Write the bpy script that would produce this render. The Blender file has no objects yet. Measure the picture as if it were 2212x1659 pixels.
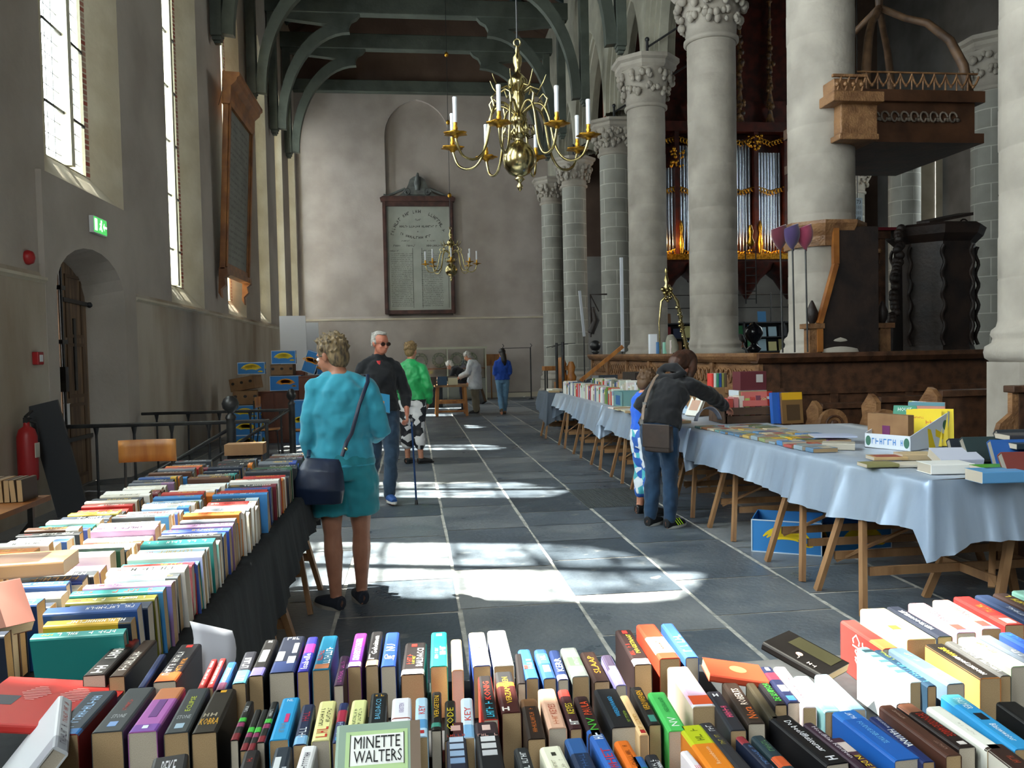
import bpy, bmesh, math, random
from mathutils import Vector, Matrix, noise
PI = math.pi
R = math.radians
S = bpy.context.scene
COL = S.collection
random.seed(7)

# ------------------------------------------------------------------ camera
CAM = Vector((0.0, 0.0, 1.55))
FPX = 1760.0
_u, _v, ROLL = (892 - 1106) / FPX, (829.5 - 768) / FPX, 0.020
_a = _u * math.cos(ROLL) + _v * math.sin(ROLL)
_b = -_u * math.sin(ROLL) + _v * math.cos(ROLL)
YAW = -math.atan(_a)
PITCH = math.atan(_b * math.cos(YAW))
FW = Vector((math.sin(YAW) * math.cos(PITCH), math.cos(YAW) * math.cos(PITCH), -math.sin(PITCH)))
R0 = Vector((math.cos(YAW), -math.sin(YAW), 0))
U0 = R0.cross(FW)
RT = R0 * math.cos(ROLL) - U0 * math.sin(ROLL)
UP = R0 * math.sin(ROLL) + U0 * math.cos(ROLL)
cam_data = bpy.data.cameras.new('camera')
cam = bpy.data.objects.new('camera', cam_data)
COL.objects.link(cam)
mw = Matrix((RT, UP, -FW)).transposed().to_4x4()
mw.translation = CAM
cam.matrix_world = mw
cam_data.sensor_width = 36
cam_data.lens = 36 * FPX / 2212
cam_data.clip_start = 0.05
cam_data.clip_end = 300
S.camera = cam

def P(px, py, z=None, X=None, Y=None):
    """world point seen at a pixel of the photograph, on a plane z=, X= or Y="""
    d = FW + RT * ((px - 1106) / FPX) + UP * ((829.5 - py) / FPX)
    if z is not None: t = (z - CAM.z) / d.z
    elif X is not None: t = (X - CAM.x) / d.x
    else: t = (Y - CAM.y) / d.y
    return CAM + d * t

# ------------------------------------------------------------------ world, sun, exposure
S.view_settings.view_transform = 'Standard'
S.view_settings.look = 'None'
S.view_settings.gamma = 1
S.view_settings.exposure = 0.6
S.view_settings.use_curve_mapping = False
w = bpy.data.worlds.new('world'); S.world = w; w.use_nodes = True
bg = w.node_tree.nodes['Background']
bg.inputs[0].default_value = (0.86, 0.93, 1.0, 1)
bg.inputs[1].default_value = 13.0
sun_d = bpy.data.lights.new('sun', 'SUN'); sun = bpy.data.objects.new('sun', sun_d); COL.objects.link(sun)
sun_d.energy = 36.0; sun_d.angle = R(0.6); sun_d.color = (1.0, 0.95, 0.86)
SUNDIR = Vector((1.0, -0.25, -1.65)).normalized()
sun.rotation_euler = SUNDIR.to_track_quat('-Z', 'Y').to_euler()
S.cycles.max_bounces = 7
S.cycles.diffuse_bounces = 5
S.cycles.glossy_bounces = 3
S.cycles.transmission_bounces = 4
S.cycles.transparent_max_bounces = 8
S.cycles.caustics_reflective = False
S.cycles.caustics_refractive = False
S.cycles.sample_clamp_indirect = 6
S.cycles.use_adaptive_sampling = True
S.cycles.adaptive_threshold = 0.02
S.cycles.use_denoising = True

def portal(loc, rot, sx, sy):
    d = bpy.data.lights.new('daylight_portal', 'AREA'); d.shape = 'RECTANGLE'; d.size = sx; d.size_y = sy
    d.cycles.is_portal = True
    o = bpy.data.objects.new('daylight_portal', d); COL.objects.link(o)
    o.location = loc; o.rotation_euler = rot
    return o

# ------------------------------------------------------------------ helpers
class MB:
    def __init__(s):
        s.v = []; s.f = []; s.m = []; s.s = []; s.M = Matrix.Identity(4)
    def add(s, vs, fs, m=0, sm=False):
        n = len(s.v); s.v += [tuple(s.M @ Vector(p)) for p in vs]
        for f in fs: s.f.append([i + n for i in f]); s.m.append(m); s.s.append(sm)
        return s
    def box(s, c, d, m=0, rot=None):
        hx, hy, hz = d[0] / 2, d[1] / 2, d[2] / 2
        vs = [Vector((x, y, z)) for x in (-hx, hx) for y in (-hy, hy) for z in (-hz, hz)]
        if rot is not None: vs = [rot @ p for p in vs]
        c = Vector(c)
        return s.add([p + c for p in vs], [(0, 1, 3, 2), (4, 6, 7, 5), (0, 4, 5, 1), (2, 3, 7, 6), (0, 2, 6, 4), (1, 5, 7, 3)], m)
    def b2(s, a, b, m=0):
        return s.box([(a[i] + b[i]) / 2 for i in range(3)], [abs(b[i] - a[i]) for i in range(3)], m)
    def hexa(s, p, m=0):      # 4 bottom, 4 top
        return s.add(p, [(3, 2, 1, 0), (4, 5, 6, 7), (0, 1, 5, 4), (1, 2, 6, 5), (2, 3, 7, 6), (3, 0, 4, 7)], m)
    def quad(s, *p, m=0): return s.add(p, [tuple(range(len(p)))], m)
    def bar(s, a, b, wd, th, m=0, up=(0, 0, 1)):
        a, b = Vector(a), Vector(b); d = b - a; L = d.length; d.normalize(); up = Vector(up)
        if abs(d.dot(up)) > .98: up = Vector((0, 1, 0))
        x = d.cross(up).normalized(); y = x.cross(d)
        rot = Matrix((x, d, y)).transposed()
        return s.box((a + b) / 2, (wd, L, th), m, rot)
    def tube(s, pts, r, n=10, m=0, sm=True, caps=True, flat=1.0, up=None):
        pts = [Vector(p) for p in pts]; k = len(pts)
        if not hasattr(r, '__len__'): r = [r] * k
        rings = []; ref = Vector(up) if up else None
        for i, p in enumerate(pts):
            t = (pts[min(i + 1, k - 1)] - pts[max(i - 1, 0)])
            t = t.normalized() if t.length > 1e-9 else Vector((0, 0, 1))
            if ref is None:
                ref = Vector((1, 0, 0)) if abs(t.x) < .9 else Vector((0, 1, 0))
            a = (ref - t * ref.dot(t))
            if a.length < 1e-6: a = t.orthogonal()
            a.normalize(); b = t.cross(a)
            if up is None: ref = a
            rr = r[i]
            ra, rb = rr if hasattr(rr, '__len__') else (rr, rr * flat)
            rings.append([p + a * ra * math.cos(2 * PI * j / n) + b * rb * math.sin(2 * PI * j / n) for j in range(n)])
        vs = [q for g in rings for q in g]; fs = []
        for i in range(k - 1):
            for j in range(n):
                fs.append((i * n + j, i * n + (j + 1) % n, (i + 1) * n + (j + 1) % n, (i + 1) * n + j))
        s.add(vs, fs, m, sm)
        if caps:
            s.add(rings[0], [tuple(range(n))[::-1]], m); s.add(rings[-1], [tuple(range(n))], m)
        return s
    def lathe(s, prof, c=(0, 0, 0), n=24, m=0, sm=True, rot=0.0, caps=True, fn=None):
        vs = []; k = len(prof)
        for i, (r, z) in enumerate(prof):
            for j in range(n):
                a = 2 * PI * j / n + rot; rr = r
                if fn: rr, zz = fn(r, z, a)
                else: zz = z
                vs.append((c[0] + rr * math.cos(a), c[1] + rr * math.sin(a), c[2] + zz))
        fs = [(i * n + j, i * n + (j + 1) % n, (i + 1) * n + (j + 1) % n, (i + 1) * n + j) for i in range(k - 1) for j in range(n)]
        s.add(vs, fs, m, sm)
        if caps:
            s.add(vs[:n], [tuple(range(n))[::-1]], m); s.add(vs[-n:], [tuple(range(n))], m)
        return s
    def sph(s, c, r, m=0, n=16, k=10, sc=(1, 1, 1)):
        vs = []; 
        for i in range(k + 1):
            t = PI * i / k
            for j in range(n):
                a = 2 * PI * j / n
                vs.append((c[0] + r * sc[0] * math.sin(t) * math.cos(a), c[1] + r * sc[1] * math.sin(t) * math.sin(a), c[2] - r * sc[2] * math.cos(t)))
        return s.add(vs, [(i * n + j, i * n + (j + 1) % n, (i + 1) * n + (j + 1) % n, (i + 1) * n + j) for i in range(k) for j in range(n)], m, True)
    def ext(s, o2, a, b, axis='Y', m=0, sm=False):
        """extrude 2-D outline between a and b along axis"""
        f = {'Y': lambda p, t: (p[0], t, p[1]), 'X': lambda p, t: (t, p[0], p[1]), 'Z': lambda p, t: (p[0], p[1], t)}[axis]
        n = len(o2); vs = [f(p, a) for p in o2] + [f(p, b) for p in o2]
        s.add(vs, [tuple(range(n))[::-1], tuple(range(n, 2 * n))], m)
        return s.add(vs, [(i, (i + 1) % n, n + (i + 1) % n, n + i) for i in range(n)], m, sm)
    def grid(s, fn, nu, nv, m=0, sm=True):
        vs = [fn(i / nu, j / nv) for i in range(nu + 1) for j in range(nv + 1)]
        return s.add(vs, [(i * (nv + 1) + j, (i + 1) * (nv + 1) + j, (i + 1) * (nv + 1) + j + 1, i * (nv + 1) + j + 1) for i in range(nu) for j in range(nv)], m, sm)
    def build(s, name, mats, parent=None, kind=None, bevel=0, solid=0, subd=0, merge=False):
        me = bpy.data.meshes.new(name); me.from_pydata(s.v, [], s.f)
        mats = mats if isinstance(mats, (list, tuple)) else [mats]
        for q in mats: me.materials.append(q)
        me.polygons.foreach_set('material_index', s.m); me.polygons.foreach_set('use_smooth', s.s)
        bm = bmesh.new(); bm.from_mesh(me)
        bmesh.ops.remove_doubles(bm, verts=bm.verts, dist=1e-5) if merge else None
        bmesh.ops.recalc_face_normals(bm, faces=bm.faces); bm.to_mesh(me); bm.free()
        o = bpy.data.objects.new(name, me); COL.objects.link(o)
        if parent: o.parent = parent
        if kind: o['kind'] = kind
        if solid:
            q = o.modifiers.new('solid', 'SOLIDIFY'); q.thickness = solid; q.offset = 0
        if bevel:
            q = o.modifiers.new('bevel', 'BEVEL'); q.width = bevel; q.segments = 2; q.limit_method = 'ANGLE'
        if subd:
            q = o.modifiers.new('sub', 'SUBSURF'); q.levels = subd; q.render_levels = subd
        return o

def tag(o, label=None, cat=None, group=None, kind=None):
    if label: o['label'] = label
    if cat: o['category'] = cat
    if group: o['group'] = group
    if kind: o['kind'] = kind
    return o
def thing(name, label, cat, loc=(0, 0, 0), rz=0, group=None):
    o = bpy.data.objects.new(name, None); COL.objects.link(o); o.empty_display_size = .1
    o.location = loc; o.rotation_euler = (0, 0, rz)
    return tag(o, label, cat, group)
def dup(src, loc=None, rz=None, label=None, group=None):
    def cp(o, par):
        c = o.copy(); COL.objects.link(c); c.parent = par
        for ch in list(o.children): cp(ch, c)
        return c
    c = cp(src, None)
    if loc is not None: c.location = loc
    if rz is not None: c.rotation_euler = (0, 0, rz)
    if label: c['label'] = label
    if group: c['group'] = group
    return c

# ------------------------------------------------------------------ materials
_mc = {}
def mat(name, col, rough=.6, metal=0, nscale=0, namp=.0, bump=0, bscale=None, col2=None, spec=.5, stretch=(1, 1, 1), sheen=0, detail=4, coord='Object', coat=0):
    if name in _mc: return _mc[name]
    m = bpy.data.materials.new(name); m.use_nodes = True; nt = m.node_tree; b = nt.nodes['Principled BSDF']
    c = tuple(col) + (1,)
    b.inputs['Base Color'].default_value = c; b.inputs['Roughness'].default_value = rough; b.inputs['Metallic'].default_value = metal
    b.inputs['Specular IOR Level'].default_value = spec
    if sheen: b.inputs['Sheen Weight'].default_value = sheen
    if coat: b.inputs['Coat Weight'].default_value = coat
    if nscale:
        tc = nt.nodes.new('ShaderNodeTexCoord'); mp = nt.nodes.new('ShaderNodeMapping'); mp.inputs['Scale'].default_value = stretch
        nt.links.new(tc.outputs[coord], mp.inputs[0])
        nz = nt.nodes.new('ShaderNodeTexNoise'); nz.inputs['Scale'].default_value = nscale; nz.inputs['Detail'].default_value = detail
        nt.links.new(mp.outputs[0], nz.inputs['Vector'])
        mx = nt.nodes.new('ShaderNodeMix'); mx.data_type = 'RGBA'
        d = tuple(col2) + (1,) if col2 else tuple(x * (1 - namp) for x in col) + (1,)
        mx.inputs[6].default_value = c; mx.inputs[7].default_value = d
        rp = nt.nodes.new('ShaderNodeValToRGB'); rp.color_ramp.elements[0].position = .38; rp.color_ramp.elements[1].position = .64
        nt.links.new(nz.outputs[0], rp.inputs[0]); nt.links.new(rp.outputs[0], mx.inputs[0]); nt.links.new(mx.outputs[2], b.inputs['Base Color'])
        if bump:
            nb = nt.nodes.new('ShaderNodeTexNoise'); nb.inputs['Scale'].default_value = bscale or nscale * 3; nb.inputs['Detail'].default_value = 3
            nt.links.new(mp.outputs[0], nb.inputs['Vector'])
            bp = nt.nodes.new('ShaderNodeBump'); bp.inputs['Strength'].default_value = bump; bp.inputs['Distance'].default_value = .02
            nt.links.new(nb.outputs[0], bp.inputs['Height']); nt.links.new(bp.outputs[0], b.inputs['Normal'])
    _mc[name] = m
    return m
def srgb(h):
    h = h.lstrip('#'); r = [int(h[i:i + 2], 16) / 255 for i in (0, 2, 4)]
    return tuple(x / 12.92 if x < .04045 else ((x + .055) / 1.055) ** 2.4 for x in r)
def flat(h, rough=.5, spec=.5):
    return mat('paint_' + h.lstrip('#') + '_%d' % int(rough * 100), srgb(h), rough, spec=spec)
def brickmat(name, c1, c2, mortar, sx, sy, ms=.02, rough=.85, bump=.4, coord='Object', rot=(0, 0, 0), off=.5):
    m = bpy.data.materials.new(name); m.use_nodes = True; nt = m.node_tree; b = nt.nodes['Principled BSDF']
    tc = nt.nodes.new('ShaderNodeTexCoord'); mp = nt.nodes.new('ShaderNodeMapping'); mp.inputs['Rotation'].default_value = rot
    nt.links.new(tc.outputs[coord], mp.inputs[0])
    br = nt.nodes.new('ShaderNodeTexBrick'); br.inputs['Scale'].default_value = 1; br.inputs['Brick Width'].default_value = sx; br.inputs['Row Height'].default_value = sy
    br.inputs['Mortar Size'].default_value = ms; br.inputs['Mortar Smooth'].default_value = .3; br.offset = off
    br.inputs['Color1'].default_value = tuple(c1) + (1,); br.inputs['Color2'].default_value = tuple(c2) + (1,); br.inputs['Mortar'].default_value = tuple(mortar) + (1,)
    nt.links.new(mp.outputs[0], br.inputs['Vector'])
    nz = nt.nodes.new('ShaderNodeTexNoise'); nz.inputs['Scale'].default_value = 2.5; nz.inputs['Detail'].default_value = 5
    nt.links.new(tc.outputs['Object'], nz.inputs['Vector'])
    mx = nt.nodes.new('ShaderNodeMix'); mx.data_type = 'RGBA'; mx.blend_type = 'MULTIPLY'; mx.inputs[0].default_value = .45
    nt.links.new(br.outputs[0], mx.inputs[6]); 
    rp = nt.nodes.new('ShaderNodeValToRGB'); rp.color_ramp.elements[0].position = .3; rp.color_ramp.elements[0].color = (.55, .55, .55, 1); rp.color_ramp.elements[1].position = .6
    nt.links.new(nz.outputs[0], rp.inputs[0]); nt.links.new(rp.outputs[0], mx.inputs[7]); nt.links.new(mx.outputs[2], b.inputs['Base Color'])
    b.inputs['Roughness'].default_value = rough
    bp = nt.nodes.new('ShaderNodeBump'); bp.inputs['Strength'].default_value = bump; bp.inputs['Distance'].default_value = .01
    nt.links.new(br.outputs[1], bp.inputs['Height']); bp.invert = True; nt.links.new(bp.outputs[0], b.inputs['Normal'])
    return m
PLASTER = mat('plaster', srgb('b9b0a6'), .9, nscale=.7, col2=srgb('a49a90'), bump=.25, bscale=12, detail=8)
PLASTERW = mat('plaster_stained', srgb('bdb3a4'), .9, nscale=1.1, col2=srgb('a08f7b'), bump=.25, bscale=12, detail=8, stretch=(1, 1, .35))
PLASTERR = mat('plaster_reveal', srgb('cfc6b3'), .9, nscale=1.5, col2=srgb('bbb09a'), bump=.25, bscale=10, detail=6)
GABLE = mat('gable_and_dim_nave', srgb('7a6456'), .9, nscale=.8, col2=srgb('665248'), bump=.3, bscale=10)
BRICK = brickmat('reveal_brick', srgb('a5493a'), srgb('b9a08e'), srgb('cfc3b0'), .9, .07, .012, rot=(0, R(90), R(90)))
GREENWOOD = mat('grey_green_timber', srgb('555c54'), .6, nscale=2, col2=srgb('444a43'), bump=.2, bscale=15)
CEILWOOD = mat('ceiling_boards', srgb('4a3426'), .8, nscale=2, col2=srgb('33251b'), stretch=(1, 8, 1), bump=.3)
STONE = mat('column_stone', srgb('aca498'), .85, nscale=1.6, col2=srgb('928a80'), bump=.5, bscale=9, detail=8)
STONED = mat('arcade_stone', srgb('a9a595'), .85, nscale=1.4, col2=srgb('8e8b7d'), bump=.3, bscale=9, detail=6)
IRON = mat('black_iron', (.012, .012, .014), .35, nscale=8, col2=(.03, .03, .03))
OAK = mat('dark_oak', srgb('5a3a26'), .5, nscale=3, col2=srgb('3a2416'), bump=.25, bscale=20, stretch=(3, .5, 3))
OAKL = mat('carved_oak', srgb('8f6844'), .5, nscale=4, col2=srgb('6d4a2e'), bump=.5, bscale=22, stretch=(2, .7, 2))
OAKD = mat('black_oak', srgb('2e2019'), .55, nscale=4, col2=srgb('1a1210'), bump=.3, bscale=20)
PINE = mat('trestle_pine', srgb('a57c54'), .6, nscale=3, col2=srgb('86603f'), bump=.1, bscale=20, stretch=(3, 3, .5))
HONEY = mat('honey_wood', srgb('b97c3c'), .45, nscale=3, col2=srgb('93592a'), stretch=(3, 3, .6), bump=.1)
BRASS = mat('polished_brass', srgb('bfb284'), .2, 1.0, nscale=6, col2=srgb('958453'))
GOLD = mat('gilding', srgb('d6a23c'), .35, 1.0, nscale=20, col2=srgb('8a5f1e'))
CANDLE = mat('candle_wax', srgb('eceef5'), .4, spec=.5)
WHITE = flat('e8e8ea', .5)
PAGE = mat('page_edges', srgb('b89c76'), .9, nscale=60, col2=srgb('a0835e'), stretch=(1, .2, 1), coord='Generated')
PAGEW = mat('white_page_edges', srgb('c4b9a8'), .9, nscale=60, col2=srgb('aea291'), stretch=(1, .2, 1), coord='Generated')
# ------------------------------------------------------------------ floor
XL, XE, YE, YB, XR = -3.85, 4.9, 29.0, -6.0, 17.5
def floor_mats():
    m = bpy.data.materials.new('gravestone_floor'); m.use_nodes = True; nt = m.node_tree; b = nt.nodes['Principled BSDF']
    at = nt.nodes.new('ShaderNodeAttribute'); at.attribute_name = 'slab'
    tc = nt.nodes.new('ShaderNodeTexCoord')
    n1 = nt.nodes.new('ShaderNodeTexNoise'); n1.inputs['Scale'].default_value = 1.6; n1.inputs['Detail'].default_value = 9; n1.inputs['Roughness'].default_value = .65
    n2 = nt.nodes.new('ShaderNodeTexNoise'); n2.inputs['Scale'].default_value = 28; n2.inputs['Detail'].default_value = 3
    n3 = nt.nodes.new('ShaderNodeTexNoise'); n3.inputs['Scale'].default_value = 7; n3.inputs['Detail'].default_value = 8
    for n in (n1, n2, n3): nt.links.new(tc.outputs['Object'], n.inputs['Vector'])
    r1 = nt.nodes.new('ShaderNodeValToRGB'); e = r1.color_ramp.elements
    e[0].position = .25; e[0].color = srgb('454e58') + (1,); e[1].position = .8; e[1].color = srgb('8d9092') + (1,)
    q = e.new(.52); q.color = srgb('5f6872') + (1,)
    ma = nt.nodes.new('ShaderNodeMath'); ma.operation = 'MULTIPLY_ADD'; ma.inputs[1].default_value = .8
    sb = nt.nodes.new('ShaderNodeMath'); sb.operation = 'MULTIPLY_ADD'; sb.inputs[1].default_value = .5; sb.inputs[2].default_value = -.15
    nt.links.new(at.outputs['Fac'], sb.inputs[0]); nt.links.new(n1.outputs[0], ma.inputs[0]); nt.links.new(sb.outputs[0], ma.inputs[2]); nt.links.new(ma.outputs[0], r1.inputs[0])
    # chipped pale flecks
    r2 = nt.nodes.new('ShaderNodeValToRGB'); r2.color_ramp.elements[0].position = .63; r2.color_ramp.elements[1].position = .7
    nt.links.new(n3.outputs[0], r2.inputs[0])
    mx = nt.nodes.new('ShaderNodeMix'); mx.data_type = 'RGBA'; mx.inputs[7].default_value = srgb('8b8d8c') + (1,)
    m2 = nt.nodes.new('ShaderNodeMath'); m2.operation = 'MULTIPLY'; m2.inputs[1].default_value = .6; nt.links.new(r2.outputs[0], m2.inputs[0])
    nt.links.new(m2.outputs[0], mx.inputs[0]); nt.links.new(r1.outputs[0], mx.inputs[6]); nt.links.new(mx.outputs[2], b.inputs['Base Color'])
    rr = nt.nodes.new('ShaderNodeMapRange'); rr.inputs['To Min'].default_value = .22; rr.inputs['To Max'].default_value = .6; rr.inputs['From Min'].default_value = .3; rr.inputs['From Max'].default_value = .7
    nt.links.new(n1.outputs[0], rr.inputs[0]); nt.links.new(rr.outputs[0], b.inputs['Roughness'])
    bp = nt.nodes.new('ShaderNodeBump'); bp.inputs['Strength'].default_value = .35; bp.inputs['Distance'].default_value = .01
    ad = nt.nodes.new('ShaderNodeMath'); ad.operation = 'ADD'; nt.links.new(n2.outputs[0], ad.inputs[0]); nt.links.new(n3.outputs[0], ad.inputs[1])
    nt.links.new(ad.outputs[0], bp.inputs['Height']); nt.links.new(bp.outputs[0], b.inputs['Normal'])
    mo = mat('floor_mortar', srgb('cfccc4'), .9, nscale=9, col2=srgb('aaa8a2'), bump=.4, bscale=40)
    return [m, mo]
fm = floor_mats()
rf = random.Random(3)
fb = MB()
fb.quad((XL - 1, YB, -.004), (XR, YB, -.004), (XR, YE, -.004), (XL - 1, YE, -.004), m=1)
vals = [0.5]
x = -4.9
while x < XR:
    x1 = min(x + .735, XR)
    y = YB + rf.uniform(-1.2, 0)
    while y < YE:
        ln = rf.choice([.62, .75, .9, 1.1, 1.35])
        g = .013
        a0, a1, b0, b1 = x + g, x1 - g, y + g * .7, min(y + ln, YE) - g * .7
        jj = lambda: rf.uniform(-.006, .006)
        top = [(a0 + jj(), b0 + jj(), 0), (a1 + jj(), b0 + jj(), 0), (a1 + jj(), b1 + jj(), 0), (a0 + jj(), b1 + jj(), 0)]
        fb.quad(*top, m=0); vals.append(rf.random())
        y += ln
    x = x1
floor = fb.build('floor', fm, kind='structure')
at = floor.data.attributes.new('slab', 'FLOAT', 'FACE'); at.data.foreach_set('value', vals)

# engraved medallions worn into the slabs
# ------------------------------------------------------------------ pointed arch outlines
def arch(w, h, n=9):
    r = (w * w + h * h) / (2 * w); a = math.atan2(h, r - w); out = []
    for i in range(n + 1):
        t = PI - (a if False else math.asin(h / r)) * i / n
        out.append((r - w + r * math.cos(t), r * math.sin(t)))
    return out + [(-x, z) for x, z in out[-2::-1]]
def opening(c, w, zb, zs, h, n=9):
    return [(c - w, zb)] + [(c + x, zs + z) for x, z in arch(w, h, n)] + [(c + w, zb)]

# ------------------------------------------------------------------ left wall with its windows
#          centre  half  sill  glass half
WIN = [(-3.1, 1.2, 2.55, .7), (0.2, 1.2, 2.55, .7), (3.6, 1.35, 2.55, .95), (7.0, 1.2, 2.55, .8), (10.5, 1.2, 3.57, .57), (14.85, 1.05, 2.5, .42), (18.85, .95, 2.52, .42),
       (22.35, .78, 2.52, .4), (25.25, .67, 2.52, .38), (27.95, .75, 2.52, .4)]
ZS, ZT = 8.7, 12.6
DX = .26
wall = MB(); edges = [YB] + [(WIN[i][0] + WIN[i + 1][0]) / 2 for i in range(len(WIN) - 1)] + [YE]
DOOR = (10.38, 1.05, 2.35, .55)   # centre, half width, spring, rise
GL = mat('window_glass', (1, 1, 1), .1)
nt = GL.node_tree; nt.nodes.clear(); o_ = nt.nodes.new('ShaderNodeOutputMaterial'); t_ = nt.nodes.new('ShaderNodeBsdfTransparent'); g_ = nt.nodes.new('ShaderNodeBsdfGlossy'); mx_ = nt.nodes.new('ShaderNodeMixShader')
t_.inputs[0].default_value = (.93, .97, .93, 1); g_.inputs[1].default_value = .08; mx_.inputs[0].default_value = .06
nt.links.new(t_.outputs[0], mx_.inputs[1]); nt.links.new(g_.outputs[0], mx_.inputs[2]); nt.links.new(mx_.outputs[0], o_.inputs[0])
FRAME = mat('window_frame', srgb('cfcab4'), .6)
LEAD = mat('lead_came', srgb('5c6063'), .6)
for k, (c, hw, zsill, gh) in enumerate(WIN):
    y0, y1 = edges[k], edges[k + 1]
    door = abs(c - 10.5) < .01
    inner = opening(c, hw, zsill, ZS, hw * 1.75); glass = opening(c, gh, zsill + .35, ZS + .1, gh * 2.0)
    brk = opening(c, gh + .12, zsill + .33, ZS + .1, (gh + .12) * 1.95)
    n = len(inner)
    wall.quad((XL, y0, 2.5), (XL, c - hw, 2.5), (XL, c - hw, ZT), (XL, y0, ZT)); wall.quad((XL, c + hw, 2.5), (XL, y1, 2.5), (XL, y1, ZT), (XL, c + hw, ZT))
    if not door: wall.quad((XL, c - hw, 2.5), (XL, c + hw, 2.5), (XL, c + hw, zsill), (XL, c - hw, zsill))
    for i in range(1, n - 2):
        a, b = inner[i], inner[i + 1]
        wall.quad((XL, a[0], a[1]), (XL, b[0], b[1]), (XL, b[0], ZT), (XL, a[0], ZT))
    for i in range(n):
        j = (i + 1) % n
        mt = 1
        wall.add([(XL, *inner[i]), (XL, *inner[j]), (XL - DX + .03, *brk[j]), (XL - DX + .03, *brk[i])], [(0, 1, 2, 3)], mt, 0 < i < n - 2)
        wall.add([(XL - DX + .03, *brk[i]), (XL - DX + .03, *brk[j]), (XL - DX, *glass[j]), (XL - DX, *glass[i])], [(0, 1, 2, 3)], 2 if i != n - 1 else 1)
        out = opening(c, gh + .16, zsill + .1, ZS + .1, (gh + .16) * 1.9)
        wall.add([(XL - DX, *glass[i]), (XL - DX, *glass[j]), (XL - DX - .4, *out[j]), (XL - DX - .4, *out[i])], [(0, 1, 2, 3)], 1)
    # the window itself
    wn = MB(); zb, zt = zsill + .35, ZS + .1 + gh * 2.0
    X = XL - DX - .02
    def zat(dy):   # arch height over an offset
        w_, h_ = gh, gh * 2.0; r_ = (w_ * w_ + h_ * h_) / (2 * w_)
        return ZS + .1 + math.sqrt(max(0, r_ * r_ - (abs(dy) + r_ - w_) ** 2))
    win = wn
    wn.b2((X - .04, c - .05, zb), (X + .12, c + .05, zt - .02))
    gl2 = [(X + .015, *p) for p in glass]; 
    wn.tube(gl2 + [gl2[0]], .03, 4, sm=False, caps=False)
    wo = wn.build('window_%d' % (k + 1), FRAME, kind='structure')
    sb = MB(); z = zb + .62
    while z < zt - .4:
        lim = gh if z < ZS else gh * .5
        sb.b2((X + .03, c - lim, z - .018), (X + .055, c + lim, z + .018)); z += .93
    sb.build('saddle_bars', IRON, wo)
    ld = MB(); z = zb + .11
    while z < zt - .15:
        lim = gh
        if z > ZS + .1:
            lim = 0
            while lim < gh and zat(lim + .02) > z: lim += .02
        ld.b2((X - .004, c - lim, z - .004), (X + .004, c + lim, z + .004)); z += .185
    for s_ in (-1, 1):
        for q in (.36, .68):
            dy = s_ * gh * q; ld.b2((X - .004, c + dy - .004, zb), (X + .004, c + dy + .004, zat(dy)))
    ld.build('lead_cames', LEAD, wo)
    pn = MB(); pn.add([(X - .01, *p) for p in glass], [tuple(range(len(glass)))]); pn.build('pane', GL, wo)
    portal((XL - DX + .02, c, (zb + ZS + .8) / 2), (0, -PI / 2, 0), ZS + 1.1 - zb, gh * 2)
# lower wall: thicker below the ledge at z 2.5
XLL = XL + .05
dc, dh, dz, dr = DOOR
for (a, b) in ((YB, dc - dh), (dc + dh, YE)):
    wall.quad((XLL, a, 0), (XLL, b, 0), (XLL, b, 2.4), (XLL, a, 2.4), m=3)
    wall.quad((XLL, a, 2.4), (XLL, b, 2.4), (XL, b, 2.5), (XL, a, 2.5), m=3)
# door bay: arch opening, wall face flush and slightly proud
def seg(w, h, n=12):
    return [(-w * math.cos(PI * i / n), h * math.sin(PI * i / n)) for i in range(n + 1)]
dpts = [(dc - dh, 0)] + [(dc + x, dz + z) for x, z in seg(dh, dr)] + [(dc + dh, 0)]
XD = XL + .06
ztop = 3.57
wall.quad((XD, 9.07, 0), (XD, dc - dh, 0), (XD, dc - dh, ztop), (XD, 9.07, ztop))
wall.quad((XD, dc + dh, 0), (XD, 11.88, 0), (XD, 11.88, ztop), (XD, dc + dh, ztop))
wall.quad((XD, 11.88, 0), (XL, 11.88, 0), (XL, 11.88, ztop), (XD, 11.88, ztop)); wall.quad((XD, 9.07, 0), (XL, 9.07, 0), (XL, 9.07, ztop), (XD, 9.07, ztop))
wall.quad((XD, 9.07, ztop), (XD, 11.88, ztop), (XL, 11.88, ztop), (XL, 9.07, ztop))
for i in range(1, len(dpts) - 2):
    a, b = dpts[i], dpts[i + 1]; wall.quad((XD, *a), (XD, *b), (XD, b[0], ztop), (XD, a[0], ztop))
dback = [(dc + (y - dc) * .80, z - .1 * (z > 0)) for y, z in dpts]
for i in range(len(dpts) - 1):
    a, b, c2, d2 = dpts[i], dpts[i + 1], dback[i + 1], dback[i]
    wall.add([(XD, *a), (XD, *b), (XD - .42, *c2), (XD - .42, *d2)], [(0, 1, 2, 3)], 0, 0 < i < len(dpts) - 2)
wall.build('wall_left', [PLASTER, PLASTERR, BRICK, PLASTERW], kind='structure')
tr = MB()
for (a, b) in ((YB, 9.07), (11.88, YE)):
    tr.ext([(XL, 2.46), (XLL + .035, 2.44), (XLL + .035, 2.41), (XLL, 2.38)], a, b, 'Y')
tr.build('trim_1', PLASTERR, kind='structure')

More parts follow.
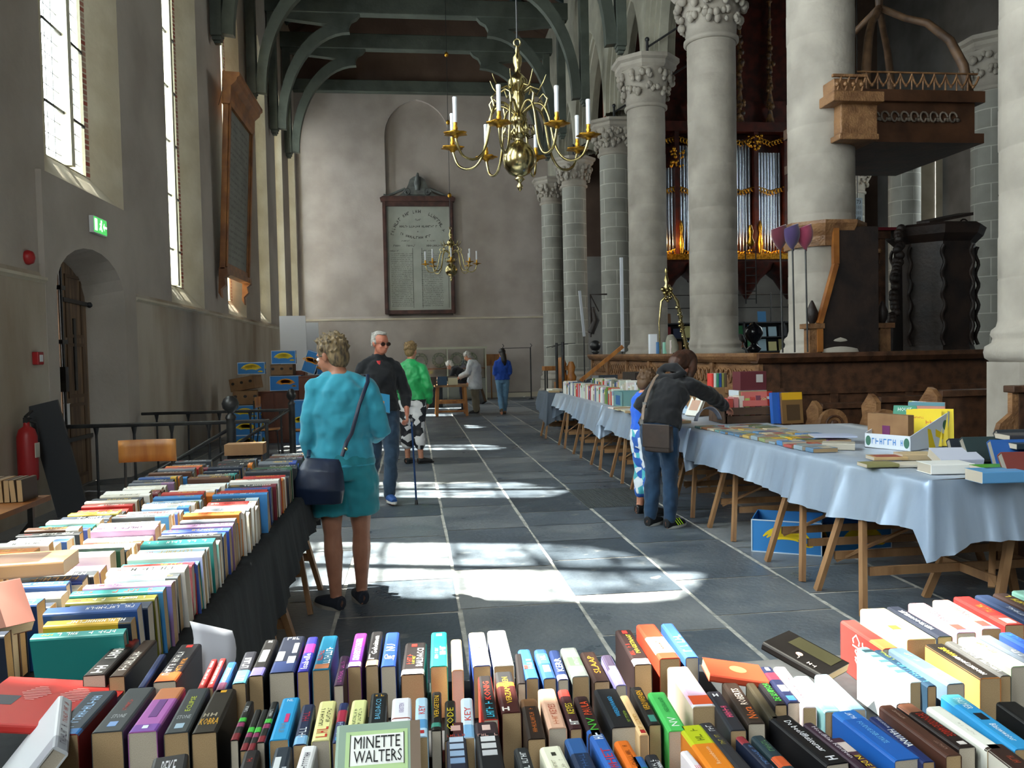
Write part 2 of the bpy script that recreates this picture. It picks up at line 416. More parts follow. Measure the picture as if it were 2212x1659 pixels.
# ------------------------------------------------------------------ end wall with a shallow blind niche
ew = MB(); nc, nw, nz, nh = .33, 1.13, 9.2, 1.3
nb = 2.95
pts = opening(nc, nw, nb, nz, nh)
ZW = 11.0
def ewq(x0, x1, z0, z1, m=0, y=YE): ew.quad((x0, y, z0), (x1, y, z0), (x1, y, z1), (x0, y, z1), m=m)
ewq(XL, nc - nw, 2.95, ZW); ewq(nc + nw, XE + .6, 2.95, ZW)
for i in range(1, len(pts) - 2):
    a, b = pts[i], pts[i + 1]; ew.quad((a[0], YE, a[1]), (b[0], YE, b[1]), (b[0], YE, ZW), (a[0], YE, ZW))
for i in range(len(pts)):
    a, b = pts[i], pts[(i + 1) % len(pts)]; ew.add([(a[0], YE, a[1]), (b[0], YE, b[1]), (b[0], YE + .14, b[1]), (a[0], YE + .14, a[1])], [(0, 1, 2, 3)], 0)
ew.add([(p[0], YE + .14, p[1]) for p in pts], [tuple(range(len(pts)))], 0)
ew.quad((XL, YE - .06, 0), (XE + .6, YE - .06, 0), (XE + .6, YE - .06, 2.86), (XL, YE - .06, 2.86), m=0)
ew.quad((XL, YE - .06, 2.86), (XE + .6, YE - .06, 2.86), (XE + .6, YE, 2.95), (XL, YE, 2.95), m=0)
ewq(XL, XE + .6, ZW, 17, 1)
ENDPL = mat('end_wall_plaster', srgb('b3a9a2'), .9, nscale=.9, col2=srgb('a0958e'), bump=.15, bscale=12, detail=8)
ew.build('wall_back', [ENDPL, GABLE], kind='structure')
t2 = MB(); t2.b2((XL, YE - .085, 2.82), (XE + .6, YE - .03, 2.88)); t2.build('trim_2', PLASTERR, kind='structure')
t3 = MB(); t3.b2((XL, YE - .09, 0.0), (XE + .6, YE - .055, .18)); t3.build('baseboard_back', PLASTERR, kind='structure')
# wall plate beam across the end wall
pl = MB(); pl.b2((XL, YE - .3, 10.65), (XE, YE - .02, 11.05)); tag(pl.build('wall_plate_beam', GREENWOOD, bevel=.02), 'dark green timber plate lying along the top of the far plaster wall', 'beam')

# nave far wall, right wall, back wall, nave roof
nw_ = MB()
nw_.quad((XE + .6, YE, 0), (XR, YE, 0), (XR, YE, 5), (XE + .6, YE, 5)); nw_.quad((XE + .6, YE, 5), (XR, YE, 5), (XR, YE, 17), (XE + .6, YE, 17), m=1)  # upper part coloured darker to stand in for the nave's lack of light
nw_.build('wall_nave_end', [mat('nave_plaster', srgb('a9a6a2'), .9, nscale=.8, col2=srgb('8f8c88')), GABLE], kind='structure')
rw = MB(); RW = [(20.5, 1.0), (26, .8)]
e2 = [YB] + [(RW[i][0] + RW[i + 1][0]) / 2 for i in range(len(RW) - 1)] + [YE]
for k, (c, hw) in enumerate(RW):
    zs0 = 3.2; hz = 8.5
    o1 = opening(c, hw, zs0, hz, hw * 1.6); o2 = opening(c, hw * .7, zs0 + .3, hz, hw * 1.2)
    y0, y1 = e2[k], e2[k + 1]
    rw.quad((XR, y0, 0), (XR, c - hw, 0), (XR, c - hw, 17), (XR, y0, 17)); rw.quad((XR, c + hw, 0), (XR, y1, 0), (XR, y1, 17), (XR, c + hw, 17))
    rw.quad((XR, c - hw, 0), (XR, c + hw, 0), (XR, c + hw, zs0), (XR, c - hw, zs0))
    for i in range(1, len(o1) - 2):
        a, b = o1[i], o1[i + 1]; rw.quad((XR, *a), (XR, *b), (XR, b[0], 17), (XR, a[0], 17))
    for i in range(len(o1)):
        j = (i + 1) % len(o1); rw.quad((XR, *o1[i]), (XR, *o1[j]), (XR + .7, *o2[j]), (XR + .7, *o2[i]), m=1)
    g2 = MB(); g2.add([(XR + .69, *p) for p in o2], [tuple(range(len(o2)))])
    if k == 1:
        bm_ = MB(); bm_.add([(XR + .68, *p) for p in o2], [tuple(range(len(o2)))]); bm_.build('wall_blind_window', PLASTERR, kind='structure'); continue
    go = g2.build('window_%d' % (k + 11), GL, kind='structure')
    g3 = MB(); g3.b2((XR + .6, c - .04, zs0 + .3), (XR + .68, c + .04, hz + hw * 1.1)); z = zs0 + .8
    while z < hz: g3.b2((XR + .62, c - hw * .7, z - .015), (XR + .66, c + hw * .7, z + .015)); z += .8
    g3.build('mullion', FRAME, go)
    portal((XR + .6, c, (zs0 + hz + 1) / 2), (0, PI / 2, 0), hz - zs0 + .6, hw * 1.4)
rw.build('wall_right', [mat('right_wall_shaded_plaster', srgb('8a8784'), .9, nscale=.8, col2=srgb('74716d')), PLASTERR], kind='structure')  # plaster darkened all over; shade of the dim nave put into its colour
bw = MB()
for (a, b, z0, z1) in ((XL - 1, -2, 0, 17), (2, XR, 0, 17), (-2, -1, 0, 17), (1, 2, 0, 17), (-1, 1, 0, 5), (-1, 1, 8.6, 17)):
    bw.quad((a, YB, z0), (b, YB, z0), (b, YB, z1), (a, YB, z1))
bw.build('wall_front', PLASTER, kind='structure')
portal((0, YB + .02, 6.8), (PI / 2, 0, 0), 2, 3.6)
g4 = MB(); g4.quad((-1, YB, 5), (1, YB, 5), (1, YB, 8.6), (-1, YB, 8.6)); go = g4.build('window_21', GL, kind='structure')
ce = MB()
ce.quad((XL - .1, YB, 12.5), (.3, YB, 15.4), (.3, YE, 15.4), (XL - .1, YE, 12.5)); ce.quad((.3, YB, 15.4), (XE + .5, YB, 12.5), (XE + .5, YE, 12.5), (.3, YE, 15.4))
ce.quad((XE, YB, 17), (XR, YB, 17), (XR, YE, 17), (XE, YE, 17))
ce.build('ceiling', CEILWOOD, kind='structure')
rr_ = MB(); y = -5
while y < YE:
    rr_.bar((XL, y, 12.38), (.3, y, 15.28), .12, .16); rr_.bar((.3, y, 15.28), (XE + .4, y, 12.38), .12, .16); y += 1.8
rr_.build('ceiling_rafters', mat('blue_green_rafters', srgb('2c3a3c'), .7), kind='structure')

# ------------------------------------------------------------------ arcade
COLS = [(5.3, -1.0), (5.35, 2.7), (5.33, 6.24), (5.13, 9.75), (5.07, 13.3), (5.03, 17.0), (5.18, 20.4), (4.93, 24.3), (4.74, 27.1)]
ZC = 7.5
arc = MB(); ACX = 5.3
ys = [c[1] for c in COLS]
for i in range(len(ys)):
    y0 = ys[i]; y1 = ys[i + 1] if i + 1 < len(ys) else YE + 2.2
    if y0 > 26: arc.b2((ACX - .35, y0 - .35, ZC), (ACX + .35, YE, 17)); continue
    c = (y0 + y1) / 2; hwid = (y1 - y0) / 2
    orders = [(.34, hwid - .12), (.25, hwid - .22), (.16, hwid - .32), (.09, hwid - .40)]
    prev = None
    for (tx, w_) in orders:
        pr = arch(w_, w_ * 1.62, 12); pr = [(c + a, ZC + .05 + b) for a, b in pr]
        if prev is None:
            for sx in (-tx, tx):
                xx = ACX + sx
                arc.quad((xx, y0, ZC), (xx, pr[0][0], ZC), (xx, pr[0][0], 17), (xx, y0, 17)); arc.quad((xx, pr[-1][0], ZC), (xx, y1, ZC), (xx, y1, 17), (xx, pr[-1][0], 17))
                for a, b in zip(pr, pr[1:]): arc.quad((xx, *a), (xx, *b), (xx, b[0], 17), (xx, a[0], 17))
        else:
            for sx in (-tx, tx):
                xx = ACX + sx
                for (a, b, p, q) in zip(pr, pr[1:], prev, prev[1:]): arc.quad((xx, *a), (xx, *b), (xx, *q), (xx, *p))
        nxt = [o for o in orders if o[0] < tx]; tn = nxt[0][0] if nxt else 0
        for sgn in (-1, 1):
            for a, b in zip(pr, pr[1:]):
                arc.add([(ACX + sgn * tx, *a), (ACX + sgn * tx, *b), (ACX + sgn * tn, *b), (ACX + sgn * tn, *a)], [(0, 1, 2, 3)], 0, False)
        prev = pr
arc.quad((ACX, YB, ZC), (ACX, ys[0], ZC), (ACX, ys[0], 17), (ACX, YB, 17))
ARCST = brickmat('arcade_ashlar', srgb('aaa695'), srgb('9f9b8b'), srgb('8f8b7c'), .9, .32, .012, rot=(0, R(90), R(90)))
arc.build('wall_arcade', STONED, kind='structure')

BLOCK = brickmat('column_blocks', srgb('9b9990'), srgb('8d8b83'), srgb('bdbab0'), .62, .36, .012, coord='UV')
def capital(mb, c, z0, z1, r, seed):
    """foliate bell, octagonal abacus"""
    rnd = random.Random(seed)
    H = z1 - z0
    mb.lathe([(r + .015, -.02), (r + .05, 0), (r + .05, .05), (r + .01, .07), (r + .02, H * .3), (r + .08, H * .55), (r + .17, H * .75)], (c[0], c[1], z0), 32)
    for row, (zz, rr, cnt, sz) in enumerate(((H * .33, r + .06, 14, .105), (H * .6, r + .13, 14, .12))):
        for k in range(cnt):
            a = 2 * PI * (k + .5 * row) / cnt + rnd.uniform(-.05, .05)
            for q in range(4):
                aa = a + rnd.uniform(-.16, .16); r2 = rr + rnd.uniform(0, .035)
                mb.sph((c[0] + r2 * math.cos(aa), c[1] + r2 * math.sin(aa), z0 + zz + rnd.uniform(-.09, .09)), sz * rnd.uniform(.35, .6), n=7, k=5, sc=(1, 1, 1.2))
    R8 = 1 / math.cos(PI / 8)
    mb.lathe([((r + .15) * R8, H * .74), ((r + .2) * R8, H * .8), ((r + .2) * R8, H * .88), ((r + .26) * R8, H * .92), ((r + .26) * R8, H)], (c[0], c[1], z0), 8, sm=False, rot=PI / 8)
CN = ['nearest column at the right edge of the picture, on its white octagonal pedestal', 'column hung with collection bags beside the pulpit', 'broad weathered column rising behind the bending shopper',
      'column with pinkish drums left of the weathered column', 'grey jointed column behind the long white tube light', 'grey jointed column right of the big chandelier arms', 'farthest and slimmest jointed column by the end wall']
for i, (cx, cy) in enumerate(COLS):
    if i < 2: lab = 'stone arcade column behind the photographer' if i == 0 else 'stone arcade column just outside the right of the view'
    else: lab = CN[i - 2]
    r = .40 if i < 6 else .36
    t = thing('stone_column', lab, 'column', (cx, cy, 0), group='arcade columns')
    b = MB(); R8 = 1 / math.cos(PI / 8)
    low = -.75 if i >= 6 else 0
    b.lathe([(.54 * R8, 0), (.54 * R8, .3), (.46 * R8, .38), (.46 * R8, 1.4 + low)], n=8, sm=False, rot=PI / 8)
    b.lathe([(r + .06, 1.40 + low), (r + .1, 1.43 + low), (r + .11, 1.48 + low), (r + .1, 1.53 + low), (r + .05, 1.56 + low), (r + .04, 1.6 + low), (r + .06, 1.63 + low), (r + .05, 1.67 + low), (r + .015, 1.7 + low), (r, 1.76 + low)], n=40)
    b.build('pedestal', STONE, t)
    s_ = MB(); block = i >= 6
    zb_ = 1.74 + low; zt_ = 6.5 if i >= 6 else 6.65; prof = [(r + .005, zb_)]
    z = zb_; rnd = random.Random(i)
    while z < zt_ - .05:
        z2 = min(z + .36, zt_)
        dr_ = 0 if block else rnd.uniform(-.003, .003)
        if not block: prof += [(r + dr_, z + .012), (r + dr_, z2 - .008), (r + dr_ - .004, z2)]
        else: prof += [(r, z2)]
        z = z2
    s_.lathe(prof, n=48)
    so = s_.build('shaft', BLOCK if block else STONE, t)
    if block:
        uv = so.data.uv_layers.new(name='UVMap')
        for l in so.data.loops:
            p = so.data.vertices[l.vertex_index].co; a = math.atan2(p.y, p.x)
            uv.data[l.index].uv = (a * r * 1.0, p.z)
    cp = MB(); capital(cp, (0, 0), zt_, 7.33 if i >= 6 else 7.65, r, i); cp.build('capital', STONE, t)

# ------------------------------------------------------------------ roof trusses: posts, curved braces, tie beam
TR_ = [(17.0, 'with only its left wall post in view'), (20.6, 'with posts in view but its beam above the frame'), (23.75, 'near the top of the picture, with the higher tie beam'), (26.4, 'nearest the end wall, with the lower looking tie beam')]
def brace_pts(x0, z0, x1, z1, n=14):
    # quarter ellipse, vertical at the post and level at the beam
    return [(x1 + (x0 - x1) * math.cos(PI / 2 * i / n), z0 + (z1 - z0) * math.sin(PI / 2 * i / n)) for i in range(n + 1)]
for (y, wh) in TR_:
    xl, xr = -3.7, 4.5
    t = thing('roof_truss', 'grey green timber roof truss ' + wh, 'roof truss', (0, y, 7.95), group='aisle roof trusses')
    b = MB(); b.b2((xl - .18, -.16, 3.25), (xr + .2, .16, 3.72)); b.build('tie_beam', GREENWOOD, t, bevel=.02)
    for s_, x in ((1, xl), (-1, xr)):
        b = MB(); b.b2((x - .11, -.13, 0), (x + .11, .13, 3.25)); b.b2((x - .09, -.1, -.08), (x + .09, .1, 0)); b.b2((x - .06, -.07, -.14), (x + .06, .07, -.08)); b.build('wall_post', GREENWOOD, t, bevel=.015)
        b = MB(); o1 = brace_pts(x + s_ * .1, .05, x + s_ * 2.1, 3.05); o2 = brace_pts(x + s_ * .33, .02, x + s_ * 2.15, 2.74)
        for k in range(14):
            a, a2, c2, c3 = o1[k], o1[k + 1], o2[k + 1], o2[k]
            b.hexa([(a[0], -.1, a[1]), (a2[0], -.1, a2[1]), (a2[0], .1, a2[1]), (a[0], .1, a[1]), (c3[0], -.1, c3[1]), (c2[0], -.1, c2[1]), (c2[0], .1, c2[1]), (c3[0], .1, c3[1])])
        b.build('curved_brace', GREENWOOD, t)
        b = MB(); b.ext([(x + s_ * .1, 3.25), (x + s_ * 2.45, 3.25), (x + s_ * 2.35, 3.13), (x + s_ * 2.2, 3.05), (x + s_ * 2.05, 2.76), (x + s_ * 1.5, 2.95), (x + s_ * .1, 3.1)], -.11, .11); b.build('corbel_piece', GREENWOOD, t)
# tree crowns outside that dapple the sun (stand in the churchyard, seen by nobody inside)
tree = thing('churchyard_tree', 'leafy tree standing outside the left windows', 'tree', (-12.5, 2.0, 0))
tb = MB(); tb.tube([(0, 0, -.5), (.1, 0, 6), (0, .2, 13)], [.35, .28, .15], 10); tb.build('trunk', OAKD, tree)
lf = MB(); rl = random.Random(11)
for k in range(5200):
    x = rl.uniform(-2.5, 2.5); y = rl.uniform(-7, 16); z = rl.uniform(14.2, 23)
    if noise.noise(Vector((x * .55, y * .55, z * .55))) < -.05: continue
    a = Vector((rl.uniform(-1, 1), rl.uniform(-1, 1), rl.uniform(-1, 1))).normalized(); b_ = a.orthogonal().normalized(); s_ = rl.uniform(.07, .16)
    c_ = Vector((x, y, z)); lf.quad(c_ - a * s_ - b_ * s_ * .6, c_ + a * s_ - b_ * s_ * .6, c_ + a * s_ + b_ * s_ * .6, c_ - a * s_ + b_ * s_ * .6)
lo = lf.build('foliage', mat('leaves', srgb('4f7a35'), .7), tree); lo['kind'] = 'stuff'

for (cx, cy), lab in ((COLS[5], 'black iron tie rod over the column with pinkish drums'), (COLS[6], 'black iron tie rod over the column behind the white tube lamp'), (COLS[7], 'black iron tie rod over the column right of the big chandelier')):
    z_ = 7.66 if cy < 18 else 7.34
    b = MB(); b.tube([(cx - .1, cy - .5, z_), (cx - .1, cy - .5, z_ + .25)], .03, 8); b.sph((cx - .1, cy - .5, z_ + .28), .05, n=8, k=6); b.tube([(cx - .1, cy - .5, z_ + .12), (cx + 2.2, cy - 1.0, z_ + 1.5)], .022, 6)
    tag(b.build('iron_tie_rod', IRON), lab, 'tie rod', 'tie rods above the capitals')
# ------------------------------------------------------------------ lettering helpers
def text_mesh(s, size=1.0):
    cu = bpy.data.curves.new('t', 'FONT'); cu.body = s; cu.size = size; cu.resolution_u = 1; cu.align_x = 'CENTER'; cu.align_y = 'CENTER'; cu.extrude = 0
    o = bpy.data.objects.new('t', cu); COL.objects.link(o); dg = bpy.context.evaluated_depsgraph_get(); dg.update()
    me = bpy.data.meshes.new_from_object(o.evaluated_get(dg)); vs = [v.co.copy() for v in me.vertices]; fs = [tuple(p.vertices) for p in me.polygons]
    bpy.data.objects.remove(o); bpy.data.curves.remove(cu); bpy.data.meshes.remove(me)
    return vs, fs
_tc = {}
def add_text(mb, s, org, right, up, width, height, m=0, lift=.0006):
    """text centred on org, fitted into width x height, lying in the plane right/up"""
    if s not in _tc: _tc[s] = text_mesh(s)
    vs, fs = _tc[s]
    xs = [v.x for v in vs]; ys_ = [v.y for v in vs]; w_ = max(xs) - min(xs) or 1; h_ = max(ys_) - min(ys_) or 1
    cx, cy = (max(xs) + min(xs)) / 2, (max(ys_) + min(ys_)) / 2
    right = Vector(right).normalized(); up = Vector(up).normalized(); nrm = right.cross(up)
    mb.add([Vector(org) + right * ((v.x - cx) / w_ * width) + up * ((v.y - cy) / h_ * height) + nrm * lift for v in vs], fs, m)
def add_scrawl(mb, org, right, up, width, height, rnd, m=0, lift=.0006):
    """lettering too small to read: a run of letter-sized strokes"""
    right = Vector(right).normalized(); up = Vector(up).normalized(); nrm = right.cross(up); x = -width / 2
    while x < width / 2 - height * .3:
        w_ = height * rnd.uniform(.35, .8)
        if rnd.random() < .84:
            for (a, b, c, d) in ((0, .22, 0, 1), (.22, 1, *rnd.choice([(0, .2), (.4, .6), (.8, 1)]))) if rnd.random() < .7 else ((0, .25, 0, 1), (.75, 1, 0, 1), (.25, .75, .4, .6)):
                p = [Vector(org) + right * (x + w_ * i) + up * (height * (j - .5)) + nrm * lift for i, j in ((a, c), (b, c), (b, d), (a, d))]
                mb.quad(*p, m=m)
        x += w_ + height * .22

# ------------------------------------------------------------------ things on the left wall
# door
dn = (XL - .36)
dt = tag(MB().b2((dn - .05, dc - .93, 0), (dn, dc - .01, 2.84)).b2((dn - .05, dc + .01, 0), (dn, dc + .93, 2.84)).build('door_1', [mat('old_door_wood', srgb('7d6248'), .7, nscale=3, col2=srgb('544030'), stretch=(1, 6, .6), bump=.3)]), kind='structure')
b = MB()
for s_ in (-1, 1):
    for (z0, z1) in ((.15, 1.0), (1.15, 1.75), (1.9, 2.6)):
        b.b2((dn, dc + s_ * .2, z0), (dn + .012, dc + s_ * .24, z1)); b.b2((dn, dc + s_ * .66, z0), (dn + .012, dc + s_ * .7, z1)); b.b2((dn, dc + s_ * .2, z1), (dn + .012, dc + s_ * .7, z1 + .04)); b.b2((dn, dc + s_ * .2, z0 - .04), (dn + .012, dc + s_ * .7, z0))
b.build('door_panel_moulding', mat('door_shadow_wood', srgb('59432f'), .7), dt)
b = MB(); b.b2((dn, dc - .45, 1.25), (dn + .015, dc - .38, 2.1)); b.b2((dn, dc + .4, 1.2), (dn + .015, dc + .47, 2.1)); b.build('door_slot', IRON, dt)
b = MB(); b.tube([(dn + .04, dc, .1), (dn + .04, dc, 2.7)], .018, 6); b.box((dn + .04, dc, 1.35), (.07, .09, .3)); b.box((dn + .04, dc, 1.8), (.06, .16, .05)); b.box((dn + .04, dc, 2.45), (.06, .12, .05))
b.build('espagnolette_bolt', IRON, dt)
b = MB(); b.bar((dn + .02, dc + .1, 2.32), (dn + .02, dc + .85, 2.3), .05, .02, up=(1, 0, 0)); b.sph((dn + .03, dc + .88, 2.3), .05, n=8, k=6); b.bar((dn + .02, dc + .1, .6), (dn + .02, dc + .85, .6), .05, .02, up=(1, 0, 0)); b.build('strap_hinge', IRON, dt)
b = MB(); b.box((dn + .008, dc + .12, .9), (.004, .2, .3)); tag(b.build('paper_notice', WHITE), 'white paper notice pinned to the old wooden church door', 'notice')
b = MB(); b.box((XL - .16, dc + 1.02, .98), (.03, .12, .22)); tag(b.build('wall_socket_box', flat('3b3f44', .5)), 'small dark box fixed on the white reveal right of the old door', 'box')
# exit sign
t = thing('exit_sign', 'green illuminated running-man exit sign above the arched door', 'exit sign', (XL + .06, 10.5, 3.2))
MB().box((.03, 0, 0), (.05, .42, .2)).build('sign_housing', WHITE, t)
GRN = bpy.data.materials.new('lit_green'); GRN.use_nodes = True; q = GRN.node_tree.nodes['Principled BSDF']; q.inputs['Base Color'].default_value = srgb('2fa04a') + (1,); q.inputs['Emission Color'].default_value = srgb('49b85a') + (1,); q.inputs['Emission Strength'].default_value = .9
LITW = bpy.data.materials.new('lit_white'); LITW.use_nodes = True; q = LITW.node_tree.nodes['Principled BSDF']; q.inputs['Emission Color'].default_value = (1, 1, .95, 1); q.inputs['Emission Strength'].default_value = 1.2
MB().box((.058, 0, 0), (.006, .4, .18)).build('sign_face', GRN, t)
b = MB(); b.box((.063, -.15, 0), (.004, .07, .14)); b.box((.063, .02, .055), (.004, .03, .03)); b.bar((.063, .02, .035), (.063, 0, -.01), .03, .004, up=(1, 0, 0)); b.bar((.063, 0, -.01), (.063, .04, -.06), .02, .004, up=(1, 0, 0)); b.bar((.063, 0, -.01), (.063, -.04, -.05), .02, .004, up=(1, 0, 0)); b.bar((.063, .02, .03), (.063, -.03, .02), .014, .004, up=(1, 0, 0)); b.box((.063, .14, 0), (.004, .1, .025)); b.add([(.065, .11, .05), (.065, .11, -.05), (.065, .07, 0)], [(0, 1, 2)])
b.build('running_man_pictogram', LITW, t)
RED = flat('a81f22', .4)
t = thing('fire_alarm_sounder', 'round red fire alarm sounder high left of the arched door', 'alarm', (XL, 8.8, 2.62)); MB().lathe([(.07, 0), (.075, .02), (.06, .06), (.02, .075)], n=20).build('body', RED, t).rotation_euler = (0, PI / 2, 0)
t = thing('fire_alarm_call_point', 'square red fire alarm call point on the wall left of the door', 'alarm', (XL + .05, 8.78, 1.6)); MB().box((.03, 0, 0), (.06, .13, .13)).build('housing', RED, t, bevel=.008); MB().box((.062, 0, 0), (.004, .07, .07)).build('glass_panel', WHITE, t)
# extinguisher
t = thing('fire_extinguisher', 'red fire extinguisher hanging on the left wall beside the grey panel', 'fire extinguisher', (XL + .17, 8.27, .42))
MB().lathe([(.02, 0), (.085, .01), (.09, .05), (.09, .43), (.07, .5), (.03, .53), (.025, .57)], n=24).build('cylinder', RED, t)
b = MB(); b.box((0, 0, .59), (.04, .05, .05)); b.bar((0, -.02, .62), (0, .12, .67), .025, .015); b.bar((0, -.02, .59), (0, .1, .6), .02, .012); b.build('valve_handle', IRON, t)
b = MB(); b.tube([(0, .03, .58), (.02, .14, .55), (.02, .17, .4), (.02, .14, .2), (.02, .12, .08)], .013, 8); b.build('hose', IRON, t)
MB().box((.088, 0, .3), (.008, .09, .14)).build('instruction_label', flat('d7cfbf'), t)
# leaning grey panel
b = MB(); b.bar((-3.42, 8.62, 0), (-3.68, 8.62, 1.15), .3, .03, up=(0, 1, 0)); tag(b.build('leaning_panel', mat('grey_panel', srgb('3f4145'), .4)), 'dark grey narrow panel leaning against the wall beside the fire extinguisher', 'panel')
# long painted board on the pier
t = thing('memorial_board', 'tall gilt-framed text board leaning out from the left pier', 'memorial board', (XL + .02, 18.0, 3.0))
t.rotation_euler = (0, R(3.0), 0)
W2 = 1.12
BW = mat('board_wood', srgb('a3672f'), .4, nscale=3, col2=srgb('7a4620'), bump=.1)
b = MB()
for s_ in (-1, 1): b.b2((.05, s_ * W2 - .09, .35), (.16, s_ * W2 + .09, 3.75)); b.b2((.16, s_ * W2 - .05, .4), (.19, s_ * W2 + .05, 3.7))
b.b2((.05, -W2, .35), (.16, W2, .5)); b.build('frame', BW, t, bevel=.01)
b = MB(); b.ext([(0.03, 3.6), (.18, 3.6), (.2, 3.7), (.2, 3.95), (.3, 4.05), (.32, 4.12), (.36, 4.15), (.36, 4.22), (.03, 4.22)], -W2 - .12, W2 + .12); b.build('cornice', BW, t)
b = MB()
for s_ in (-1, 1):
    b.ext([(.04, .38), (.2, .38), (.22, .25), (.14, .18), (.17, .05), (.08, -.05), (.1, -.22), (.04, -.12)], s_ * W2 - .09, s_ * W2 + .09)
b.ext([(.04, .38), (.2, .38), (.2, .27), (.04, .25)], -W2, W2); b.build('bracket', BW, t)
PANEL = mat('painted_panel', srgb('8c8f88'), .5, nscale=2, col2=srgb('7c7f79'))
MB().b2((.08, -W2 + .05, .45), (.12, W2 - .05, 3.65)).build('panel', PANEL, t)
b = MB(); rs = random.Random(5); z = 3.4
while z > .6:
    add_scrawl(b, (.122, 0, z), (0, 1, 0), (0, 0, 1), W2 * 1.5, .05, rs, lift=.001); z -= .13
b.build('lettering', flat('3b3d3b'), t)
MB().tube([(.05, -W2 - .12, 3.9), (.02, -W2 - .3, 3.5)], .006, 5).build('hanging_wire', IRON, t)
# end wall text board
t = thing('memorial_board', 'large brown-framed text board with a carved crest on the far wall', 'memorial board', (.3, YE - .02, 3.02))
FRM = mat('red_brown_frame', srgb('57352d'), .45, nscale=4, col2=srgb('3e2520')); W2 = 1.16
b = MB()
for s_ in (-1, 1): b.b2((s_ * W2 - .07, -.16, 0), (s_ * W2 + .07, 0, 3.9)); b.b2((s_ * W2 - .03, -.2, 0), (s_ * W2 + .03, -.1, 3.9))
b.b2((-W2, -.17, 0), (W2, 0, .13)); b.b2((-W2, -.17, 3.74), (W2, 0, 3.9)); b.build('frame', FRM, t)
b = MB(); b.ext([(-W2 - .12, 3.9), (W2 + .12, 3.9), (W2 + .15, 4.02), (W2 + .05, 4.08), (-W2 - .05, 4.08), (-W2 - .15, 4.02)], -.24, 0); b.box((0, -.22, 3.98), (.42, .06, .13)); b.build('cornice', FRM, t)
MB().b2((-W2, -.09, .1), (W2, -.04, 3.8)).build('panel', mat('text_panel', srgb('a8aba2'), .5, nscale=1.5, col2=srgb('999c93')), t)
GS = mat('crest_grey', srgb('6c6f6d'), .6, nscale=6, col2=srgb('505352'))
b = MB(); b.ext([(-.78, 4.08), (.78, 4.08), (.62, 4.14), (.42, 4.3), (.32, 4.5), (.26, 4.68), (.12, 4.78), (0, 4.8), (-.12, 4.78), (-.26, 4.68), (-.32, 4.5), (-.42, 4.3), (-.62, 4.14)], -.1, 0)
for s_ in (-1, 1):
    b.tube([(s_ * (.36 + .11 * math.cos(a_ / 6 * PI) * (1 - a_ / 30)), -.12, 4.24 + .11 * math.sin(a_ / 6 * PI) * (1 - a_ / 30)) for a_ in range(20)], .035, 7)
    b.tube([(s_ * .42, -.1, 4.36), (s_ * .75, -.1, 4.22), (s_ * 1.05, -.1, 4.1), (s_ * 1.18, -.1, 4.14)], .045, 7)
b.sph((0, -.12, 4.55), .13, n=12, k=8, sc=(.9, .8, 1.3)); b.tube([(0, -.12, 4.3), (0, -.14, 4.72), (.02, -.12, 4.9)], [.1, .08, .03], 8)
b.b2((-.25, -.16, 4.15), (.25, -.05, 4.38)); b.build('carved_crest', GS, t)
INK = flat('34322f'); b = MB(); rs = random.Random(9)
for k in range(28):
    a = PI * (.06 + .88 * k / 27); p = Vector((-.92 * math.cos(a), -.092, 2.62 + .95 * math.sin(a)))
    rt = Vector((math.sin(a), 0, math.cos(a))); add_scrawl(b, p, rt, (-math.cos(a), 0, math.sin(a)), .085, .11, rs)
for (x, z, w_, h_) in ((0, 3.28, .2, .06), (0, 3.05, 1.3, .075), (0, 2.87, .08, .05), (-.45, 2.55, .3, .04), (.45, 2.55, .3, .04), (-.5, 2.38, .75, .07), (.55, 2.38, .65, .07), (-.85, 2.2, .32, .05), (.3, 2.2, .32, .05)): add_scrawl(b, (x, -.092, z), (1, 0, 0), (0, 0, 1), w_, h_, rs)
for k in range(14):
    u = k / 13 * 2 - 1; add_scrawl(b, (u * .58, -.092, 2.66 + .13 * u * u), (1, 0, .22 * u), (-.22 * u, 0, 1), .085, .085, rs)
z = 2.1
while z > .25:
    for x in (-.6, .45): add_scrawl(b, (x, -.092, z), (1, 0, 0), (0, 0, 1), .75, .03, rs)
    z -= .065
for x in (-.22, .1, 1.02): b.b2((x - .006, -.093, .2), (x + .006, -.091, 2.3))
b.build('lettering', INK, t)

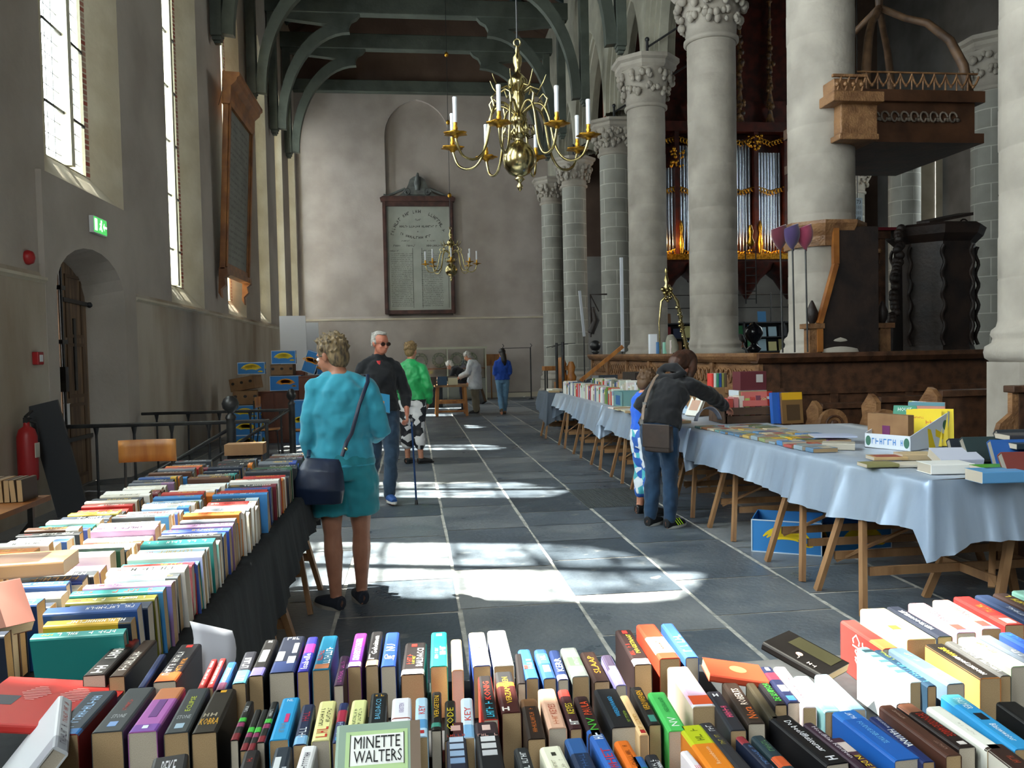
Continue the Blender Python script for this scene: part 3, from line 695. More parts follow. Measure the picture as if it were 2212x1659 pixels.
# ------------------------------------------------------------------ chandeliers
def chandelier(loc, ztop, label, beads, rz, group='brass chandeliers'):
    t = thing('chandelier', label, 'chandelier', loc, rz, group)
    b = MB()
    b.lathe([(.001, -.30), (.018, -.28), (.03, -.25), (.012, -.22), (.03, -.2), (.05, -.185), (.03, -.165), (.06, -.15), (.1, -.13), (.145, -.07), (.16, 0), (.145, .07), (.1, .13), (.055, .155), (.035, .18), (.06, .2), (.075, .24), (.05, .3), (.07, .33), (.085, .36), (.06, .4), (.04, .43), (.045, .5), (.06, .55), (.045, .6), (.05, .63), (.09, .67), (.095, .72), (.06, .76), (.03, .79), (.025, .84), (.04, .88), (.045, .93), (.02, .97), (.022, 1.0), (.012, 1.04)], n=28)
    b.build('baluster', BRASS, t)
    b = MB(); b.tube([(.03 * math.cos(a), 0, 1.07 + .035 * math.sin(a)) for a in [2 * PI * k / 12 for k in range(13)]], .009, 6); b.build('ring', BRASS, t)
    arm = MB(); Rr = .655
    pts = [(.04, .42), (.1, .47), (.16, .5), (.24, .47), (.29, .36), (.32, .2), (.36, .06), (.43, -.03), (.52, -.05), (.6, -.01), (.64, .08), (Rr, .14)]
    sm = []
    for k in range(len(pts) - 1):
        p0, p1, p2, p3 = pts[max(k - 1, 0)], pts[k], pts[k + 1], pts[min(k + 2, len(pts) - 1)]
        for q in range(3):
            u = q / 3; sm.append([.5 * ((2 * p1[i]) + (p2[i] - p0[i]) * u + (2 * p0[i] - 5 * p1[i] + 4 * p2[i] - p3[i]) * u * u + (3 * p1[i] - p0[i] - 3 * p2[i] + p3[i]) * u ** 3) for i in (0, 1)])
    sm.append(pts[-1]); arm.tube([(x, 0, z) for x, z in sm], .0125, 8)
    arm.tube([(.25, 0, .45), (.28, 0, .53), (.24, 0, .58), (.2, 0, .54)], [.012, .012, .01, .006], 6)
    cur = MB(); cur.tube([(.05, 0, .28), (.1, 0, .2), (.15, 0, .22), (.14, 0, .3), (.1, 0, .31), (.1, 0, .26)], [.01, .01, .01, .01, .008, .006], 6); cu2 = MB(); cu2.tube([(.06, 0, .62), (.12, 0, .66), (.2, 0, .62), (.24, 0, .68), (.27, 0, .75)], [.012, .012, .01, .008, .003], 6)
    pan = MB(); pan.lathe([(.02, -.02), (.03, .0), (.07, .012), (.105, .02), (.1, .028), (.03, .02), (.018, .05), (.024, .07), (.016, .09), (.02, .12)], (Rr, 0, .14), 20, fn=lambda r, z, a: (r * (1 + (.14 if r > .06 else 0) * math.cos(a * 6)), z))
    can = MB(); can.lathe([(.019, 0), (.019, .05), (.0195, .19), (.022, .225), (.0195, .235), (.008, .237)], (Rr, 0, .25), 12)
    me = {}
    for k in range(8):
        a = PI / 8 + k * PI / 4
        if not me:
            ao = arm.build('arm', BRASS, t); po = pan.build('drip_pan', GOLD, ao); co = can.build('candle', CANDLE, ao); so = cur.build('scroll', BRASS, ao); s2 = cu2.build('scroll', BRASS, ao); me = dict(a=ao, p=po, c=co, s=so, s2=s2); ao.rotation_euler = (0, 0, a)
        else:
            ac = me['a'].copy(); COL.objects.link(ac); ac.rotation_euler = (0, 0, a)
            for kk in ('p', 'c', 's', 's2'):
                c_ = me[kk].copy(); COL.objects.link(c_); c_.parent = ac
    b = MB(); b.tube([(0, 0, 1.1), (0, 0, ztop - loc[2])], .008, 6); b.build('suspension_rod', IRON, t)
    if beads:
        b = MB()
        for z in beads: b.sph((0, 0, z), .05, n=12, k=8, sc=(1, 1, 1.3))
        b.build('gilt_bead', GOLD, t)
    return t
chandelier((1.03, 7.6, 3.36), 12.9, 'large brass chandelier with white candles, nearest the camera', None, 0)
chandelier((1.03, 21.0, 3.72), 12.8, 'small-looking distant brass chandelier in front of the far text board', (1.9, 3.75, 5.45), R(20))

# ------------------------------------------------------------------ iron railing round the door steps
t = thing('iron_railing', 'black iron railing with a ball-topped post, in front of the door', 'railing', (0, 9.0, 0), group='stair railings')
b = MB(); b.b2((-3.75, -.025, .86), (-1.55, .025, .9)); b.build('handrail', IRON, t, bevel=.008)
for k, x in enumerate([-3.75 + .38 * i for i in range(5)]):
    b = MB(); b.tube([(x + .05, 0, 0), (x + .05, 0, .87)], .014, 8); b.lathe([(.014, .78), (.03, .86)], (x + .05, 0, 0), 8); b.build('baluster', IRON, t)
b = MB(); b.tube([(-1.95, 0, 0), (-1.95, 0, .92)], .05, 14); b.lathe([(.06, .92), (.05, .95), (.03, .97), (.04, .99), (.08, 1.03), (.09, 1.08), (.07, 1.13), (.03, 1.16)], (-1.95, 0, 0), 20); b.lathe([(.065, 0), (.065, .1), (.05, .13)], (-1.95, 0, 0), 14); b.build('newel_post', IRON, t)
MB().tube([(-1.58, 0, 0), (-1.58, 0, .87)], .018, 8).build('end_post', IRON, t)
t = thing('iron_railing', 'farther black iron railing along the steps, ending beside the woman in turquoise', 'railing', (0, 11.8, 0), group='stair railings')
b = MB(); b.b2((-3.75, -.025, .8), (-1.7, .025, .84)); b.build('handrail', IRON, t, bevel=.008)
for k in range(5):
    x = -3.55 + .42 * k; b = MB(); b.tube([(x, 0, 0), (x, 0, .81)], .014, 8); b.lathe([(.014, .72), (.03, .8)], (x, 0, 0), 8); b.build('baluster', IRON, t)
b = MB(); b.tube([(-1.72, 0, 0), (-1.72, 0, .9)], .045, 14); b.lathe([(.055, .9), (.03, .95), (.06, .99), (.07, 1.03), (.05, 1.09), (.02, 1.12)], (-1.72, 0, 0), 20); b.build('newel_post', IRON, t)
for (x0, z0, x1, z1, y0, y1, w_) in ((-1.75, .82, -2.4, .35, 11.7, 9.95, 'nearer the woman in turquoise'), (-1.98, .8, -2.75, .33, 9.05, 8.1, 'below the ball-topped post')):
    b = MB(); b.tube([(x0, y0, z0), (x1, y1, z1), (x1, y1, 0)], .02, 8); tag(b.build('sloping_handrail', IRON), 'sloping black iron handrail going down, ' + w_, 'handrail', 'sloping handrails')

# ------------------------------------------------------------------ white boards, cabinets and banana boxes in the corner
CABW = mat('red_brown_cabinet', srgb('74402a'), .45, nscale=2, col2=srgb('5d311f'), stretch=(3, 3, .6))
for (x0, x1, y, h, lab) in ((-3.14, -2.53, 20.0, 2.56, 'tall white board leaning near the corner, the nearer and wider one'), (-2.62, -2.3, 20.6, 2.42, 'tall white board peeking out behind the wider white board')):
    b = MB(); b.hexa([(x0 + .06, y - .35, 0), (x1 + .06, y - .35, 0), (x1 + .06, y - .31, 0), (x0 + .06, y - .31, 0), (x0, y, h), (x1, y, h), (x1, y + .04, h), (x0, y + .04, h)])
    tag(b.build('display_board', flat('dcdce0', .5)), lab, 'board', 'leaning white boards')
def cabinet(x0, x1, y0, y1, h, lab, doors=2):
    t = thing('cabinet', lab, 'cabinet', (x0, y0, 0), group='red-brown cabinets')
    MB().b2((0, 0, 0), (x1 - x0, y1 - y0, h)).build('body', CABW, t, bevel=.006)
    for k in range(doors):
        w_ = (x1 - x0) / doors; MB().b2((w_ * k + .015, -.018, .06), (w_ * (k + 1) - .015, 0, h - .03)).build('door', CABW, t, bevel=.004)
cabinet(-2.95, -2.1, 15.3, 15.75, .95, 'low red-brown cabinet carrying stacked banana boxes', 2)
cabinet(-2.08, -1.75, 15.2, 15.8, 1.22, 'taller red-brown cabinet just left of the woman in turquoise', 1)
cabinet(-2.6, -2.1, 16.3, 16.7, 1.3, 'red-brown cabinet standing behind the low one', 1)
BLUEC = flat('2f7fc4', .6); CARD = mat('cardboard', srgb('96714d'), .8, nscale=4, col2=srgb('7f5d3e')); YEL = flat('f0cf1d', .55); ORN = flat('f09a1c', .55)
def bananas(mb, c, rt, up, s_, m):
    rt, up = Vector(rt), Vector(up)
    for k in range(4):
        pts = []; off = (k - 1.5) * .17
        for q in range(9):
            a = PI * (.15 + .7 * q / 8); rr = .75 + off * .9
            pts.append(Vector(c) + rt * (s_ * (rr * math.cos(a))) + up * (s_ * (.62 * rr * math.sin(a) - .35)))
        for q in range(8):
            w0 = .115 * math.sin(PI * (q + .35) / 8.6) * s_ + .01 * s_; w1 = .115 * math.sin(PI * (q + 1.35) / 8.6 if q < 7 else PI * .96) * s_ + .01 * s_
            d = (pts[q + 1] - pts[q]).normalized(); n_ = rt.cross(up); sd = d.cross(n_)
            mb.quad(pts[q] - sd * w0, pts[q + 1] - sd * w1, pts[q + 1] + sd * w1, pts[q] + sd * w0, m=m)
def banana_box(loc, rz, label, side='blue', size=(.5, .38, .25), tilt=None, fruit=YEL, lid=True, front=True):
    t = thing('banana_box', label, 'cardboard box', loc, rz, 'banana boxes')
    if tilt: t.rotation_euler = tilt
    sx, sy, sz = size; m0 = BLUEC if side == 'blue' else CARD
    b = MB(); b.b2((-sx / 2, -sy / 2, 0), (sx / 2, -sy / 2 + .006, sz)).b2((-sx / 2, sy / 2 - .006, 0), (sx / 2, sy / 2, sz)).b2((-sx / 2, -sy / 2, 0), (-sx / 2 + .006, sy / 2, sz)).b2((sx / 2 - .006, -sy / 2, 0), (sx / 2, sy / 2, sz)).b2((-sx / 2, -sy / 2, 0), (sx / 2, sy / 2, .006))
    if lid: b.b2((-sx / 2, -sy / 2, sz - .006), (sx / 2, -sy * .15, sz)); b.b2((-sx / 2, sy * .15, sz - .006), (sx / 2, sy / 2, sz))
    b.build('carton', m0 if not lid else [m0], t)
    b = MB()
    for (c, rt) in (((0, -sy / 2 - .002, sz * .55), (1, 0, 0)), ((-sx / 2 - .002, 0, sz * .55), (0, -1, 0)), ((sx / 2 + .002, 0, sz * .55), (0, 1, 0))):
        if side == 'blue': b = MB(); bananas(b, c, rt, (0, 0, 1), .19 if rt[0] else .15, 0); b.build('banana_print', fruit, t)
        if side == 'blue': b = MB(); bananas(b, Vector(c) + Vector(rt) * .15 + Vector((0, 0, -.07)), rt, (0, 0, 1), .05, 0); b.build('banana_print', fruit, t)
    if side == 'blue':
        b = MB()
        for x in (-sx / 2, sx / 2): b.b2((x - .004, -sy / 2 - .004, 0), (x + .004, -sy / 2, sz))
        b.b2((-sx / 2, -sy / 2 - .004, 0), (sx / 2, -sy / 2, .008)); b.b2((-sx / 2, -sy / 2 - .004, sz - .008), (sx / 2, -sy / 2, sz)); b.build('pale_edge', flat('c9d9e6'), t)
    else:
        for x in (0, -.16, .16): b.add([(x + .03 * math.cos(a), -sy / 2 - .002, sz * .6 - (0 if a < PI else 0) + .025 * math.sin(a)) for a in [2 * PI * k / 10 for k in range(10)]], [tuple(range(10))])
        b.build('hand_hole', flat('241a12'), t)
    return t
banana_box((-2.86, 14.5, 0), 0, 'blue banana box at the foot of the left pile')
banana_box((-2.86, 14.5, .25), 0, 'blue banana box second from the floor in the left pile')
banana_box((-2.87, 14.5, .5), 0, 'blue banana box with one yellow bunch, third in the left pile', size=(.42, .36, .26))
banana_box((-2.88, 14.5, .77), R(8), 'plain cardboard box with a hand hole, in the left pile', 'card', (.4, .34, .24))
banana_box((-2.86, 14.55, 1.02), R(-14), 'plain brown cardboard box tipping on top of the left pile', 'card', (.44, .34, .22), tilt=(0, R(-9), R(-14)))
banana_box((-2.78, 14.6, 1.29), R(6), 'dark blue box lying topmost on the left pile', 'blue', (.44, .34, .2))
banana_box((-2.32, 15.45, .96), 0, 'wide blue box with an orange fruit print on the low cabinet', 'blue', (.55, .38, .27), fruit=ORN)
banana_box((-2.38, 15.45, 1.24), 0, 'brown cardboard box with a heart-shaped hole on the blue box', 'card', (.4, .36, .2))
banana_box((-2.36, 15.45, 1.45), R(5), 'bright blue banana box topmost on the low cabinet', 'blue', (.42, .36, .24))
banana_box((-2.0, 14.95, 0), 0, 'blue banana box standing on end in front of the tall cabinet', 'blue', (.24, .3, .8))
banana_box((-1.93, 15.5, 1.28), 0, 'dark blue box tipped on its corner on top of the tall cabinet', 'blue', (.24, .36, .4), tilt=(0, R(20), 0), fruit=ORN)
banana_box((-1.62, 15.6, 1.23), 0, 'small blue box with an orange band behind the woman in turquoise', 'blue', (.3, .3, .24), fruit=ORN)

def school_chair(loc, rz, label, wood=HONEY, group='wooden stacking chairs'):
    t = thing('chair', label, 'chair', loc, rz, group)
    b = MB(); b.grid(lambda u, v: (-.21 + .42 * u, .19 - .02 + .03 * (2 * u - 1) ** 2 * -1, .78 + .17 * v), 8, 3); b.build('backrest', wood, t, solid=.012)
    b = MB(); b.grid(lambda u, v: (-.2 + .4 * u, -.2 + .38 * v, .45 - .015 * math.sin(PI * v)), 4, 6); b.build('seat', wood, t, solid=.012)
    for s_ in (-1, 1):
        b = MB(); b.tube([(s_ * .19, -.2, 0), (s_ * .18, -.17, .43)], .011, 8); b.build('leg', IRON, t)
        b = MB(); b.tube([(s_ * .2, .24, 0), (s_ * .18, .17, .45), (s_ * .17, .17, .9)], .011, 8); b.build('leg', IRON, t)
    b = MB(); b.tube([(-.18, -.17, .43), (.18, -.17, .43), (.18, .17, .43), (-.18, .17, .43), (-.18, -.17, .43)], .01, 6); b.build('seat_frame', IRON, t)
    return t
school_chair((-2.03, 6.35, 0), 0, 'wooden chair at the far side of the left book table')
school_chair((-2.3, 13.2, 0), R(90), 'wooden chair turned sideways in front of the cabinets')
school_chair((-1.72, 12.9, 0), R(-80), 'wooden chair half hidden behind the woman in turquoise')

# ------------------------------------------------------------------ far end: display case, rack, posts
t = thing('display_case', 'long glass display case with pale wreaths against the far wall', 'display case', (.15, 27.9, 0))
CG = mat('vitrine_glass', (1, 1, 1)); nt = CG.node_tree; nt.nodes.clear(); o_ = nt.nodes.new('ShaderNodeOutputMaterial'); t_ = nt.nodes.new('ShaderNodeBsdfTransparent'); g_ = nt.nodes.new('ShaderNodeBsdfGlossy'); mx_ = nt.nodes.new('ShaderNodeMixShader'); g_.inputs[1].default_value = .05; mx_.inputs[0].default_value = .15; t_.inputs[0].default_value = (.9, .93, .9, 1)
nt.links.new(t_.outputs[0], mx_.inputs[1]); nt.links.new(g_.outputs[0], mx_.inputs[2]); nt.links.new(mx_.outputs[0], o_.inputs[0])
b = MB(); b.b2((-.3, -.35, .1), (2.3, .35, .75)); b.build('base', flat('77776f'), t); b = MB(); b.b2((-.3, -.35, 1.08), (2.3, .35, 1.1)); b.build('shelf', BW, t)
b = MB(); b.quad((-.3, -.35, .75), (2.3, -.35, .75), (2.3, -.35, 1.75), (-.3, -.35, 1.75)); b.quad((2.3, -.35, .75), (2.3, .35, .75), (2.3, .35, 1.75), (2.3, -.35, 1.75)); b.build('glass', CG, t)
b = MB()
for x in (-.3, 1.0, 2.3):
    for y in (-.35, .35): b.b2((x - .02, y - .02, 0), (x + .02, y + .02, 1.8))
b.b2((-.35, -.4, 1.75), (2.35, .4, 1.82)); b.build('frame', flat('a7a593'), t)
for x in (.1, .75, 1.35, 1.8):
    b = MB(); b.tube([(x + .2 * math.cos(a), 0, 1.38 + .2 * math.sin(a)) for a in [2 * PI * k / 14 for k in range(15)]], .06, 8, caps=False); w_ = b.build('wreath', mat('wreath', srgb('6f7a6a'), .9, nscale=20, col2=srgb('b5b39a')))
    w_.location = (.15, 27.95, 0); tag(w_, 'pale green-grey wreath in the far display case, %s from the left' % {.1: 'first', .75: 'second', 1.35: 'third', 1.8: 'fourth'}[x], 'wreath', 'wreaths in the display case')
t = thing('coat_rack', 'thin black two-post frame with hooks near the far wall', 'rack', (3.0, 27.3, 0))
for x in (0, .95): b = MB(); b.tube([(x, 0, 0), (x, 0, 1.75)], .022, 8); b.tube([(x, 0, 1.75), (x + .05, 0, 1.82), (x, 0, 1.88)], .012, 6); b.lathe([(.1, 0), (.1, .02), (.03, .05)], (x, 0, 0), 12); b.build('post', IRON, t)
for z in (.25, 1.74): MB().tube([(0, 0, z), (.95, 0, z)], .012, 6).build('crossbar', IRON, t)
for (x, y, h, lab) in ((3.0, 16.9, 1.76, 'tall thin black post behind the far table end'), (2.9, 15.65, 1.76, 'tall black post with wire arms nearer the tables')):
    b = MB(); b.tube([(x, y, 0), (x, y, h)], .03, 10); b.lathe([(.12, 0), (.12, .02), (.03, .05)], (x, y, 0), 12); b.tube([(x - .22, y, h - .1), (x, y, h - .04), (x + .25, y, h - .03)], .007, 5); tag(b.build('black_post', IRON), lab, 'post', 'tall black posts')
b = MB(); b.box((2.9, 28.4, 1.35), (.7, .05, .4)); b.bar((2.7, 28.3, 0), (2.7, 28.3, 1.2), .04, .04); b.bar((3.1, 28.3, 0), (3.1, 28.3, 1.2), .04, .04); tag(b.build('notice_board', HONEY), 'small honey-wood board on legs behind the person in the blue jumper', 'board')
b = MB(); b.bar((2.15, 25.3, .02), (1.95, 25.6, .8), .12, .25); tag(b.build('dark_bag', IRON, bevel=.02), 'dark upright bag on the floor behind the person in the white coat', 'bag')
t = thing('side_table', 'honey-wood stool table with black legs by the far column base', 'table', (4.0, 22.6, 0))
MB().box((0, 0, 1.12), (.75, .5, .12)).build('tabletop', HONEY, t, bevel=.01)
for x in (-.3, .3):
    for y in (-.18, .18): MB().tube([(x, y, 0), (x, y, 1.06)], .022, 8).build('leg', IRON, t)
# tall lamp tubes
for (x, y, z0, z1, lab) in ((4.45, 17.0, 1.55, 3.55, 'long white tube lamp standing upright before the pinkish column'), (4.42, 20.2, 1.95, 3.1, 'shorter white tube lamp tilted beside the jointed column')):
    t = thing('tube_lamp', lab, 'lamp', (x, y, z0), group='upright tube lamps'); b = MB(); d_ = 0 if z0 < 1.8 else -.12; b.bar((d_, 0, 0), (0, 0, 0 + z1 - z0) if not d_ else (d_ - .1, 0, z1 - z0), .07, .05); b.build('tube_housing', flat('c9ccd4'), t, bevel=.01); MB().tube([(d_, .04, 0), (d_, .04, -z0)], .015, 6).build('stand', IRON, t)
t = thing('metal_stairs', 'dark rounded metal panel with a timber handrail before the far columns', 'stair', (3.05, 15.5, 0))
b = MB(); b.ext([(-.1, 0), (.9, 0), (.9, 1.1), (.55, 1.1), (.3, 1.02), (.1, .8), (-.05, .45)], 0, .04); b.build('side_panel', flat('3b4652'), t)
b = MB(); b.bar((.15, -.04, 1.0), (1.0, -.04, 1.65), .05, .07); b.build('handrail', HONEY, t); b = MB(); b.box((.45, -.03, .85), (.12, .03, .5)); b.build('upright', flat('8a8d92'), t)
t = thing('wooden_ornament', 'pair of honey-coloured carved wooden figures by the far stair', 'carving', (3.3, 18.0, 0))
b = MB(); b.lathe([(.1, .9), (.14, 1.0), (.08, 1.15), (.12, 1.3), (.06, 1.45)], n=10); b.lathe([(.1, .9), (.12, 1.0), (.07, 1.1), (.1, 1.22), (.05, 1.35)], (.22, 0, 0), 10); b.b2((-.15, -.15, .0), (.4, .15, .9)); b.build('figure', HONEY, t)
# iron gate with finial ball
t = thing('iron_lantern_stand', 'black iron stand with a round ball finial between the far columns', 'stand', (4.25, 18.75, 0))
b = MB(); b.tube([(0, 0, 0), (0, 0, 1.55)], .05, 10); b.sph((0, 0, 1.7), .13, n=16, k=10); b.lathe([(.05, 1.5), (.1, 1.55), (.06, 1.6)], n=14); b.build('post', IRON, t)
b = MB(); b.tube([(-.1, 0, 1.9), (-.1, 0, 2.9), (.3, 0, 2.9)], .02, 6); b.tube([(-.1, 0, 2.9), (.1, 0, 2.5)], .015, 6); b.tube([(-.1, 0, 2.0), (.02, .02, 2.3), (-.05, 0, 2.6)], [.08, .1, .05], 8); b.build('scrollwork', OAKD, t)
# ------------------------------------------------------------------ carved oak screen beside the tables
t = thing('carved_screen', 'carved light-oak choir screen running behind the blue-clothed tables', 'screen', (4.08, 0, 0))
b = MB(); b.b2((0, 9.2, 0), (.08, 18.2, 1.38)); b.b2((-.03, 9.2, .98), (0, 18.2, 1.03)); b.b2((-.03, 9.2, .3), (0, 18.2, .4))
y = 9.2
while y < 18.3: b.b2((-.05, y - .05, 0), (0, y + .05, 1.4)); y += 1.5
b.build('panelling', OAKL, t)
b = MB(); b.ext([(-.06, 1.38), (-.1, 1.42), (-.12, 1.46), (-.12, 1.5), (.2, 1.5), (.2, 1.38)], 9.14, 18.3); b.build('top_rail', OAKL, t)
b = MB(); rs = random.Random(4); y = 9.3
while y < 18.2:
    rr = rs.uniform(.05, .09)
    b.tube([(-.012, y + rr * math.cos(a) * (1 - a / 14), 1.2 + (.11 - .05 * (a / 7)) * math.sin(a)) for a in [k * .55 for k in range(13)]], .013, 5)
    b.sph((-.01, y + rs.uniform(.04, .1), 1.2 + rs.uniform(-.1, .1)), .03, n=6, k=4, sc=(.6, 1.2, 1)); y += .17
b.build('carved_frieze', OAKL, t)
b = MB(); y = 9.35
while y < 18.1:
    pr = [(y - .05, .55), (y - .05, .8)] + [(y + a, .8 + c_) for a, c_ in arch(.05, .09, 4)] + [(y + .05, .55)]
    b.add([(-.004, p[0], p[1]) for p in pr], [tuple(range(len(pr)))]); y += .18
b.build('dark_arcading', OAKD, t)
t = thing('panelled_screen', 'dark panelled oak screen across the nave below the pulpit', 'screen', (0, 9.2, 0))
b = MB(); b.b2((4.16, 0, 0), (7.6, .07, 1.4)); b.b2((4.08, -.03, 0), (4.3, .0, 1.4)); b.b2((4.3, -.03, 1.0), (7.6, 0, 1.08)); b.b2((4.3, -.03, .55), (7.6, 0, .6))
x = 4.5
while x < 7.6: b.b2((x - .05, -.025, .6), (x + .05, 0, 1.0)); x += .48
b.build('panelling', OAK, t)
b = MB(); b.ext([(-.08, 1.38), (-.13, 1.44), (-.13, 1.49), (.12, 1.49), (.12, 1.38)], 4.0, 7.6, 'X'); b.build('top_rail', OAK, t)
# pews
def pew(loc, wid, h, label, tall=False):
    t = thing('pew', label, 'pew', loc, group='dark oak pews')
    o = [(-.05, 0), (.3, 0), (.32, .3), (.38, .44), (.3, .5), (.34, .6), (.25, h * .72), (.2, h * .8), (.22, h * .9), (.08, h + .03), (.02, h + .01), (-.06, h * .95)]
    b = MB(); b.ext([(p[0], p[1]) for p in o], 0, .05, 'X'); 
    b.build('end_panel', OAKL, t, bevel=.006)
    b = MB(); b.b2((.05, -.02, .42), (wid, .04, h)); b.b2((.05, -.06, h - .06), (wid, .1, h)); b.build('backrest', OAK, t, bevel=.006)
    b = MB(); b.b2((.05, .0, .42), (wid, .34, .46)); b.build('seat', OAK, t)
    b = MB(); b.b2((.05, .05, 0), (wid, .08, .42)); b.build('kick_board', OAKD, t)
    for x in (wid * .5,):
        b = MB(); b.ext([(-.02, 0), (.3, 0), (.3, .5), (-.02, h)], x, x + .03, 'X'); b.build('divider', OAK, t)
    return t
pew((4.42, 8.55, 0), 2.6, .93, 'pew against the dark panelled screen, farthest of the pews')
pew((4.62, 7.75, 0), 2.4, 1.04, 'pew with a worn pale end, behind the white carton')
pew((4.8, 7.05, 0), 2.4, 1.13, 'pew with a tall worn end, behind the yellow books')
def poppy(loc, s_, lab):
    t = thing('bench_end', lab, 'bench end', loc, group='round-headed carved bench ends')
    o = [(-.22, 0), (.22, 0), (.22, .62), (.2, .66), (.15, .66)] + [(.15 * math.cos(a), .74 + .15 * math.sin(a)) for a in [PI * k / 10 for k in range(11)]] + [(-.15, .66), (-.2, .66), (-.22, .62)]
    MB().ext([(x * s_, z * s_) for x, z in o], -.03, .03).build('panel', OAKL, t, bevel=.008)
    b = MB(); b.tube([(.09 * s_ * math.cos(a), -.035, (.73 + .09 * math.sin(a)) * s_) for a in [2 * PI * k / 14 for k in range(15)]], .012, 6, caps=False); b.sph((0, -.03, .73 * s_), .05 * s_, n=8, k=6, sc=(1, .4, 1)); b.build('rosette', OAK, t)
poppy((4.35, 8.05, 0), 1.02, 'round-headed carved bench end nearest the blue magazines'); poppy((4.5, 7.35, 0), 1.06, 'round-headed carved bench end left of the white carton')
t = thing('pew', 'large panelled pew end at the right edge, closest to the camera', 'pew', (4.3, 5.35, 0), group='dark oak pews')
b = MB(); b.b2((.0, 0, 0), (.85, .05, 1.2)); b.b2((-.06, -.03, 1.2), (.9, .08, 1.25)); b.build('end_panel', OAK, t, bevel=.006)
b = MB(); b.ext([(0, 0), (0, 1.2), (-.05, 1.2), (-.05, 1.05), (-.14, .98), (-.16, .92), (-.1, .86), (-.12, .78), (-.16, .7), (-.16, 0)], 0.0, .045, 'Y'); b.build('carved_bracket', OAKL, t)

# ------------------------------------------------------------------ pulpit with its sounding board
t = thing('pulpit', 'dark carved oak pulpit with stairs and a red-edged rim', 'pulpit', (0, 0, 0))
pc = (7.2, 10.7); 
b = MB(); R8 = 1 / math.cos(PI / 8)
b.lathe([(.3, .9), (.4, 1.1), (.55, 1.4), (.5, 1.55), (.52, 2.0), (.52, 2.95), (.62, 3.05), (.66, 3.16), (.6, 3.2)], (pc[0] + .1, pc[1], 0), 8, sm=False, rot=PI / 8); b.build('tub', OAKD, t)
b = MB()
for k in range(8):
    a = PI / 8 + k * PI / 4; x, y = pc[0] + .1 + .54 * math.cos(a), pc[1] + .54 * math.sin(a)
    b.tube([(x + .02 * math.cos(q * 1.1), y + .02 * math.sin(q * 1.1), 1.55 + q * .05) for q in range(28)], .025, 5)
b.build('twisted_column', OAKD, t)
b = MB(); b.b2((5.95, 10.75, 1.5), (6.6, 10.8, 3.1)); b.b2((5.9, 10.7, 3.05), (6.65, 10.82, 3.16)); b.b2((6.0, 10.72, 1.5), (6.08, 10.75, 3.05)); b.b2((6.5, 10.72, 1.5), (6.58, 10.75, 3.05)); b.b2((6.08, 10.72, 2.62), (6.5, 10.75, 2.7)); b.build('door_panelling', OAK, t)
b = MB(); b.ext([(6.18, 1.65), (6.4, 1.65), (6.4, 2.5), (6.18, 2.5)], 10.71, 10.75)
for k in range(9): b.sph((6.29 + .05 * math.sin(k * 2), 10.7, 1.72 + k * .09), .04, n=7, k=5, sc=(1, .5, 1.2))
for k in range(8): b.sph((6.1 + k * .055, 10.7, 2.86 + .02 * math.sin(k * 2)), .035, n=7, k=5, sc=(1, .5, 1))
b.build('carved_panel', OAKL, t)
b = MB(); b.b2((5.9, 10.66, 3.16), (7.6, 10.9, 3.2)); b.build('velvet_edge', flat('6e1620', .9), t)
b = MB(); b.hexa([(7.1, 10.5, 3.22), (7.75, 10.5, 3.34), (7.75, 10.8, 3.38), (7.1, 10.8, 3.26), (7.1, 10.5, 3.26), (7.75, 10.5, 3.38), (7.75, 10.8, 3.42), (7.1, 10.8, 3.3)]); b.tube([(7.68 + .06 * math.cos(a), 10.6, 3.24 + .06 * math.sin(a)) for a in [k * .6 for k in range(9)]], .012, 5); b.build('book_rest', OAKD, t)
# stairs
b = MB(); b.ext([(4.86, 0), (5.62, 0), (5.62, 3.0), (5.12, 3.0), (5.09, 2.5), (4.86, 1.84)], 9.3, 9.335); b.build('stair_panel', OAKD, t)
b = MB(); pL = [(4.86, 9.3, 1.5), (4.86, 9.3, 1.84), (5.07, 9.3, 2.55), (5.08, 9.32, 3.02)]
for p, q in zip(pL, pL[1:]): b.bar(p, q, .07, .06)
b.build('stair_rail', BW, t)
for (x, y) in ((4.8, 9.36), (5.85, 9.6)):
    b = MB(); b.b2((x - .07, y - .07, 0), (x + .07, y + .07, 1.78)); b.b2((x - .11, y - .1, 1.78), (x + .11, y + .1, 1.84)); b.build('newel_post', OAKL, t); b = MB(); b.lathe([(.03, 1.84), (.06, 1.9), (.07, 1.98), (.03, 2.08), (.01, 2.12)], (x, y, 0), 14); b.build('newel_finial', OAKD, t)
b = MB(); rs = random.Random(8)
for k in range(26):
    u = k / 25; b.sph((6.12 + .42 * u + rs.uniform(-.03, .03), 9.8 + .5 * u, 1.85 + 1.25 * u + rs.uniform(-.03, .03)), .06, n=7, k=5)
b.hexa([(6.12, 9.8, 1.2), (6.58, 10.3, 1.2), (6.6, 10.34, 1.2), (6.1, 9.84, 1.2), (6.12, 9.8, 1.85), (6.56, 10.3, 3.1), (6.58, 10.34, 3.1), (6.1, 9.84, 1.85)]); b.build('carved_balustrade', OAKD, t)
b = MB()
for k in range(6): b.b2((5.4, 9.75 + .15 * k, .0), (6.1, 9.95 + .15 * k, .55 + .22 * k))
b.build('step', OAK, t)
b = MB(); b.b2((5.6, 10.4, 3.1), (5.72, 10.52, 4.5)); b.b2((5.5, 10.45, 3.15), (5.95, 10.5, 4.4)); b.build('back_post', OAK, t)
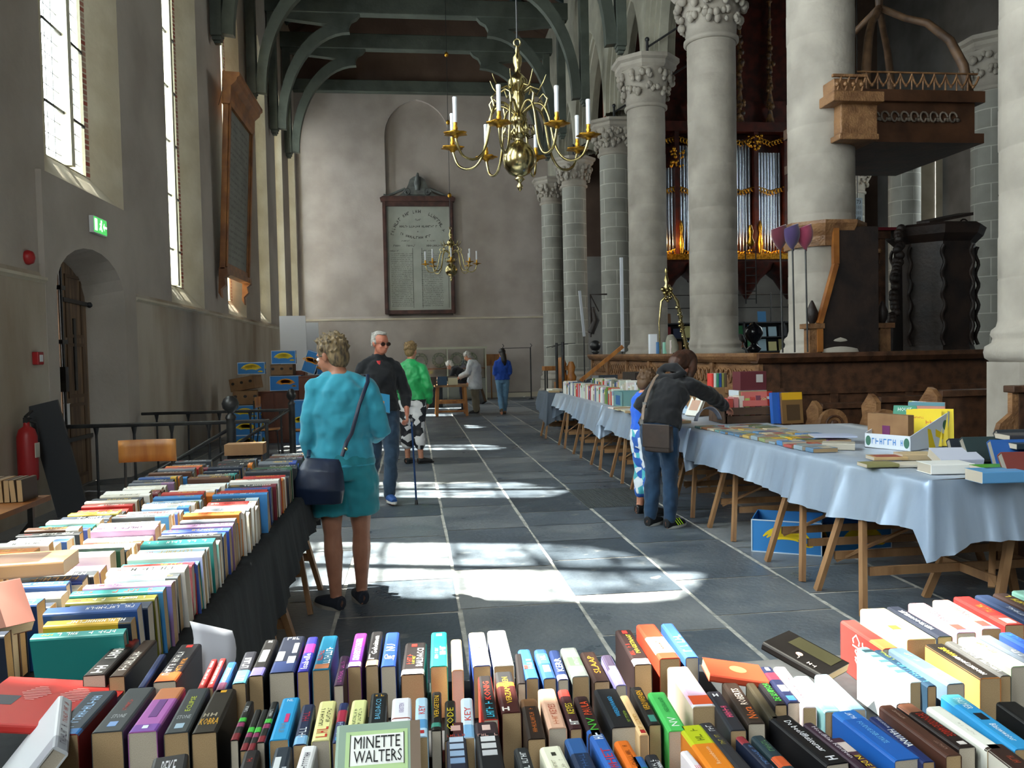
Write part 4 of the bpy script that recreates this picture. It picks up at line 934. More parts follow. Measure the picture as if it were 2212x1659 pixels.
# sounding board
t2 = thing('sounding_board', 'carved sounding board with an open crown hanging over the pulpit', 'canopy', (-.25, -.15, -.2))
b = MB(); x0, x1, y0, y1 = 5.75, 7.35, 9.75, 11.6
b.b2((x0, y0, 4.3), (x1, y1, 4.85)); b.b2((x0 - .05, y0 - .06, 4.78), (x1 + .1, y1, 4.92)); b.b2((x0 - .04, y0 - .04, 4.28), (x1 + .1, y1, 4.4))
b.build('canopy_frame', mat('canopy_oak', srgb('553622'), .45, nscale=3, col2=srgb('3e2617'), bump=.2, bscale=20), t2)
b = MB(); b.b2((5.18, 9.22, 4.62), (5.82, 9.95, 4.74)); b.b2((5.34, 9.34, 4.26), (5.8, 9.9, 4.64)); b.b2((5.3, 9.3, 4.2), (5.8, 9.92, 4.27)); b.b2((5.22, 9.28, 4.74), (5.58, 9.7, 4.9)) ; b.build('corner_block', OAKL, t2, bevel=.012)
b = MB(); x = x0 + .12
while x < x1:
    b.tube([(x + .15 * u - .0, y0 - .05, 5.1 - .12 * math.sin(PI * u)) for u in [k / 8 for k in range(9)]], .014, 5); b.tube([(x, y0 - .05, 4.92), (x, y0 - .05, 5.12)], .012, 5); b.sph((x + .075, y0 - .05, 4.97), .022, n=6, k=4); x += .15
b.tube([(x0, y0 - .05, 5.13), (x1, y0 - .05, 5.13)], .014, 5)
for x in (5.24, 5.34, 5.44, 5.54): b.tube([(x, 9.24, 4.74), (x + .05, 9.24, 4.9)], .014, 5); b.sph((x, 9.24, 4.82), .03, n=6, k=4)
b.b2((5.18, 9.22, 4.9), (5.6, 9.26, 4.93)); b.build('pierced_cresting', OAKL, t2)
b = MB(); x = x0 + .25
for k in range(9):
    b.tube([(x + k * .13 + .06 * math.cos(a) * (1 - a / 12), y0 - .02, 4.6 + .06 * math.sin(a)) for a in [q * .6 for q in range(11)]], .014, 5); b.sph((x + k * .13 + .07, y0 - .01, 4.57), .035, n=6, k=4, sc=(1.2, .5, .8))
b.build('carved_frieze', mat('frieze_grey', srgb('7a6d60'), .6, nscale=12, col2=srgb('5b5046')), t2)
apex = Vector((6.65, 10.7, 6.6))
for (x, y) in ((5.95, 9.85), (7.35, 9.85), (5.95, 11.5), (7.35, 11.5)):
    b = MB(); p0 = Vector((x, y, 4.9)); pts = [p0, p0.lerp(apex, .06) + Vector((0, 0, .3)), p0.lerp(apex, .2) + Vector((0, 0, .42)), p0.lerp(apex, .45) + Vector((0, 0, .3)), p0.lerp(apex, .7) + Vector((0, 0, .02)), apex - Vector((0, 0, .25)), apex]
    b.tube(pts, [.06, .06, .055, .05, .045, .05, .06], 8); b.build('crown_rib', mat('rib_oak', srgb('75583f'), .5, nscale=5, col2=srgb('4d3828')), t2)
b = MB(); b.sph(apex, .12, n=12, k=8); b.tube([apex, apex + Vector((0, 0, 1.6))], .03, 8); b.build('crown_finial', OAKD, t2)
MB().tube([(6.4, 11.3, 4.9), (5.9, 11.3, 7.5)], .012, 5).tube([(6.9, 11.3, 4.9), (5.4, 11, 8)], .012, 5).build('stay_rod', IRON, t2)

# octagonal shelf on the column and the collection bags
t = thing('column_shelf', 'moulded octagonal oak shelf fixed round the column behind the collection bags', 'shelf', (5.13, 9.75, 2.78))
b = MB(); b.lathe([(.45, 0), (.46, .12), (.5, .2), (.53, .26), (.53, .3), (.4, .3)], n=8, sm=False, rot=PI / 8); b.build('moulding', OAKL, t)
for (x, y, c, lab, dx) in ((4.62, 9.12, '8e2f4c', 'crimson velvet collection bag on its pole, rightmost of the bags', .0), (4.45, 9.1, '43305e', 'purple velvet collection bag on its pole in front of the column', .0), (4.33, 9.16, '5c1a2c', 'dark red collection bag, leftmost and half behind the purple one', -.02)):
    t = thing('collection_bag', lab, 'collection bag', (x, y, 1.5), group='collection bags on poles')
    b = MB(); b.tube([(0, 0, 0), (-.02, 0, 1.25)], .011, 6); b.build('pole', IRON, t)
    b = MB(); b.grid(lambda u, v: ((.1 + .012 * math.sin(u * 25)) * math.sin(PI * (.32 + v * .68)) ** .7 * math.cos(2 * PI * u) - .04 + .04 * v, .09 * math.sin(PI * (.32 + v * .68)) ** .7 * math.sin(2 * PI * u), 1.46 - .25 * v + .03 * math.cos(2 * PI * u)), 16, 8, sm=True); b.build('bag', mat('velvet_' + c, srgb(c), .9, sheen=.6), t)
    b = MB(); b.tube([(-.04 + .08 * math.cos(a), .07 * math.sin(a), 1.46 + .03 * math.cos(a)) for a in [2 * PI * k / 14 for k in range(15)]], .012, 6); b.build('hoop', mat('velvet_' + c, srgb(c)), t)

# ------------------------------------------------------------------ organ at the end of the nave
t = thing('pipe_organ', 'tall church organ with silver pipes and gilded carvings beyond the columns', 'organ', (7.4, 25.0, 4.3))
ORGC = mat('organ_case', srgb('4a1d14'), .4, nscale=4, col2=srgb('2a120d')); PIPE = mat('organ_pipe', srgb('b4bcc8'), .25, 1.0)
b = MB(); b.b2((-.2, 0, 0), (6.2, .9, .25)); b.b2((-.1, .3, .25), (6.0, .9, 5.2)); b.b2((-.6, .92, 0), (6.4, 1.0, 9.5))
for x in (0, .95, 1.95, 2.6, 3.55, 4.55, 5.9): b.b2((x - .07, -.1, .25), (x + .07, .35, 4.4)); 
b.b2((-.2, -.15, 4.1), (6.2, .4, 4.4)); b.build('case', ORGC, t)
rs = random.Random(2); PCM = mat('organ_carving', srgb('2e1c12'), .6, nscale=8, col2=srgb('6e4a1c'))
for x in (.45, 1.5, 2.3, 3.1, 4.1, 5.2):
    z = 4.4; b = MB()
    for k in range(7): b.lathe([(.16 - .02 * k, z + k * .55), (.05, z + k * .55 + .5), (.1, z + k * .55 + .55)], (x, .1, 0), 8)
    for k in range(14): b.sph((x + rs.uniform(-.1, .1), .05, z + rs.uniform(0, 2.6)), rs.uniform(.06, .12), n=6, k=4)
    b.build('pinnacle', PCM, t)
b = MB(); 
for (a, c_, top, n_) in ((.1, .9, 3.0, 8), (1.05, 1.85, 3.7, 7), (2.05, 2.5, 3.3, 5), (2.7, 3.45, 3.9, 7), (3.65, 4.45, 3.5, 8), (4.65, 5.8, 3.9, 10)):
    for k in range(n_):
        u = (k + .5) / n_; x = a + (c_ - a) * u; r_ = (c_ - a) / n_ * .46; bot = .95 + .35 * abs(2 * u - 1)
        b.lathe([(r_ * .2, .3), (r_, bot), (r_, top - .3 * math.sin(PI * u) * 0)], (x, .12, 0), 10)
b.build('pipes', PIPE, t)['kind'] = 'stuff'
b = MB(); rs = random.Random(6)
for (a, c_) in ((.1, .9), (1.05, 1.85), (2.05, 2.5), (2.7, 3.45), (3.65, 4.45), (4.65, 5.8)):
    for zc in (.25, 2.2 if c_ - a < .9 else 3.9, 3.75):
        for k in range(9):
            u = k / 8; b.tube([(a + (c_ - a) * u + .07 * math.cos(q), -.02, zc + .12 * abs(2 * u - 1) + .07 * math.sin(q) + rs.uniform(-.01, .02)) for q in [w * .8 for w in range(7)]], .022, 5)
    b.lathe([(.06, .3), (.09, .6), (.04, .9), (.07, 1.1), (.01, 1.35)], (a, -.1, 0), 8)
for (x, z) in ((3.5, 3.7), (1.9, 3.6), (.95, 3.3)):
    for k in range(26): b.sph((x + rs.uniform(-.25, .25), -.1, z + rs.uniform(-.3, .3)), rs.uniform(.03, .07), n=6, k=4)
b.b2((-.2, -.12, .1), (6.2, -.02, .28)); b.build('gilded_carving', GOLD, t)
b = MB(); rs = random.Random(12)
for x in (.6, 1.9, 3.4, 4.8):
    b.lathe([(.9, 0), (.8, -.2), (.45, -.5), (.2, -.9), (.03, -1.15)], (x, .45, 0), 12)
    for k in range(20): a = rs.uniform(0, 6.28); z = rs.uniform(-.9, -.1); b.sph((x + (1 + z) * .75 * math.cos(a), .45 + (1 + z) * .75 * math.sin(a), z), .09, n=6, k=4)
b.build('bracket_carving', ORGC, t)
b = MB(); b.b2((-1.3, .2, 3.9), (-.5, .3, 5.8)); tag(b.build('painted_shutter', flat('c2452e')), None); bpy.context.view_layer.update()
b_ = bpy.data.objects['painted_shutter']; b_.parent = t; b_['label'] = 'orange painted shutter'
# warm lamps inside the organ loft (they are lit in the photo)
for (x, z) in ((8.2, 5.0), (10.3, 5.0), (11.4, 5.05)):
    d = bpy.data.lights.new('organ_lamp', 'POINT'); d.energy = 22; d.color = (1, .55, .2); d.shadow_soft_size = .06
    o = bpy.data.objects.new('organ_lamp', d); COL.objects.link(o); o.location = (x, 24.6, z)
# book shelving under the organ
t = thing('bookcase', 'long grey shelving filled with books under the organ', 'bookcase', (7.6, 24.2, 0))
b = MB()
for z in (1.0, 1.45, 1.9, 2.35): b.b2((0, 0, z), (5.2, .35, z + .03))
for x in (0, 1.3, 2.6, 3.9, 5.2): b.b2((x - .02, 0, 0), (x + .02, .35, 2.4))
b.b2((0, .33, 0), (5.2, .36, 2.4)); b.build('shelf_frame', flat('34363a'), t)
b = MB()
for x in (.0, 1.9, 3.6, 5.2): b.tube([(x, .3, 2.4), (x, .3, 3.3)], .02, 6)
for z in (2.85, 3.25): b.tube([(0, .3, z), (5.2, .3, z)], .015, 6)
b.build('railing', IRON, t)
rs = random.Random(21); cols = ['2b5f7c', '7a1f22', '3b7d52', '8fa9b5', 'c7c2b3', '1f2a44', '6b4a2f', '2f6f9f', 'a83a2d', '465a4b', '222428', 'b8b17a']
nth = ['first', 'second', 'third', 'fourth', 'fifth', 'sixth', 'seventh', 'eighth', 'ninth', 'tenth', 'eleventh', 'twelfth', 'thirteenth', 'fourteenth', 'fifteenth', 'sixteenth', 'seventeenth', 'eighteenth', 'nineteenth', 'twentieth']
nth += ['twenty-' + x for x in nth[:9]] + ['thirtieth'] + ['thirty-' + x for x in nth[:9]] + ['fortieth'] + ['forty-' + x for x in nth[:9]] + ['fiftieth'] + ['fifty-' + x for x in nth[:9]] + ['sixtieth'] + ['sixty-' + x for x in nth[:9]]
cname = {'2b5f7c': 'blue', '7a1f22': 'dark red', '3b7d52': 'green', '8fa9b5': 'pale blue', 'c7c2b3': 'cream', '1f2a44': 'navy', '6b4a2f': 'brown', '2f6f9f': 'bright blue', 'a83a2d': 'red', '465a4b': 'grey-green', '222428': 'black', 'b8b17a': 'olive'}
for row, z in enumerate((1.48, 1.93, 2.38)):
    for k in range(15):
        if row == 2 and k % 3: continue
        c = rs.choice(cols); x = .15 + k * .34; b = MB(); h = rs.uniform(.28, .38)
        b.box((7.6 + x, 24.3, z + h / 2 + .002), (.26, .04, h), rot=Matrix.Rotation(R(-8), 3, 'X'))
        tag(b.build('picture_book', flat(c, .5)), '%s picture book under the organ, %s from the left, %s shelf' % (cname[c], nth[k], ('lower', 'middle', 'top')[row]), 'book', 'books shown face out under the organ')
# things on top of the carved screen
def relief_arch(loc):
    t = thing('brass_bracket_arm', 'ornate polished brass arch standing on the carved screen', 'brass ornament', loc)
    b = MB(); pts = [(-.18, 0, 0), (-.19, 0, .5), (-.15, 0, .85), (0, 0, 1.02), (.12, 0, .85), (.18, 0, .5), (.25, 0, .15), (.3, 0, 0)]
    b.tube(pts, [.012, .012, .02, .03, .03, .03, .035, .04], 8); rs = random.Random(1)
    for k in range(26):
        u = k / 25; b.sph((.14 + .13 * u + rs.uniform(-.03, .03), 0, .75 - .75 * u), rs.uniform(.02, .04), n=6, k=4)
    for k in range(14): b.sph((-.05 + rs.uniform(-.07, .07), 0, 1.0 + rs.uniform(-.15, .1)), rs.uniform(.02, .045), n=6, k=4)
    b.lathe([(.02, 1.0), (.05, 1.08), (.02, 1.14), (.04, 1.2), (.01, 1.3), (.03, 1.34), (.005, 1.4)], (-.06, 0, 0), 10); b.build('arch', BRASS, t)
relief_arch((4.18, 12.9, 1.5))
for (x, y, w_, h, c, lab) in ((4.12, 12.9 + .8, .13, .34, 'e9edf4', 'tall white leaflet stand on the carved screen'), (4.14, 12.55 + .9, .05, .2, '3f74a8', 'thin blue book upright on the carved screen'), (4.15, 13.1, .06, .19, '8fc9b4', 'thin mint green book upright on the carved screen'), (4.2, 12.95 + .02, .05, .22, 'dfd2cf', 'thin white book leaning against the brass arch')):
    b = MB(); b.box((x, y, 1.5 + h / 2), (w_, .1, h)); tag(b.build('upright_book', flat(c, .5), bevel=.004), lab, 'book', 'books on the carved screen')
b = MB(); b.tube([(4.25, 13.0, 1.5), (4.24, 13.02, 1.62), (4.22, 13.0, 1.72), (4.2, 12.98, 1.8)], [.1, .11, .09, .05], 12); tag(b.build('carved_stone_figure', STONED), 'small rough brownish carved figure behind the upright books', 'sculpture')
t = thing('black_finial_post', 'glossy black ball finial beside the seated man under the organ', 'finial', (5.9, 13.6, 0))
b = MB(); b.lathe([(.05, 0), (.05, 1.45), (.1, 1.5), (.13, 1.56), (.06, 1.62), (.05, 1.66), (.12, 1.72), (.16, 1.82), (.14, 1.92), (.06, 1.98), (.02, 2.02)], n=24); b.build('finial', mat('glossy_black', (.01, .01, .015), .12), t)
t = thing('iron_ladder', 'small black ladder-like rack fixed on the weathered column', 'rack', (5.6, 13.0, 2.3))
b = MB(); b.bar((-.09, 0, 0), (-.09, 0, .95), .015, .015); b.bar((.09, 0, 0), (.09, 0, .95), .015, .015)
for k in range(7): b.bar((-.09, 0, .08 + k * .13), (.09, 0, .08 + k * .13), .014, .014, up=(0, 1, 0))
b.build('rack', IRON, t); b = MB(); b.lathe([(.03, .95), (.07, 1.0), (.03, 1.1), (.05, 1.2), (.02, 1.3)], n=10); b.build('brass_bracket', GOLD, t)
# right aisle columns, notice and boards seen past the pulpit
for (x, y, lab) in ((13.2, 20.6, 'distant grey column seen beyond the pulpit'), (14.3, 25.2, 'distant pale column with carved capital left of the hymn board'), (11.5, 15.0, 'right arcade column, nearer the pulpit')):
    t = thing('stone_column', lab, 'column', (x, y, 0), group='right arcade columns'); b = MB(); b.lathe([(.5, 0), (.5, 1.4), (.55, 1.5), (.4, 1.8), (.4, 6.5)], n=32)
    so = b.build('shaft', BLOCK, t); uv = so.data.uv_layers.new(name='UVMap')
    for l in so.data.loops:
        p = so.data.vertices[l.vertex_index].co; uv.data[l.index].uv = (math.atan2(p.y, p.x) * .4, p.z)
    cp = MB(); capital(cp, (0, 0), 6.5, 7.5, .4, 3); cp.build('capital', STONE, t)
t = thing('hymn_board', 'narrow white hymn number board beyond the pulpit', 'hymn board', (9.0, 15.6, 3.6)); MB().tube([(0, .03, .9), (0, .03, 13.4)], .008, 5).build('suspension_wire', IRON, t)
MB().box((0, 0, .45), (.16, .03, 1.0)).build('board', flat('c5d2dc'), t); b = MB()
for k in range(8): add_text(b, random.Random(k).choice(['12', '48', '73', '95', '101', '6']), (0, -.017, .1 + k * .11), (1, 0, 0), (0, 0, 1), .09, .08)
b.build('numbers', flat('333a44'), t)
# ------------------------------------------------------------------ trestle tables and their cloths
TZ = .75
TR = .84     # the right-hand tables are a little higher
def trestle(x0, x1, yc, label, spread=.27, top=.70, rz=0, loc=None, tin=.14):
    """A-frame trestle: beam along x, legs splayed in y"""
    t = thing('trestle', label, 'trestle', loc or ((x0 + x1) / 2, yc, 0), rz, 'wooden trestles under the tables')
    h = (x1 - x0) / 2
    MB().b2((-h + tin, -.035, top - .06), (h - .1, .035, top)).build('top_beam', PINE, t, bevel=.004)
    for sx in (-1, 1):
        for sy in (-1, 1):
            MB().bar((sx * h, sy * spread, 0), ((-h + tin) if sx < 0 else (h - .14), sy * .04, top), .045, .03, up=(1, 0, 0)).build('leg', PINE, t)
    for sy in (-1, 1): MB().bar((-h + .04 + tin * .3, sy * spread * .72, .24), (h - .04, sy * spread * .72, .24), .02, .05).build('rail', PINE, t)
    MB().bar((-h + .06 + tin * .3, spread * .8, .2), (h * .4, -.02, .62), .035, .015).build('brace', PINE, t)
    return t
WT = [(4.62, 'nearest the camera'), (5.36, 'second from the camera, beside the banana box'), (6.53, 'third from the camera'), (7.5, 'behind the legs of the shopper in the black hoodie'), (8.6, 'just past the shopper in the black hoodie'), (9.56, 'beside the floor grate'), (10.7, 'under the middle of the far tables'), (11.94, 'second from the far end'), (13.2, 'farthest under the blue cloths')]
for k, (y, l) in enumerate(WT):
    trestle(2.53 if k < 4 else 2.4, 3.85 if k < 4 else 3.3, y, 'wooden A-frame trestle, ' + l, tin=.13 if k < 4 else .14, top=TR - .05)
trestle(0, .6, 0, 'crosswise wooden trestle with a loose rail at the near end of the blue table', rz=R(90), loc=(3.4, 4.33, 0), spread=.3, top=TR - .05)
trestle(0, .8, 0, 'wooden trestle at the aisle end of the black-clothed table', loc=(-1.05, 5.25, 0)); trestle(0, .9, 0, 'wooden trestle under the middle of the black-clothed table', loc=(-1.05, 3.9, 0)); trestle(0, .9, 0, 'wooden trestle at the near end of the black-clothed table', loc=(-1.05, 2.6, 0))

def satin(name, h, h2):
    m = mat(name, srgb(h), .34, 0, nscale=2, col2=srgb(h2), bump=.25, bscale=9, stretch=(1, 1, .3), sheen=.3); 
    m.node_tree.nodes['Principled BSDF'].inputs['Metallic'].default_value = .4
    return m
BLUECLOTH = satin('silver_blue_satin', 'a6b6ca', '93a5bd')
BLACKCLOTH = mat('black_cloth', srgb('232629'), .9, nscale=30, col2=srgb('1b1d20'), bump=.3, bscale=6, stretch=(1, 1, .15))
def lerp(tab, x):
    if x <= tab[0][0]: return tab[0][1]
    for (a, b), (c, d) in zip(tab, tab[1:]):
        if x <= c: return b + (d - b) * (x - a) / (c - a)
    return tab[-1][1]
def cloth(name, x0, x1, y0, y1, z, hem, m, label, cat='tablecloth', ends=(1, 0), back=.35, xf=None, group=None, seed=1, amp=.03, freq=12):
    """top plus hanging front (x0 side), back (x1 side) and ends; hem(y) = height of the front hem"""
    mb = MB(); n = int((y1 - y0) / .04) + 2; rs = random.Random(seed); ph = [rs.uniform(0, 6.3) for _ in range(4)]
    xfn = xf or (lambda y: x0)
    def ruff(s, d): return amp * d * (math.sin(s * freq + ph[0]) + .6 * math.sin(s * freq * 2.3 + ph[1]) + .35 * math.sin(s * freq * 4.1 + ph[2]))
    NV = 12
    def P_(u, v):
        y = y0 + (y1 - y0) * u
        if v < .5:     # front drop
            d = 1 - v / .5; h_ = hem(y); return (xfn(y) - .006 - .05 * d - abs(ruff(y, d)) * .9 - ruff(y, d) * .5, y, z + (h_ - z) * d)
        if v < .75: w_ = (v - .5) / .25; x = xfn(y) + (x1 - xfn(y)) * w_; return (x, y, z + .002 + .003 * math.sin(x * 13 + y * 9) * math.sin(y * 17))
        d = (v - .75) / .25; return (x1 + .006 + ruff(y, d), y, z - back * d)
    mb.grid(P_, n, 24)
    ex = []
    for e, yy, sg in ((ends[0], y0, -1), (ends[1], y1, 1)):
        if e:
            ex.append((yy, sg, e))
            def E(u, v, yy=yy, sg=sg):
                d = v; x = xfn(yy) + (x1 - xfn(yy)) * u; drop = (z - e) * (1 + .0 * u)
                fold = max(0, 1 - u * 6)
                return (x - .055 * d * fold, yy + sg * (.006 + .05 * d + abs(ruff(x * 1.4, d))), z - drop * d - fold * d * .10)
            mb.grid(E, 40, 12)
            u_ = 0 if sg < 0 else 1
            mb.grid(lambda u, v: tuple(Vector(P_(u_, .5 - v * .5)).lerp(Vector(E(0, v)), u)), 2, 12)
    o = mb.build(name, m, merge=True); tag(o, label, cat, group); return o
# straight boards under the cloths
def table(x0, x1, y0, y1, label, z=TZ):
    return tag(MB().b2((x0, y0, z - .035), (x1, y1, z - .006)).build('table_board', PINE), label, 'table', 'table boards laid on trestles')
table(2.68, 3.98, 4.04, 7.1, 'long table board under the near blue cloth', z=TR)
table(2.5, 3.33, 7.2, 10.5, 'table board under the middle blue cloth', z=TR); table(2.49, 3.32, 10.6, 14.0, 'table board under the far blue cloth', z=TR)
CA, CB = P(2006, 1038, z=TR), P(1490, 925, z=TR)
xf1 = lambda y: CA.x + (CB.x - CA.x) * (y - CA.y) / (CB.y - CA.y)
hpx = [(1500, 985), (1560, 1003), (1650, 1036), (1700, 1063), (1760, 1095), (1830, 1118), (1900, 1128), (1968, 1141)]
ht = sorted([(P(a, b, X=CA.x - .07).y, P(a, b, X=CA.x - .07).z) for a, b in hpx])
ht = [(CA.y - .1, .42)] + [(a, c) for a, c in ht if a > CA.y + .02]
cloth('tablecloth', CA.x, 4.03, CA.y, 7.12, TR + .002, lambda y: lerp(ht, y), BLUECLOTH, 'silver-blue satin cloth over the near right table, its corner hanging low', ends=(.52, 0), xf=xf1, group='silver-blue satin tablecloths', seed=3)
h2 = [(7.15, .62), (8.1, .58), (9.4, .54), (10.4, .6)]
cloth('tablecloth', 2.48, 3.38, 7.16, 10.55, TR + .001, lambda y: lerp(h2, y), BLUECLOTH, 'silver-blue satin cloth over the middle right table, left of the bending shopper', ends=(.55, .55), group='silver-blue satin tablecloths', seed=5, freq=13)
h3 = [(10.5, .45), (11.3, .5), (12.6, .61), (14.0, .63)]
cloth('tablecloth', 2.47, 3.35, 10.58, 14.05, TR + .004, lambda y: lerp(h3, y), BLUECLOTH, 'silver-blue satin cloth over the far right table', ends=(.5, .5), group='silver-blue satin tablecloths', seed=8, freq=13)
cloth('tablecloth', 2.36, 3.06, 14.3, 15.3, TR, lambda y: .3 + .3 * (y - 14.3), mat('slate_cloth', srgb('59626e'), .8), 'slate-grey cloth hanging from the farthest table end', ends=(.35, 0), seed=9)
table(2.38, 3.04, 14.32, 15.3, 'small table board under the slate-grey cloth', z=TR); trestle(2.35, 3.05, 14.8, 'wooden A-frame trestle under the slate-grey cloth', top=TR - .05)
# black cloth: left book table
hb = [(1.6, .42), (2.6, .40), (3.3, .34), (3.9, .44), (4.6, .52), (5.5, .55)]
def mirror_cloth():
    mb = MB(); y0, y1 = 2.13, 5.62; rs = random.Random(4)
    def ruff(s, d): return .011 * d * (math.sin(s * 17) + .6 * math.sin(s * 39 + 1) + .4 * math.sin(s * 71 + 2))
    def P_(u, v):
        y = y0 + (y1 - y0) * u
        if v < .5: d = 1 - v / .5; return (-.655 + .01 + .04 * d + ruff(y, d), y, TZ + (lerp(hb, y) - TZ) * d)
        if v < .75: w_ = (v - .5) / .25; return (-.655 - .98 * w_, y, TZ)
        d = (v - .75) / .25; return (-1.64 + ruff(y, d), y, TZ - .4 * d)
    mb.grid(P_, 110, 24)
    mb.grid(lambda u, v: (-.655 - .98 * u, y1 + .01 + .04 * v + ruff(u * 2, v), TZ - .35 * v), 20, 8)
    tag(mb.build('tablecloth', BLACKCLOTH, merge=True), 'black cloth over the long left book table', 'tablecloth')
mirror_cloth()
table(-1.62, -.67, 2.14, 5.6, 'table board under the black cloth')
# foreground table: plain dark top, mostly hidden by books
table(-1.35, 1.9, .75, 1.965, 'foreground table board packed with paperbacks', z=TZ)
mb = MB(); mb.grid(lambda u, v: (-1.4 + 3.36 * u, 1.975 - max(0, v - .5) * 2 * 1.3, TZ - (.5 - v) * .9 if v < .5 else TZ), 60, 14); tag(mb.build('tablecloth', BLACKCLOTH), 'dark cloth under the foreground paperbacks', 'tablecloth')
for x in (-1.0, .3, 1.6): trestle(0, .95, 0, 'trestle under the foreground book table, %s' % {-1.0: 'left', .3: 'middle', 1.6: 'right'}[x], loc=(x, 1.4, 0), rz=R(90))

# ------------------------------------------------------------------ books
BM = {}
def cov(c, r=.45): return flat(c, r, .4)
def book(name, T, L, H, cover, bands=(), marks=(), pages=None, hard=False, parent_label=None, cat='book', group=None, seed=0, art=None, tp=.0015):
    """local frame: x thickness, y spine length, z from fore-edge (0) up to the spine (H)"""
    t = thing(name, parent_label, cat, group=group)
    w_ = .003 if hard else .0012; r_ = min(T * .22, .005)
    segs = sorted([(0, 1, 0)] + []) if not bands else None
    mats = [cov(cover)]; cuts = [0, 1]
    for (a, b_, c) in bands: cuts += [a, b_]
    cuts = sorted(set(cuts))
    mb = MB()
    prof = [(-T / 2, 0), (-T / 2, H - r_), (-T / 2 + r_ * .4, H - r_ * .3), (-T / 2 + r_ * 1.2, H)] + [(T / 2 - r_ * 1.2, H), (T / 2 - r_ * .4, H - r_ * .3), (T / 2, H - r_), (T / 2, 0)]
    inn = [(T / 2 - w_, 0), (T / 2 - w_, H - w_ * 2), (-T / 2 + w_, H - w_ * 2), (-T / 2 + w_, 0)]
    for a, b_ in zip(cuts, cuts[1:]):
        mi = 0
        for (p, q, c) in bands:
            if a >= p - 1e-6 and b_ <= q + 1e-6:
                mm = cov(c)
                if mm not in mats: mats.append(mm)
                mi = mats.index(mm)
        ya, yb = -L / 2 + L * a, -L / 2 + L * b_
        for i in range(len(prof) - 1):
            p, q = prof[i], prof[i + 1]; sp = 1 <= i <= 5
            mb.quad((p[0], ya, p[1]), (p[0], yb, p[1]), (q[0], yb, q[1]), (q[0], ya, q[1]), m=mi if sp or art is None else 0)
    for i in range(len(inn) - 1):
        p, q = inn[i], inn[i + 1]; mb.quad((p[0], -L / 2, p[1]), (q[0], -L / 2, q[1]), (q[0], L / 2, q[1]), (p[0], L / 2, p[1]))
    for y in (-L / 2, L / 2):
        mb.add([(p[0], y, p[1]) for p in prof[:4]] + [(inn[2][0], y, inn[2][1]), (inn[3][0], y, 0)], [(0, 1, 2, 3, 4, 5)])
        mb.add([(p[0], y, p[1]) for p in prof[4:]] + [(inn[0][0], y, 0), (inn[1][0], y, inn[1][1])], [(0, 1, 2, 3, 4, 5)])
        mb.quad((prof[3][0], y, H), (prof[4][0], y, H), (inn[1][0], y, inn[1][1]), (inn[2][0], y, inn[2][1]))
    mb.build('cover', mats, t)
    e = .003 if hard else .0008
    MB().b2((-T / 2 + w_, -L / 2 + e, e * 2), (T / 2 - w_, L / 2 - e, H - w_ * 2 - .0005)).build('page_block', pages or PAGE, t)
    if marks:
        groups = {}
        for k in marks:
            if k[0] == 'text': _, s, c, a, b_, wf, dr = (list(k) + [1])[:7]
            groups.setdefault(k[2], []).append(k)
        for c, ks in groups.items():
            mk = MB(); rs = random.Random(seed)
            for k in ks:
                _, s, c_, a, b_, wf = k[:6]; dr = k[6] if len(k) > 6 else 1
                yc = -L / 2 + L * (a + b_) / 2; ln = L * (b_ - a); off = k[7] * T if len(k) > 7 else 0
                if s == '#': mk.b2((off - T * wf / 2, yc - ln / 2, H), (off + T * wf / 2, yc + ln / 2, H + .0007)); continue
                if dr == 1: rt, up = (0, 1, 0), (-1, 0, 0)      # reads away from the viewer
                elif dr == -1: rt, up = (0, -1, 0), (1, 0, 0)   # reads towards the viewer
                if dr in (1, -1): wd, hg = ln, T * wf
                else: rt, up, wd, hg = (1, 0, 0), (0, 1, 0), T * wf, ln
                if s == '~': add_scrawl(mk, (off, yc, H), rt, up, wd, hg, rs)
                else: add_text(mk, s, (off, yc, H), rt, up, wd, hg)
            mk.build('title' if len(ks) and ks[0][1] != '#' else 'spine_panel', cov(c), t)
    return t
def place(t, loc, rz=0, lean=0, pitch=0):
    t.location = loc; t.rotation_mode = 'XYZ'; M = Matrix.Rotation(rz, 3, 'Z') @ Matrix.Rotation(pitch, 3, 'X') @ Matrix.Rotation(lean, 3, 'Y'); t.rotation_euler = M.to_euler()
    return t

